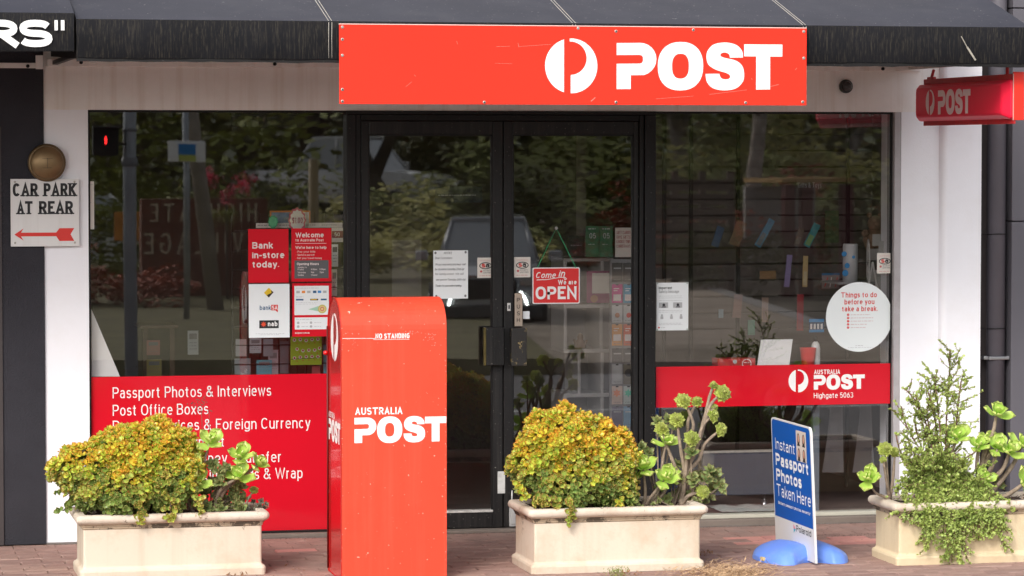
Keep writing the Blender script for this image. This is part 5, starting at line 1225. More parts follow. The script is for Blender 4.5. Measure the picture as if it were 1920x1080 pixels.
# ------------------------------------------------------------------ the street opposite, seen in the glass
def rf(px, py, d):                                   # the point in front of the shop, d metres out, that mirrors at this place of the glass
    p = at(px, py, d + 2 * GY); return Vector((p.x, -d, p.z))
asphalt = mat('asphalt', (.17, .16, .16), .85, var=.2, vscale=.6, bump=.3, bscale=80)
def slab(name, pts, z0, z1, m, label=None):
    q = MB(); q.quad(*[(x, y, z1) for x, y in pts])
    for i in range(len(pts)): a, b = pts[i], pts[(i + 1) % len(pts)]; q.quad((*a, z0), (*b, z0), (*b, z1), (*a, z1))
    return q.build(name, m, None, 'structure', label)
g_ = slab('ground', [(-400, -3.2), (400, -3.2), (400, -500), (-400, -500)], -.6, -.16, mat('far_ground', (.10, .085, .06), .95, var=.3, vscale=.3)); g_['label'] = 'bare ground under the street and gardens'
slab('ground', [(-400, 8), (400, 8), (400, -2.9), (-400, -2.9)], -.6, -.31, MATS['far_ground'])
slab('kerb', [(-60, -3.16), (60, -3.16), (60, -3.0), (-60, -3.0)], -.4, .0, mat('kerb_concrete', (.30, .28, .26), .85, var=.15))
e1, e2 = rf(1230, 500, 38), rf(1560, 620, 19.6); dx = (e2 - e1); far_a, far_b = e1 - dx * 6, e2 + dx * .35
slab('road', [(-60, -3.16), (60, -3.16), (60, far_b.y), (far_b.x, far_b.y), (far_a.x, far_a.y), (-120, -60)], -.3, -.12, asphalt)
def band(a, b, w, z, m, name):
    d = Vector((b[0] - a[0], b[1] - a[1], 0)).normalized(); n_ = Vector((-d.y, d.x, 0)) * w / 2; q = MB()
    q.quad((a[0] - n_.x, a[1] - n_.y, z), (b[0] - n_.x, b[1] - n_.y, z), (b[0] + n_.x, b[1] + n_.y, z), (a[0] + n_.x, a[1] + n_.y, z)); return q.build(name, mat('road_paint', (.62, .62, .60), .7, var=.2, worn=((.1, .1, .1), .8, 6, .58)), None, 'structure')
for y_, w_ in ((-16.6, .22), (-14.3, .16), (-9.6, .14)): band((-10, y_), (25, y_ + .8), w_, -.116, MATS['asphalt'], 'road_marking')
a, b = rf(1020, 575, 24), rf(1320, 648, 16); band((a.x, a.y), (b.x, b.y), .25, -.112, MATS['asphalt'], 'road_marking')
a, b = rf(1232, 690, 12.5), rf(1460, 715, 11); band((a.x, a.y), (b.x, b.y), .18, -.112, MATS['asphalt'], 'road_marking')
# verge and garden beyond the far kerb
n_ = Vector((dx.y, -dx.x, 0)).normalized(); n_ = n_ if n_.y < 0 else -n_
def off(p, d): return (p.x + n_.x * d, p.y + n_.y * d)
slab('kerb', [(far_a.x, far_a.y), (far_b.x, far_b.y), off(far_b, .25), off(far_a, .25)], -.3, .02, MATS['kerb_concrete'])
slab('path', [off(far_a, .25), off(far_b, .25), off(far_b, 4), off(far_a, 4)], -.3, .0, mat('far_path', (.38, .31, .24), .9, var=.25, vscale=.8, dirt=((.14, .10, .06), .8, .6)))
slab('lawn', [off(far_a, 4), off(far_b, 4), off(far_b, 40), off(far_a, 40)], -.3, .05, mat('lawn_green', (.17, .15, .07), .95, var=.35, vscale=1.5))
q = MB(); NXh, NYh = 60, 8
for j in range(NYh + 1):
    for i in range(NXh + 1):
        a_ = -1.25 + 2.5 * i / NXh; rr_ = 84 + 12 * j; q.v.append((-4 + rr_ * math.sin(a_), -rr_ * math.cos(a_) + 20, -.3 + 6.5 * (j / NYh) ** .8 + .6 * math.sin(i * .9 + j)))
for j in range(NYh):
    for i in range(NXh): o_ = j * (NXh + 1) + i; q.f.append((o_, o_ + 1, o_ + NXh + 2, o_ + NXh + 1)); q.mi.append(0); q.sm.append(True)
q.build('sky_block', mat('sky_block_scrub', (.045, .055, .02), .95, var=.5, vscale=.25, bump=1, bscale=2), None, 'structure')  # scrub-coloured rise added behind the trees to block the low sky

gl1 = mat('leaf_dark', (.14, .145, .055), .7, var=.6, vscale=2); gl2 = mat('leaf_mid', (.27, .29, .08), .7, var=.5, vscale=2)
gl3 = mat('leaf_yellow', (.44, .40, .11), .7, var=.5, vscale=2); gl4 = mat('leaf_rust', (.40, .12, .07), .7, var=.6, vscale=2); pinkf = mat('pink_flower', (.75, .07, .16), .6, var=.3)
bark = mat('bark_grey', (.32, .28, .24), .9, var=.4, vscale=6, bump=1, bscale=12); barkd = mat('bark_dark', (.11, .085, .065), .9, var=.4, vscale=6)
def clump(seed, n, ls, flat=1.0):
    rr = random.Random(seed); q = MB(); cs = [(rr.gauss(0, .42), rr.gauss(0, .42), rr.gauss(0, .36), rr.uniform(.18, .34)) for _ in range(26)]
    for i in range(n):
        c = rr.choice(cs); v = Vector((rr.gauss(0, 1), rr.gauss(0, 1), rr.gauss(0, 1))).normalized() * c[3] * rr.uniform(.6, 1.1)
        p = Vector(c[:3]) + v; a = Vector((rr.uniform(-1, 1), rr.uniform(-1, 1), rr.uniform(-.6, .6))).normalized() * ls; b = a.orthogonal().normalized() * ls * .5
        q.quad(p - a, p + b, p + a, p - b)
    return q
def clumpmesh(seed, n, ls, m): me = clump(seed, n, ls).mesh('foliage'); me.materials.append(m); return me
CM = {k: [clumpmesh(s_, 3000, .045, m) for s_ in ss] for k, m, ss in (('d', gl1, (1, 2)), ('m', gl2, (3, 4)), ('y', gl3, (5,)), ('r', gl4, (6,)))}
def plant_at(name, label, cat, p, sx, sz, kind, rot=0, trunk=None, group=None, zbase=None):
    z0 = p.z if zbase is None else zbase
    t = thing(name, label, cat, (p.x, p.y, z0), group)
    th = trunk[0] if trunk else 0
    me = random.choice(CM[kind]); link(me, 'crown' if trunk else 'foliage', t, Matrix.Translation((p.x, p.y, z0 + th + sz * .8)) @ Matrix.Rotation(rot, 4, 'Z') @ Matrix.Diagonal((sx, sx, sz, 1)))
    if trunk:
        q = MB(); r_ = trunk[1]; l_ = trunk[3] if len(trunk) > 3 else .3
        q.tube([(p.x, p.y, z0), (p.x + l_ * .3, p.y, z0 + th * .4), (p.x + l_, p.y, z0 + th * .8), (p.x + l_ * 1.2, p.y, z0 + th + sz)], [r_, r_ * .8, r_ * .65, r_ * .3], 8)
        for k in range(3): a = k * 2.2; q.tube([(p.x + l_ * .6, p.y, z0 + th * .6), (p.x + l_ + math.cos(a) * sx * .4, p.y + math.sin(a) * sx * .4, z0 + th + sz * .6)], [r_ * .5, r_ * .15], 6)
        q.build('trunk', trunk[2], t)
    return t
# trees and shrubs of the far gardens
for i, (px, d, th, r_, m_, sx, sz, k, ln, lab) in enumerate((
    (740, 46, 2.6, .34, barkd, 4.5, 3.5, 'm', -.8, 'broad dark trunked tree mirrored in the left door'),
    (1102, 52, 4.0, .16, bark, 4.0, 3.2, 'd', .3, 'slim pale trunked tree mirrored at the left of the right door'),
    (1405, 34, 4.5, .17, bark, 3.2, 3, 'm', .25, 'pale gum tree mirrored in the middle of the right window'),
    (1300, 44, 4.0, .22, bark, 3.6, 3, 'd', -.5, 'leaning grey tree mirrored near the left of the right window'),
    (560, 60, 3.5, .3, barkd, 5.5, 4.5, 'd', .4, 'dark tree mirrored above the white utility vehicle'),
    (440, 66, 3.0, .3, barkd, 5.5, 4.5, 'd', .4, 'dark tree mirrored above the brown village wall'),
    (200, 58, 2.0, .3, barkd, 6, 4.5, 'd', .2, 'dark tree mirrored at the far left of the left window'),
    (1560, 55, 3.0, .25, bark, 4.5, 4, 'd', .5, 'dark tree mirrored at the top right of the right window'),
    (880, 70, 3.0, .25, bark, 5.5, 4, 'd', .5, 'tree mirrored behind the dark car'),
    (1660, 42, 3.0, .2, bark, 3.5, 3, 'm', .1, 'green tree mirrored at the right edge of the right window'))):
    plant_at('tree', lab, 'tree', rf(px, 400, d), sx, sz, k, i * 1.3, (th, r_, m_, ln), 'trees across the road', zbase=0)
for i, (px, d, sx, sz, k, lab) in enumerate((
    (200, 26, 1.2, .55, 'r', 'reddish shrub mirrored low at the left of the left window'), (300, 34, 1.9, 1.2, 'm', 'green shrub mirrored behind the brown village wall'),
    (505, 29, .9, .55, 'm', 'green shrub mirrored beside the brown village wall'), (470, 42, 1.5, 1.4, 'd', 'dark shrub mirrored over the letters of the village wall'),
    (760, 33, 2.0, .9, 'y', 'yellowish shrub mirrored in the left door'), (850, 40, 2.6, 1.5, 'm', 'green shrub mirrored left of the dark car'),
    (1010, 40, 2.6, 1.3, 'd', 'dark shrub mirrored right of the dark car'), (1120, 44, 3.0, 1.5, 'm', 'green shrub mirrored in the right door'),
    (1250, 36, 1.6, .9, 'r', 'rust brown shrub mirrored at the left of the right window'), (1360, 30, 1.3, .8, 'd', 'dark shrub mirrored beside the slatted fence'),
    (1450, 33, 1.7, 1.0, 'r', 'rust red shrub mirrored in the middle of the right window'), (1330, 42, 3.0, 1.9, 'm', 'leafy shrub mirrored behind the slatted fence'),
    (1480, 44, 3.0, 2.1, 'y', 'yellow green shrub mirrored behind the pale gum tree'), (1560, 38, 1.8, 1.1, 'm', 'green shrub mirrored by the bus shelter'),
    (1640, 32, 2.0, 1.3, 'd', 'dark shrub mirrored right of the bus shelter'), (730, 62, 3.0, 1.6, 'd', 'dark shrub mirrored between window and door'),
    (230, 44, 3.2, 1.9, 'm', 'green shrub mirrored behind the grey pole'), (1190, 60, 4.5, 2.2, 'm', 'broad green shrub mirrored far off in the right door'))):
    plant_at('shrub', lab, 'shrub', rf(px, 400, d), sx, sz, k, i * .9, None, 'shrubs across the road', zbase=-.15)
me_b = [CM['d'][0], CM['m'][1], CM['d'][1]]
q = MB(); rr = random.Random(3)
for i in range(48):
    a_ = -1.0 + 2.0 * i / 47; r_ = rr.uniform(88, 100); cc = Vector((-4 + r_ * math.sin(a_), -r_ * math.cos(a_) + 20, 1.5 + rr.random() * 1.2)); s_ = rr.uniform(3.2, 4.6)
    src = clump(20 + i % 5, 1100, .07); n0 = len(q.v)
    q.v += [(cc.x + v[0] * s_, cc.y + v[1] * s_, cc.z + v[2] * s_ * .9) for v in src.v]; q.f += [tuple(n0 + k for k in f) for f in src.f]; q.mi += src.mi; q.sm += src.sm
tl = q.build('treeline', mat('treeline_leaf', (.20, .19, .08), .8, var=.6, vscale=.4), None, 'stuff'); tl['label'] = 'far wooded mass behind the gardens across the road'
for px, py, d, s_ in ((386, 332, 29, .26), (456, 345, 30, .24), (425, 372, 27, .15)):
    p = rf(px, py, d); t = thing('flower_bush', {386: 'pink flowering bush mirrored above the word wall, left one', 456: 'pink flowering bush mirrored above the word wall, right one', 425: 'small pink flowering bush mirrored on the brown wall'}[px], 'bush', (p.x, p.y, 0), 'pink flowering bushes')
    q = clump(int(px), 260, .10); q.v = [(p.x + v[0] * s_, p.y + v[1] * s_, p.z + v[2] * s_) for v in q.v]; q.build('blossom', pinkf, t)
    q = clump(int(px) + 1, 900, .06); q.v = [(p.x + v[0] * s_ * 1.8, p.y + v[1] * s_ * 1.8, p.z - s_ * 1.6 + v[2] * s_ * 1.6) for v in q.v]; q.build('foliage', gl2, t)
    q = MB(); q.tube([(p.x, p.y, -.1), (p.x, p.y, p.z)], .02, 6); q.build('stem', barkd, t)

# village wall with letters
a, b = rf(488, 372, 28), rf(272, 372, 28); wz = a.z
vw = thing('village_wall', 'brown wall carrying pale letters of the village name, mirrored in the left window', 'wall', ((a.x + b.x) / 2, -28, 0))
box_part('wall', (b.x - .05, -28.3, -.15), (a.x + .1, -28, wz), mat('brown_wall', (.16, .06, .035), .85, var=.25, vscale=3), vw)
q = MB(); vp = lambda x, y, l: (-x, -27.996 + l * .0002, y); k_ = (a.x - b.x) / 216
text(q, 'HIGHGATE', -(a.x - .05), rf(380, 417, 28).z, rf(380, 381, 28).z - rf(380, 417, 28).z, 200 * k_, .12, vp, gap=.35)
text(q, 'VILLAGE', -(a.x - .25), rf(380, 476, 28).z, rf(380, 438, 28).z - rf(380, 476, 28).z, 185 * k_, .12, vp, gap=.35)
q.build('lettering', mat('wall_letters', (.5, .42, .3), .6), vw)
# poles and signs
galv = mat('galvanised', (.36, .38, .40), .45, metal=.4, var=.15, vscale=3)
p = rf(245, 600, 12.2); t = thing('signal_pole', 'thick grey steel signal pole mirrored down the left window', 'pole', (p.x, p.y, -.12))
q = MB(); q.tube([(p.x, p.y, -.12), (p.x, p.y, 2.05), (p.x, p.y, 4.6)], [.062, .062, .056], 16); q.build('pole', galv, t)
q = MB(); q.tube([(p.x, p.y, 2.02), (p.x, p.y, 2.10)], .075, 16); q.tube([(p.x, p.y, 2.35), (p.x, p.y, 2.38)], .07, 16); q.build('collar', mat('collar', (.2, .2, .21), .5), t)
c = rf(199, 262, 12.1); t = thing('pedestrian_signal', 'black pedestrian signal showing a red figure, mirrored at the upper left', 'signal', (c.x, c.y, c.z))
q = MB(); q.box((c.x - .12, c.y - .12, c.z - .15), (c.x + .12, c.y, c.z + .13), .01); q.box((c.x - .13, c.y, c.z + .11), (c.x + .13, c.y + .12, c.z + .125), .003); q.build('housing', blackmetal, t)
q = MB(); q.box((c.x + .1, c.y - .07, c.z - .05), (p.x, c.y - .05, c.z - .03)); q.build('bracket', blackmetal, t)
q = MB(); fpz = lambda x, y, l: (c.x + x * .65, c.y + .003, c.z + y * .7)
q.poly([(.012 * math.cos(a), .045 + .012 * math.sin(a)) for a in [k * .7 for k in range(9)]], fpz); q.poly([(-.018, .03), (.018, .03), (.014, -.01), (.012, -.055), (-.012, -.055), (-.014, -.01)], fpz)
q.build('red_figure', mat('signal_red', (.8, .01, .01), .5, emit=(1, .02, .02, 9)), t)
def sign_on_pole(name, label, px, d, z0, z1, wpx, py0, py1, m, tilt=0):
    p = rf(px, (py0 + py1) / 2, d); t = thing(name, label, 'sign', (p.x, p.y, -.1)); a, b = rf(px - wpx / 2, py0, d), rf(px + wpx / 2, py1, d)
    q = MB(); q.tube([(p.x, p.y - .05, z0), (p.x + tilt, p.y - .05, z1)], .04, 10); q.build('pole', galv, t)
    q = MB(); q.box((a.x, p.y - .01, b.z), (b.x, p.y + .01, a.z), .01); q.build('plate', m, t); return t, p, a, b
t, p, a, b = sign_on_pole('street_sign', 'white street sign plate with blue and yellow strips, mirrored in the left window', 350, 22, -.1, 3.6, 70, 264, 303, whiteink)
w_ = (b.x - a.x); h_ = a.z - b.z
q = MB(); q.box((a.x + w_ * .28, p.y + .012, b.z + h_ * .35), (a.x + w_ * .74, p.y + .02, a.z - h_ * .15)); q.build('blue_strip', mat('strip_blue', (.02, .22, .55), .5), t)
q = MB(); q.box((a.x + w_ * .28, p.y + .012, b.z + h_ * .04), (a.x + w_ * .74, p.y + .02, b.z + h_ * .33)); q.build('yellow_strip', mat('strip_yellow', (.5, .55, .12), .5), t)
p = rf(355, 300, 24); t = thing('power_pole', 'leaning pale timber power pole mirrored behind the street sign', 'pole', (p.x, p.y, -.1)); q = MB(); q.tube([(p.x + .35, p.y, -.1), (p.x - .3, p.y, 5.5)], [.11, .09], 12); q.build('pole', mat('pale_timber', (.30, .26, .22), .9, var=.2), t)
sign_on_pole('street_sign', 'orange and yellow sign mirrored beside the grey signal pole', 240, 31, -.1, 1.2, 50, 398, 452, mat('orange_plate', (.55, .22, .03), .6, var=.3))
p = rf(590, 400, 26); t = thing('bollard', 'yellow and grey safety post mirrored in front of the white utility vehicle', 'bollard', (p.x, p.y, -.1)); q = MB(); q.tube([(p.x, p.y, -.1), (p.x, p.y, rf(590, 298, 26).z)], .07, 12); q.build('post', mat('post_yellow', (.30, .22, .10), .6), t)
# slatted fence
a, b = rf(1215, 330, 31), rf(1372, 330, 31)
t = thing('slat_fence', 'dark timber slat fence mirrored at the left of the right window', 'fence', ((a.x + b.x) / 2, -31, 0))
tim = mat('dark_timber', (.075, .05, .035), .85, var=.3)
for i in range(7):
    z_ = .10 + i * .235; box_part('slat', (a.x, -31.03, z_), (b.x, -31, z_ + .19), tim, t)
for i in range(4): x_ = a.x + (b.x - a.x) * i / 3; box_part('post', (x_ - .05, -31.12, -.2), (x_ + .05, -31.03, 1.85), tim, t)
# bus shelter
a, b = rf(1462, 335, 30), rf(1600, 335, 30)
t = thing('bus_shelter', 'low shelter with dark red posts and a yellow band, mirrored at the upper right', 'shelter', ((a.x + b.x) / 2, -30.5, 0))
box_part('roof', (a.x, -32, rf(1500, 343, 30).z), (b.x, -29.9, rf(1500, 335, 30).z), mat('shelter_yellow', (.34, .20, .06), .6), t)
for x_ in (1482, 1516, 1590): p = rf(x_, 400, 30); box_part('post', (p.x - .09, -30.2, -.2), (p.x + .09, -30.0, rf(1500, 347, 30).z), mat('maroon', (.09, .015, .015), .6), t)
box_part('back_panel', (a.x, -32, .3), (b.x, -31.9, rf(1500, 352, 30).z), mat('pale_panel', (.42, .40, .38), .7), t)

# ------------------------------------------------------------------ vehicles
cglass = mat('car_glass', (.42, .44, .45), .15, coat=1); tyre = mat('tyre', (.02, .02, .02), .8); rimc = mat('rim_metal', (.4, .4, .42), .35, metal=.8); lampw = mat('drl', (1, 1, .95), .3, emit=(.9, 1, .95, 14)); chrome = mat('chrome', (.6, .6, .62), .15, metal=1)  # pale grey of the car glass stands in for mirrored sky
def car(label, paint, L_, W_, H_, prof, roof, pos, ang, lights=False, group='vehicles on the road', k=1):
    """prof: [(x, z_low, z_belt)], roof: [(x, z)] in metres, front at +x"""
    t = thing('parked_car' if not lights else 'car', label, 'car', pos, group); M = Matrix.Translation(pos) @ Matrix.Rotation(ang, 4, 'Z') @ Matrix.Scale(k, 4)
    def bld(q, name, m, par=None): q.v = [tuple(M @ Vector(v)) for v in q.v]; return q.build(name, m, par or t)
    q = MB(); sec = []
    for x, zl, zb in prof:
        e_ = 1 - .10 * (abs(x) / (L_ / 2)) ** 4; w = W_ / 2 * e_; sec.append([(x, -w * .94, zl), (x, -w, zl + (zb - zl) * .35), (x, -w * .98, zl + (zb - zl) * .75), (x, -w * .90, zb), (x, 0, zb + .03), (x, w * .90, zb), (x, w * .98, zl + (zb - zl) * .75), (x, w, zl + (zb - zl) * .35), (x, w * .94, zl)])
    for a, b in zip(sec, sec[1:]):
        for k in range(8): q.quad(a[k], b[k], b[k + 1], a[k + 1], sm=True)
        q.quad(a[8], b[8], b[0], a[0])
    q.quad(*sec[0]); q.quad(*reversed(sec[-1])); body = bld(q, 'body', paint)
    q = MB(); zb = prof[len(prof) // 2][2]; n_ = len(roof); w0, w1 = W_ / 2 * .88, W_ / 2 * .64
    bot = [(x, zb) for x in (roof[0][0] - .35, roof[0][0] - .05, roof[-1][0] + .05, roof[-1][0] + .55)]
    ring_b = [(bot[0][0], -w0, zb), (bot[3][0], -w0 * .92, zb - .02), (bot[3][0], w0 * .92, zb - .02), (bot[0][0], w0, zb)]
    ring_t = [(roof[0][0], -w1, H_ - .06), (roof[-1][0], -w1, H_ - .06), (roof[-1][0], w1, H_ - .06), (roof[0][0], w1, H_ - .06)]
    for k in range(4): j = (k + 1) % 4; q.quad(ring_b[k], ring_b[j], ring_t[j], ring_t[k])
    bld(q, 'window_glass', cglass)
    q = MB(); q.box((roof[0][0] - .02, -w1 - .02, H_ - .07), (roof[-1][0] + .04, w1 + .02, H_), .03)
    for k in range(4): q.tube([ring_b[k], ring_t[k]], .035, 6)
    mid_b = ((ring_b[0][0] + ring_b[1][0]) / 2, w0, zb); mid_t = ((ring_t[0][0] + ring_t[1][0]) / 2, w1, H_ - .06)
    for s_ in (-1, 1): q.tube([(mid_b[0], s_ * mid_b[1], zb), (mid_t[0], s_ * mid_t[1], mid_t[2])], .035, 6)
    bld(q, 'roof', paint)
    for x in (-L_ * .30, L_ * .31):
        for s_ in (-1, 1):
            q = MB(); y0 = s_ * (W_ / 2 - .20); y1 = s_ * (W_ / 2 + .01); q.tube([(x, y0, .35), (x, y1, .35)], .35, 20); w_ = bld(q, 'wheel', tyre)
            q = MB(); q.tube([(x, y1, .35), (x, y1 + s_ * .012, .35)], .21, 16); bld(q, 'rim', rimc, w_)
    for s_ in (-1, 1):
        q = MB(); q.box((roof[-1][0] + .28, s_ * (W_ / 2 + .14) - .10, zb + .02), (roof[-1][0] + .42, s_ * (W_ / 2 + .14) + .10, zb + .18), .03); bld(q, 'mirror', paint)
        q = MB(); q.box((L_ / 2 - .10, s_ * W_ * .36 - .16, .68), (L_ / 2 - .01, s_ * W_ * .36 + .16, .80), .02); bld(q, 'headlight', chrome)
        q = MB(); q.box((-L_ / 2 - .0, s_ * W_ * .40 - .07, .75), (-L_ / 2 + .06, s_ * W_ * .40 + .07, 1.0), .02); bld(q, 'tail_light', mat('tail_red', (.4, .01, .01), .3))
    q = MB(); q.box((L_ / 2 - .08, -W_ * .24, .48), (L_ / 2 + .012, W_ * .24, .78), .02); bld(q, 'grille', blackmetal)
    q = MB(); q.box((L_ / 2 - .06, -W_ * .46, .22), (L_ / 2 + .02, W_ * .46, .40), .02); bld(q, 'bumper', mat('bumper_dark', (.05, .05, .052), .5))
    if lights:
        for s_ in (-1, 1):
            q = MB(); q.tube([(L_ / 2 + .02, s_ * (W_ * .33), .40), (L_ / 2 + .02, s_ * (W_ * .315), .50), (L_ / 2 + .01, s_ * (W_ * .27), .60)], .018, 8); bld(q, 'running_light', lampw)
        q = MB(); q.box((L_ / 2 - .02, W_ * .34 - .05, .84), (L_ / 2 + .02, W_ * .34 + .05, .91), .02); bld(q, 'indicator', mat('indicator_amber', (1, .4, .02), .3, emit=(1, .35, .02, 14)))
        q = MB(); q.box((L_ / 2 - .06, -W_ * .43, .80), (L_ / 2 - .0, W_ * .43, .84), .01); bld(q, 'chrome_bar', chrome)
    return t
c = rf(915, 560, 21.0)
dirc = (Vector((CAM.x, 2 * GY - CAM.y, 0)) - Vector((c.x, c.y, 0)))
suv_p = [(-2.25, .35, .85), (-2.15, .28, 1.0), (-1.2, .25, 1.02), (0, .25, 1.0), (1.0, .25, .98), (1.7, .25, .92), (2.1, .28, .80), (2.25, .35, .62)]
car('dark grey family car with lit running lights mirrored in the double doors', mat('car_dark', (.34, .35, .37), .3, metal=.3, coat=1), 4.5, 1.72, 1.66, suv_p, [(-1.7, 1), (.45, 1)], (c.x - dirc.normalized().x * 2, c.y - dirc.normalized().y * 2, -.12), math.atan2(dirc.y, dirc.x), True, k=.86)
ute_p = [(-2.5, .5, 1.02), (-2.4, .4, 1.10), (-.7, .4, 1.10), (0, .4, 1.12), (1.1, .4, 1.10), (1.9, .4, 1.04), (2.4, .42, .92), (2.5, .5, .7)]
c = rf(655, 400, 52)
t = slab('parking_bay', [(c.x - 5, -48), (c.x + 6, -48), (c.x + 6, -58), (c.x - 5, -58)], -.3, .62, MATS['far_path'])
car('white utility vehicle parked at an angle, mirrored at the top right of the left window', mat('car_white', (.72, .72, .73), .25, coat=1), 5.0, 1.85, 1.85, ute_p, [(-.6, 1), (.55, 1)], (c.x, c.y, .62), R(35))
c = rf(175, 520, 38)
car('white sedan mirrored behind the red shrub at the left', MATS['car_white'], 4.5, 1.75, 1.45, suv_p, [(-1.3, 1), (.3, 1)], (c.x, c.y, .0), R(5))
# ------------------------------------------------------------------ inside the shop, seen through the glass
def flat(name, label, cat, p0, p1, Y, m, group=None, ink=None, th=.002):
    P = Panel(name, label, cat, p0, p1, Y, m, th, group)
    if ink: ink(P)
    P.done(); return P
# left window
P = flat('roller_blind', 'rolled black blind at the top right of the left window', 'blind', (433, 208), (649, 239), .25, mat('blind_black', (.015, .013, .013), .8)); 
q = MB(); a, b = at(430, 213, .22), at(628, 222, .22); q.tube([a, (b.x, a.y, a.z)], .012, 8); q.build('roller', blackmetal, P.root)
t = thing('leaning_board', 'white triangular end of a board leaning inside the left window', 'board', at(190, 705, .3))
q = MB(); A_ = [at(172, 706, .10), at(225, 706, .10), at(172, 581, .10)]; B_ = [p + Vector((0, .04, 0)) for p in A_]; q.quad(*A_); q.quad(*reversed(B_))
for i in range(3): j = (i + 1) % 3; q.quad(A_[i], A_[j], B_[j], B_[i])
q.build('board', whiteink, t)
wire = mat('black_wire', (.02, .02, .02), .5)
wx0, wx1, wz1, wz0 = at(438, 640, .55).x, at(645, 640, .55).x, at(500, 400, .55).z, at(500, 720, .55).z
t = thing('card_rack', 'black wire rack of cards behind the posters in the left window', 'rack', ((wx0 + wx1) / 2, .55, .03))
for i in range(13):
    x = wx0 + (wx1 - wx0) * i / 12; q = MB(); q.tube([(x, .60, .03 if i % 4 == 0 else wz0), (x, .60, wz1)], .003 if i % 4 else .006, 5); q.build('wire', wire, t)
for k in range(9):
    z = wz0 + (wz1 - wz0) * k / 9; q = MB(); q.tube([(wx0, .595, z), (wx1, .595, z)], .003, 5); q.tube([(wx0, .50, z + .01), (wx1, .50, z + .01)], .003, 5); q.build('shelf_wire', wire, t)
C = lambda n_, r, g, b: mat('card_' + n_, (min(.85, r * 1.0), min(.85, g * 1.0), min(.85, b * 1.0)), .5, var=.08, vscale=20)
def ink_lines(P):
    a, b = P.px0, P.py0; w = (P.x1 - P.x0) / P.kx; h = (P.z1 - P.z0) / P.kz
    P.rect(a + w * .15, b + h * .12, a + w * .85, b + h * .35, greyink, 1)
    for k in range(3): P.squig(a + w * .15, b + h * (.5 + k * .13), w * .7, max(.6, h * .02), greyink)
CG = 'cards and packets in the window racks'
def card(label, x0, y0, x1, y1, Y, m, ink=None): return flat('greeting_card', label, 'card', (x0, y0), (x1, y1), Y, m, CG, ink, .004)
card('long price strip above the bank poster in the left window', 480, 418, 642, 427, .48, paper2, lambda P: [P.squig(P.px0 + 3 + k * 40, P.py0 + 4, 28, 1.2, greyink) for k in range(4)])
card('price strip with dark red fifty panel right of the welcome poster', 622, 427, 643, 454, .48, paper2, lambda P: (P.rect(622.5, 433, 643, 446, mat('plum_ink', (.22, .03, .05), .5), 1), P.text('.50', 625, 443, 7, 12, .12, whiteink)))
card('white card with green writing right of the welcome poster', 622, 458, 634, 500, .48, paper, ink_lines)
card('pale sheet behind the payment poster edge', 622, 505, 632, 555, .50, paper2, ink_lines)
card('turquoise card at the right edge of the left window', 644, 470, 652, 532, .52, C('turq', .15, .5, .46))
card('orange framed blue card above the posters', 506, 395, 582, 420, .52, C('orange', .62, .2, .04), lambda P: (P.rect(509, 398, 579, 420, C('steel', .16, .22, .30), 1), P.rect(545, 398, 579, 420, paper2, 2)))
def scallop(label, name, cx, cy, rx, ry, Y, m1, m2, n_, s_=None):
    t = thing(name, label, 'tag', at(cx, cy, Y)); c = at(cx, cy, Y); k = scl(cx, cy, Y)
    for f, m, dy, nm in ((1, m1, 0, 'sheet'), (.82, m2, -.002, 'printed_face')):
        q = MB(); q.quad(*[(c.x + rx * k[0] * f * (1 + .06 * math.cos(n_ * a)) * math.cos(a), Y + dy, c.z + ry * k[1] * f * (1 + .06 * math.cos(n_ * a)) * math.sin(a)) for a in [2 * math.pi * i / 72 for i in range(72)]]); q.build(nm, m, t)
    if s_:
        q = MB(); text(q, s_, c.x - rx * .6 * k[0], c.z - ry * .25 * k[1], 11 * k[1], rx * 1.25 * k[0], .12, wallplace(Y - .003)); q.build('lettering', C('plum', .4, .08, .16), t)
scallop('pink scalloped one dollar tag over the welcome poster', 'price_tag', 557, 413, 16, 23, .40, C('pink', .55, .08, .14), paper2, 12, '$1.00')
scallop('green oval tag over the bank poster', 'price_tag', 512, 416, 9, 12, .42, C('green', .03, .35, .14), C('mint', .12, .5, .25), 10)
P = Panel('wrapping_roll', 'lime green roll of wrapping paper with small round white and red prints', 'wrapping paper', (545, 631), (603, 684), .46, mat('lime_paper', (.42, .58, .03), .5), .01); rr = random.Random(4)
for k in range(15): 
    px, py = 552 + (k % 5) * 11 + (k // 5 % 2) * 5, 639 + (k // 5) * 16 + rr.uniform(-3, 3); P.disc(min(px, 599), py, 3.1, whiteink, 1); P.disc(min(px, 599), py - .5, 1.8, redink, 2); P.disc(min(px + 5, 600), py + 6, 1, redink, 1)
P.line([(545, 673), (603, 671)], 1, wire); P.done()
for i, (x0, y0, x1, y1, c_, l_) in enumerate(((442, 636, 462, 668, (.30, .30, .31), 'silver grey card in the second row of the wire rack'), (468, 634, 490, 662, (.42, .42, .45), 'pale grey patterned card under the bank poster'), (494, 636, 512, 668, (.25, .25, .28), 'dark grey card right of the patterned one'),
    (440, 672, 470, 702, (.22, .24, .26), 'grey wrapped packet in the bottom row of the rack'), (481, 675, 510, 702, (.08, .30, .38), 'blue book with a picture in the bottom row of the rack'), (503, 656, 522, 702, (.36, .27, .30), 'tall mauve booklet leaning in the rack'), (525, 640, 541, 700, (.15, .15, .17), 'charcoal booklet left of the lime wrapping paper'),
    (606, 645, 618, 700, (.10, .32, .40), 'teal packet right of the lime wrapping paper'), (585, 686, 600, 702, (.5, .1, .1), 'small red packet below the lime wrapping paper'))):
    card(l_, x0, y0, x1, y1, .50 + .004 * i, C('rack%d' % i, *c_), ink_lines if i in (1, 4, 5) else None)
t = thing('display_stand', 'low brown display table with leaflets deep in the left window', 'table', (at(300, 700, 1.2).x, 1.3, .03))
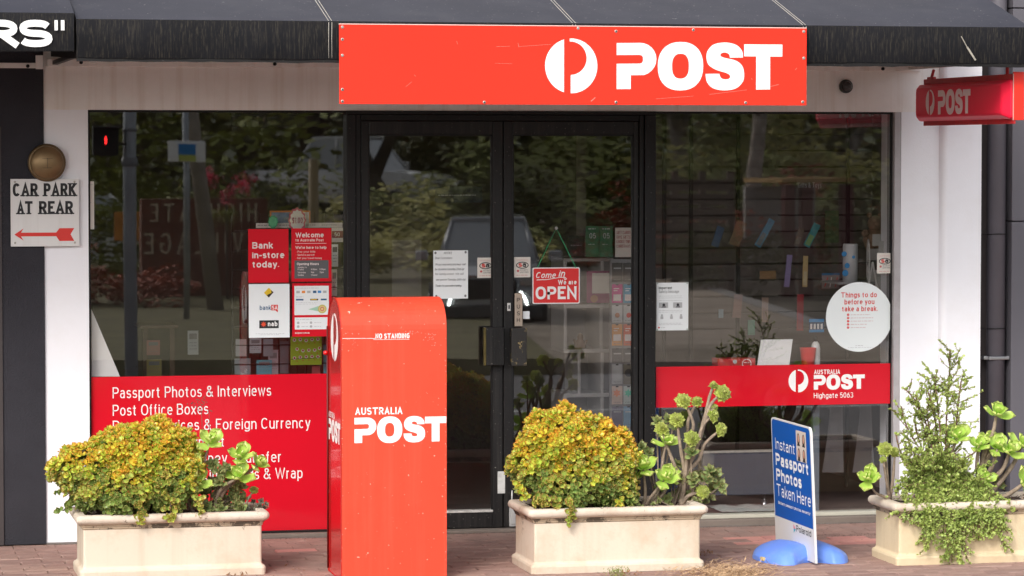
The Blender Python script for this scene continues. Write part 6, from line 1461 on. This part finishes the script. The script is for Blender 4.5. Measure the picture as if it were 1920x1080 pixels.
a, b = at(262, 610, 1.2), at(335, 700, 1.2)
box_part('top', (a.x, 1.2, a.z - .02), (b.x, 1.6, a.z), mat('table_brown', (.12, .07, .05), .6), t, .004)
for x in (a.x + .02, b.x - .05): box_part('leg', (x, 1.22, .03), (x + .03, 1.25, a.z - .02), MATS['table_brown'], t)
for i, (x0, y0, x1, y1, c_, l_) in enumerate(((275, 638, 300, 666, (.35, .14, .12), 'dim reddish leaflet on the stand in the left window'), (275, 674, 303, 705, (.30, .25, .08), 'dim yellow leaflet on the stand in the left window'), (352, 620, 372, 665, (.40, .42, .42), 'clear leaflet holder with silver edge in the left window'))):
    card(l_, x0, y0, x1, y1, 1.15, C('stand%d' % i, *c_), ink_lines)
# through the doors
P = flat('hanging_notice', 'dark navy notice board hanging inside the left door', 'notice board', (815, 350), (904, 380), 1.3, mat('navy_board', (.015, .02, .035), .6), None, lambda P: P.squig(822, 366, 70, 2, faintink))
flat('pinboard', 'grey pinboard inside the left door', 'panel', (735, 450), (790, 556), 1.7, mat('panel_grey', (.22, .20, .20), .7))
sy = 1.15; shelf = mat('shelf_white', (.42, .40, .39), .6, var=.05)
def bxp(t, nm, px0, py0, px1, py1, Y, dp, m): a, b = at(px0, py0, Y), at(px1, py1, Y); return box_part(nm, (a.x, Y, b.z), (b.x, Y + dp, a.z), m, t, .003)
t = thing('shelf_unit', 'white open shelf unit inside the right door', 'shelf', (at(1120, 800, sy).x, sy, .03))
for y_ in (484, 571, 655, 738, 815): bxp(t, 'shelf', 1057, y_, 1150, y_ + 6, sy, .35, shelf)
for x_, y0, y1 in ((1057, 490, 571), (1126, 490, 571), (1057, 577, 655), (1124, 577, 655), (1083, 661, 738), (1126, 661, 738), (1057, 744, 815), (1126, 744, 890)): bxp(t, 'side_panel', x_, y0, x_ + 6, y1, sy, .34, shelf)
bxp(t, 'back_panel', 1060, 490, 1148, 890, sy + .33, .01, mat('shelf_back', (.30, .28, .28), .7))
bxp(t, 'base', 1060, 893, 1148, 960, sy, .33, MATS['shelf_back'])
mt = mat('pack_magenta', (.30, .04, .14), .5)
flat('gift_pack', 'large dim magenta pack with a pale panel on the white shelf', 'packet', (1100, 508), (1152, 568), sy - .01, mt, CG, lambda P: (P.rect(1110, 512, 1150, 550, paper2, 1), P.disc(1114, 560, 7, C('peach', .5, .22, .12), 2)))
for i, (x_, l_) in enumerate(((1098, 'dark green card reading zero five, the left one of the pair'), (1124, 'dark green card reading zero five, the right one of the pair'))):
    flat('gift_card', l_, 'gift card', (x_, 424), (x_ + 25, 482), 1.0, mat('deep_green', (.015, .13, .05), .5), CG, lambda P: (P.text('05', P.px0 + 7, 447, 10, 12, .12, faintink), P.squig(P.px0 + 5, 429, 14, 2, faintink), P.squig(P.px0 + 5, 458, 12, 1, faintink)))
flat('gift_card', 'pale card with rows of dull red writing at the top of the gift cards', 'gift card', (1153.5, 427), (1187, 482), .98, paper2, CG, lambda P: [P.text(s_, 1156, 439 + 8.5 * k, 6, 26, .13, C('dullred', .40, .12, .12)) for k, s_ in enumerate(('GIFT CARDS', 'GIVE GIFTS', 'CHOICE THIS', 'CHRISTMAS'))])
flat('display_pack', 'black packet on the shelf left of the green cards', 'packet', (1065, 442), (1096, 482), 1.1, blackink, CG, lambda P: P.squig(1070, 460, 20, 2, greyink))
t = thing('gift_card_stand', 'grey gift card stand beside the white shelf in the right door', 'stand', (at(1168, 900, .95).x, .98, .03)); bxp(t, 'back_board', 1144, 486, 1189, 930, .97, .02, mat('stand_grey', (.28, .27, .28), .6)); bxp(t, 'base', 1140, 930, 1192, 945, .85, .25, MATS['stand_grey'])
rows = [(493, 528, (.02, .02, .02), (.03, .03, .03), 'black'), (533, 568, (.60, .03, .25), (.03, .30, .50), 'pink and blue'), (572, 605, (.60, .60, .60), (.58, .58, .58), 'white'), (608, 648, (.70, .30, .08), (.68, .13, .07), 'orange and red'), (653, 679, (.06, .06, .07), (.09, .09, .10), 'charcoal'), (683, 720, (.45, .45, .45), (.16, .14, .10), 'grey and dark'), (724, 758, (.60, .45, .38), (.50, .58, .55), 'coral and mint'), (762, 800, (.12, .10, .16), (.15, .30, .45), 'violet and blue')]
for k, (y0, y1, c1, c2, nm) in enumerate(rows):
    for j, c_ in enumerate((c1, c2)):
        x_ = (1147.5, 1169)[j]
        def ik(P, k=k, j=j):
            x = P.px0; y = P.py0; P.rect(x + 7, y - .5, x + 12, y + 2, blackink, 2)
            if k in (1, 3): P.line([(x + 3, y + 8), (x + 13, y + 8)], 1.2, whiteink); P.line([(x + 3, y + 12), (x + 10, y + 12)], 1.2, whiteink); P.rect(x + 2.5, y + 19, x + 17, y + 31, MATS['pale_print'], 1)
            elif k == 2: P.disc(x + 10, y + 19, 4.6, (MATS['card_peach'], redink)[j], 2)
            elif k == 6: P.poly([(x + 9 + (8 if i % 2 else 4.5) * math.cos(i * .52), y + 13 + (8 if i % 2 else 4.5) * math.sin(i * .52)) for i in range(12)], (C('coral', .75, .25, .12), C('aqua', .1, .6, .4))[j], 2)
            elif k == 5 and j: P.disc(x + 10, y + 16, 7.5, blackink, 2)
            else: P.line([(x + 3, y + 10), (x + 17, y + 10)], 2.4, faintink)
            P.squig(x + 3, y + (y1 - y0) - 4, 13, .8, greyink)
        flat('gift_card', '%s gift card, %s of the %s pair on the grey stand' % (('left', 'right')[j], ('left one', 'right one')[j], nm), 'gift card', (x_, y0), (x_ + 19.5, y1), .955, C('gc%d%d' % (k, j), *c_), CG, ik)
t = thing('figurine', 'small brown figurine standing on the white shelf', 'figurine', at(1088, 655, sy + .08)); c = at(1088, 655, sy + .08); q = MB()
q.lathe([(.035, 0), (.038, .03), (.028, .05), (.018, .062), (.020, .08), (.012, .095), (.004, .1)], c, 'Z', 12); q.tube([c + Vector((-.03, 0, .03)), c + Vector((-.04, -.01, .06))], .008, 6); q.tube([c + Vector((.03, 0, .03)), c + Vector((.04, -.01, .055))], .008, 6); q.build('figure', mat('figurine_brown', (.16, .09, .05), .6), t)
# right window: slat wall and what hangs on it
sw = thing('slat_wall', 'brown slatted display wall behind the right window', 'display wall', (at(1450, 600, 1.6).x, 1.6, .03))
x0, x1 = at(1228, 500, 1.6).x, at(1690, 500, 1.6).x; slm = mat('slat_brown', (.13, .11, .10), .7, var=.15)
for i in range(14):
    z_ = .95 + i * .102; box_part('slat', (x0, 1.6, z_), (x1, 1.62, z_ + .091), slm, sw)
for px in (1246, 1296, 1384, 1590): a = at(px, 500, 1.58); box_part('rail', (a.x - .01, 1.575, .03), (a.x + .01, 1.60, 2.38), blackmetal, sw)
def tilted(label, x0, y0, x1, y1, w, Y, m, m2=None):
    a, b = at(x0, y0, Y), at(x1, y1, Y); d = (b - a).normalized(); n_ = Vector((d.z, 0, -d.x)) * (w * scl(x0, y0, Y)[0] / 2); t = thing('hanging_card', label, 'card', b, CG); q = MB()
    f = [a - n_, a + n_, b + n_, b - n_]; g = [p + Vector((0, .006, 0)) for p in f]; q.quad(*f); q.quad(*reversed(g))
    for i in range(4): j = (i + 1) % 4; q.quad(f[i], f[j], g[j], g[i])
    q.build('sheet', m, t)
    if m2:
        q = MB(); o = Vector((0, -.001, 0)); c = a + (b - a) * .5; q.quad(c - n_ * .7 + o, c + n_ * .7 + o, b + n_ * .7 - d * .01 + o, b - n_ * .7 - d * .01 + o); q.build('printed_face', m2, t)
for l_, x0_, y0_, x1_, y1_, w, Y, c_, c2 in (
    ('leaning sky blue card at the upper middle of the right window', 1448, 412, 1420, 462, 12, .9, (.07, .22, .34), (.16, .18, .20)), ('leaning teal and lime bookmark in the right window', 1533, 420, 1512, 462, 13, .9, (.03, .26, .28), (.20, .38, .14)),
    ('mauve strip hanging left of the yellow one', 1481, 478, 1475, 538, 10, .8, (.24, .19, .36), None), ('yellow strip of stickers in the right window', 1511, 480, 1509, 538, 9, .8, (.50, .36, .16), (.55, .45, .28)),
    ('tan strip hanging low in the right window', 1435, 558, 1434, 604, 12, .9, (.28, .18, .13), (.22, .14, .12)), ('red strip hanging low in the right window', 1501, 552, 1500, 620, 12, .9, (.38, .02, .03), (.30, .03, .05)),
    ('pale green small card low in the right window', 1409, 600, 1409, 628, 13, .9, (.12, .28, .20), None), ('dim brown strip left of the tan strip', 1385, 552, 1381, 596, 16, 1.0, (.20, .10, .08), None),
    ('dark blue leaning folder at the left of the right window', 1352, 425, 1340, 462, 14, 1.0, (.03, .07, .16), None), ('brown leaning folder beside the dark blue one', 1392, 415, 1376, 460, 20, 1.0, (.15, .09, .04), None), ('small blue dotted card at the lower left of the slat wall', 1352, 580, 1352, 596, 9, 1.0, (.18, .26, .30), None),
    ('dark leaning folder left of the teal bookmark', 1504, 428, 1494, 460, 12, .95, (.12, .10, .07), (.2, .18, .14)), ('orange brown packet under the sky blue card', 1440, 508, 1440, 523, 30, .9, (.25, .14, .06), None), ('green hanging bag right of the teal bookmark', 1560, 395, 1560, 455, 26, 1.2, (.07, .12, .05), None)):
    tilted(l_, x0_, y0_, x1_, y1_, w, Y, C('h' + str(int(x0_ * 7 + y0_)), *c_), C('i' + str(int(x0_ * 7 + y0_)), *c2) if c2 else None)
flat('tool_pack', 'packet of scissors with a blue header hanging in the right window', 'packet', (1541, 512), (1574, 541), .8, C('scis', .30, .24, .24), CG, lambda P: (P.rect(1541, 512, 1574, 516, C('hblue', .05, .2, .4), 1), P.line([(1546, 538), (1552, 520)], 1.6, redink), P.line([(1556, 538), (1559, 520)], 1.6, whiteink), P.line([(1566, 538), (1570, 520)], 1.6, redink)))
flat('glue_pack', 'blue topped pack of white tubes in the right window', 'packet', (1517, 598), (1545, 623), .6, C('navy', .02, .04, .10), CG, lambda P: (P.rect(1517, 598, 1545, 604, C('mblue', .04, .30, .65), 1), [P.rect(1519 + 6.5 * k, 607, 1523 + 6.5 * k, 617, whiteink, 1) for k in range(4)], P.rect(1517, 618, 1545, 623, MATS['card_mblue'], 1)))
P = flat('window_lettering', 'dim grey words gifts and toys hanging high in the right window', 'lettering', (1494, 336), (1542, 358), 1.3, mat('letter_back', (.14, .12, .11), .7), None, lambda P: P.text('Gifts & Toys', 1496, 352, 10, 44, .12, faintink))
# counter, the things on it
cz = at(1450, 685, .35).z
ct_ = thing('window_counter', 'dark display counter behind the red band of the right window', 'counter', (at(1450, 900, .5).x, .5, .03))
a, b = at(1240, 690, .18), at(1652, 690, .18)
box_part('top', (a.x, .10, cz - .03), (b.x, .75, cz), mat('counter_dark', (.06, .055, .06), .5), ct_, .004)
a, b = at(1318, 850, .30), at(1478, 926, .30)
box_part('front_panel', (a.x, .30, b.z), (b.x, .34, a.z), mat('counter_slate', (.065, .070, .095), .6, var=.06), ct_, .003)
box_part('trim', (a.x, .295, a.z), (b.x, .345, a.z + .012), mat('trim_pale', (.40, .37, .33), .5), ct_)
b2 = at(1524, 860, .30); box_part('front_panel', (b.x + .005, .32, b.z - .01), (b2.x, .36, a.z), MATS['counter_slate'], ct_)
a = at(1524, 762, .25); b = at(1536, 940, .25); box_part('post', (a.x, .25, .03), (b.x, .29, cz - .03), mat('post_slate', (.14, .17, .21), .5), ct_, .003)
p = at(1433, 925, .38); q = MB(); q.tube([(p.x, .38, .03), (p.x, .38, at(1433, 926, .38).z)], .011, 12); q.tube([(p.x, .38, .03), (p.x, .38, .10)], .019, 12); q.build('leg', steel, ct_)
t = thing('floor_cloth', 'crumpled pale cloth lying on the floor inside the right window', 'cloth', (p.x, .25, .04)); q = MB(); a, b = at(1355, 965, .1), at(1475, 965, .1); rr = random.Random(8)
for j in range(7):
    for i in range(17): q.v.append((a.x + (b.x - a.x) * i / 16, .10 + .06 * j, .064 + .02 * abs(math.sin(i * .5)) * math.sin(j / 6 * math.pi) + rr.random() * .004))
for j in range(6):
    for i in range(16): o_ = j * 17 + i; q.f.append((o_, o_ + 1, o_ + 18, o_ + 17)); q.mi.append(0); q.sm.append(True)
q.build('cloth', mat('cloth_grey', (.40, .42, .40), .8, var=.1), t)
for k, (xa_, xb_, xc, xd, l_) in enumerate(((1556, 1580, 1541, 1582, 'pale tapered drape at the left behind the lower right window'), (1612, 1634, 1598, 1640, 'pale tapered drape at the right behind the lower right window'))):
    t = thing('drape', l_, 'drape', at(xc, 886, .7)); q = MB(); N_ = 8
    for i in range(N_ + 1):
        f = i / N_; y_ = 760 + 126 * f
        for g in range(5): px = xa_ + (xc - xa_) * f ** 1.4 + ((xb_ + (xd - xb_) * f ** 1.4) - (xa_ + (xc - xa_) * f ** 1.4)) * g / 4; p = at(px, y_, .7); q.v.append((p.x, .7 + .01 * (g % 2), p.z))
    for i in range(N_):
        for g in range(4): o_ = i * 5 + g; q.f.append((o_, o_ + 1, o_ + 6, o_ + 5)); q.mi.append(0); q.sm.append(True)
    q.build('cloth', mat('drape_pale', (.34, .32, .33), .8), t)
t = thing('paper_stand', 'blank white sheet leaning on the counter behind the red band', 'paper', at(1450, 684, .14)); q = MB(); A_ = [at(1420, 684.5, .11), at(1480, 684.5, .11), at(1486.5, 636, .14), at(1427, 637, .14)]; q.quad(*A_); q.quad(*[p + Vector((0, .004, 0)) for p in reversed(A_)]); q.build('sheet', whiteink, t)
c = at(1515, 684, .16); t = thing('cup', 'red plastic cup on the counter behind the red band', 'cup', (c.x, .16, cz)); hh_ = at(1515, 652, .16).z - cz; r1, r0 = 15 * scl(1515, 652, .16)[0], 11 * scl(1515, 652, .16)[0]
q = MB(); q.lathe([(r0, 0), (r0 + (r1 - r0) * .5, hh_ * .5), (r0 + (r1 - r0) * .55, hh_ * .52), (r0 + (r1 - r0) * .75, hh_ * .75), (r0 + (r1 - r0) * .8, hh_ * .77), (r1, hh_ * .97), (r1 + .002, hh_), (r1 - .004, hh_), (r0, .01)], (c.x, .16, cz), 'Z', 24); q.build('cup', mat('cup_red', (.75, .015, .02), .3), t)
c = at(1529, 684, .22); t = thing('bottle', 'white bottle standing behind the red cup', 'bottle', (c.x, .22, cz)); hh_ = at(1529, 640, .22).z - cz; q = MB(); q.lathe([(.026, 0), (.027, .01), (.027, hh_ * .72), (.022, hh_ * .9), (.010, hh_ * 1.0)], (c.x, .22, cz), 'Z', 20); q.build('body', whiteink, t)
q = MB(); q.lathe([(.012, hh_), (.012, hh_ * 1.16), (.008, hh_ * 1.2)], (c.x, .22, cz), 'Z', 14); q.build('cap', blackink, t)
P = flat('gift_box', 'flat red box with pale marks on the counter behind the red band', 'box', (1346, 672.5), (1416, 686), .12, mat('box_red', (.55, .02, .03), .5), None, lambda P: (P.disc(1378, 678, 4, faintink, 1), P.disc(1400, 682, 9, MATS['pale_print'], 1), P.disc(1400, 682, 7.5, MATS['box_red'], 2), P.squig(1394, 680, 12, 1.4, MATS['pale_print'])), .12)
c = at(1594, 528, .5); t = thing('canister', 'tall white canister with blue prints left of the white wire wheel', 'canister', c); hh_ = at(1594, 457, .5).z - c.z; r_ = 13.5 * scl(1594, 500, .5)[0]; q = MB(); q.lathe([(r_, 0), (r_, hh_ * .98), (r_ * .9, hh_)], c, 'Z', 24); q.build('body', mat('canister_white', (.55, .56, .57), .4), t)
q = MB()
for px, py, r2 in ((1583, 476, 5), (1588, 498, 5), (1600, 482, 3), (1585, 512, 6), (1602, 468, 2.5)): p = at(px, py, .5 - r_ * .9); s_ = scl(px, py, .5)[0] * r2; q.poly([(p.x + s_ * math.cos(k * .7), p.z + s_ * math.sin(k * .7)) for k in range(9)], wallplace(.5 - r_ * (.98 if abs(px - 1594) < 7 else .86)))
q.build('printed_mark', MATS['card_mblue'], t)
box_part('display_shelf', (at(1570, 530, .4).x, .40, c.z - .012), (at(1660, 530, .4).x, .72, c.z), mat('shelf_glassy', (.30, .31, .31), .3), sw)
wr_ = mat('white_wire', (.62, .60, .58), .4); c = at(1628, 490, .42); rz = 41 * scl(1620, 490, .42)[1]; t = thing('wire_wheel', 'white wire display wheel on legs at the right edge of the right window', 'display wheel', (c.x, .42, c.z - rz - .1))
for dx_ in (0, .10):
    q = MB(); q.tube([(c.x + dx_ + .10 * rz * math.cos(a) * 2.4, .42 + rz * math.cos(a) * .9, c.z + rz * math.sin(a)) for a in [2 * math.pi * i / 32 for i in range(33)]], .0035, 6, False); q.build('ring', wr_, t)
for k in range(8): a = k * math.pi / 4; q = MB(); q.tube([(c.x, .42, c.z), (c.x + .24 * rz * math.cos(a), .42 + rz * .9 * math.cos(a), c.z + rz * math.sin(a))], .0022, 5); q.build('spoke', wr_, t)
for k in range(6):
    a = k * math.pi / 3 + .3; y_, z_ = .42 + rz * .9 * math.cos(a), c.z + rz * math.sin(a); q = MB(); q.box((c.x + .02, y_ - .04, z_ - .035), (c.x + .10, y_ - .038, z_ + .035), .001); q.build('pocket', mat('pocket_pale', (.42, .41, .39), .5), t)
for dx_ in (-.03, .03): q = MB(); q.tube([(c.x, .34, c.z), (c.x + dx_, .33, c.z - rz * 1.3)], .0055, 8); q.build('leg', wr_, t)
c = at(1640, 440, 1.0); t = thing('teddy_bear', 'dim plump tan teddy bear sitting high at the right of the window', 'soft toy', c)
q = MB(); bm = bmesh.new()
for (x_, y_, z_, r_) in ((0, 0, -.03, .075), (0, -.01, .07, .05), (-.035, 0, .12, .017), (.035, 0, .12, .017), (-.05, -.05, -.07, .03), (.05, -.05, -.07, .03), (-.07, -.03, .01, .025), (.07, -.03, .01, .025), (0, -.055, .06, .02)):
    bmesh.ops.create_icosphere(bm, subdivisions=2, radius=r_, matrix=Matrix.Translation((c.x + x_, c.y + y_, c.z + z_)))
q.addbm(bm, 0, True); bm.free(); q.build('body', mat('teddy_tan', (.30, .19, .13), .9), t)
print('done', len(bpy.data.objects))
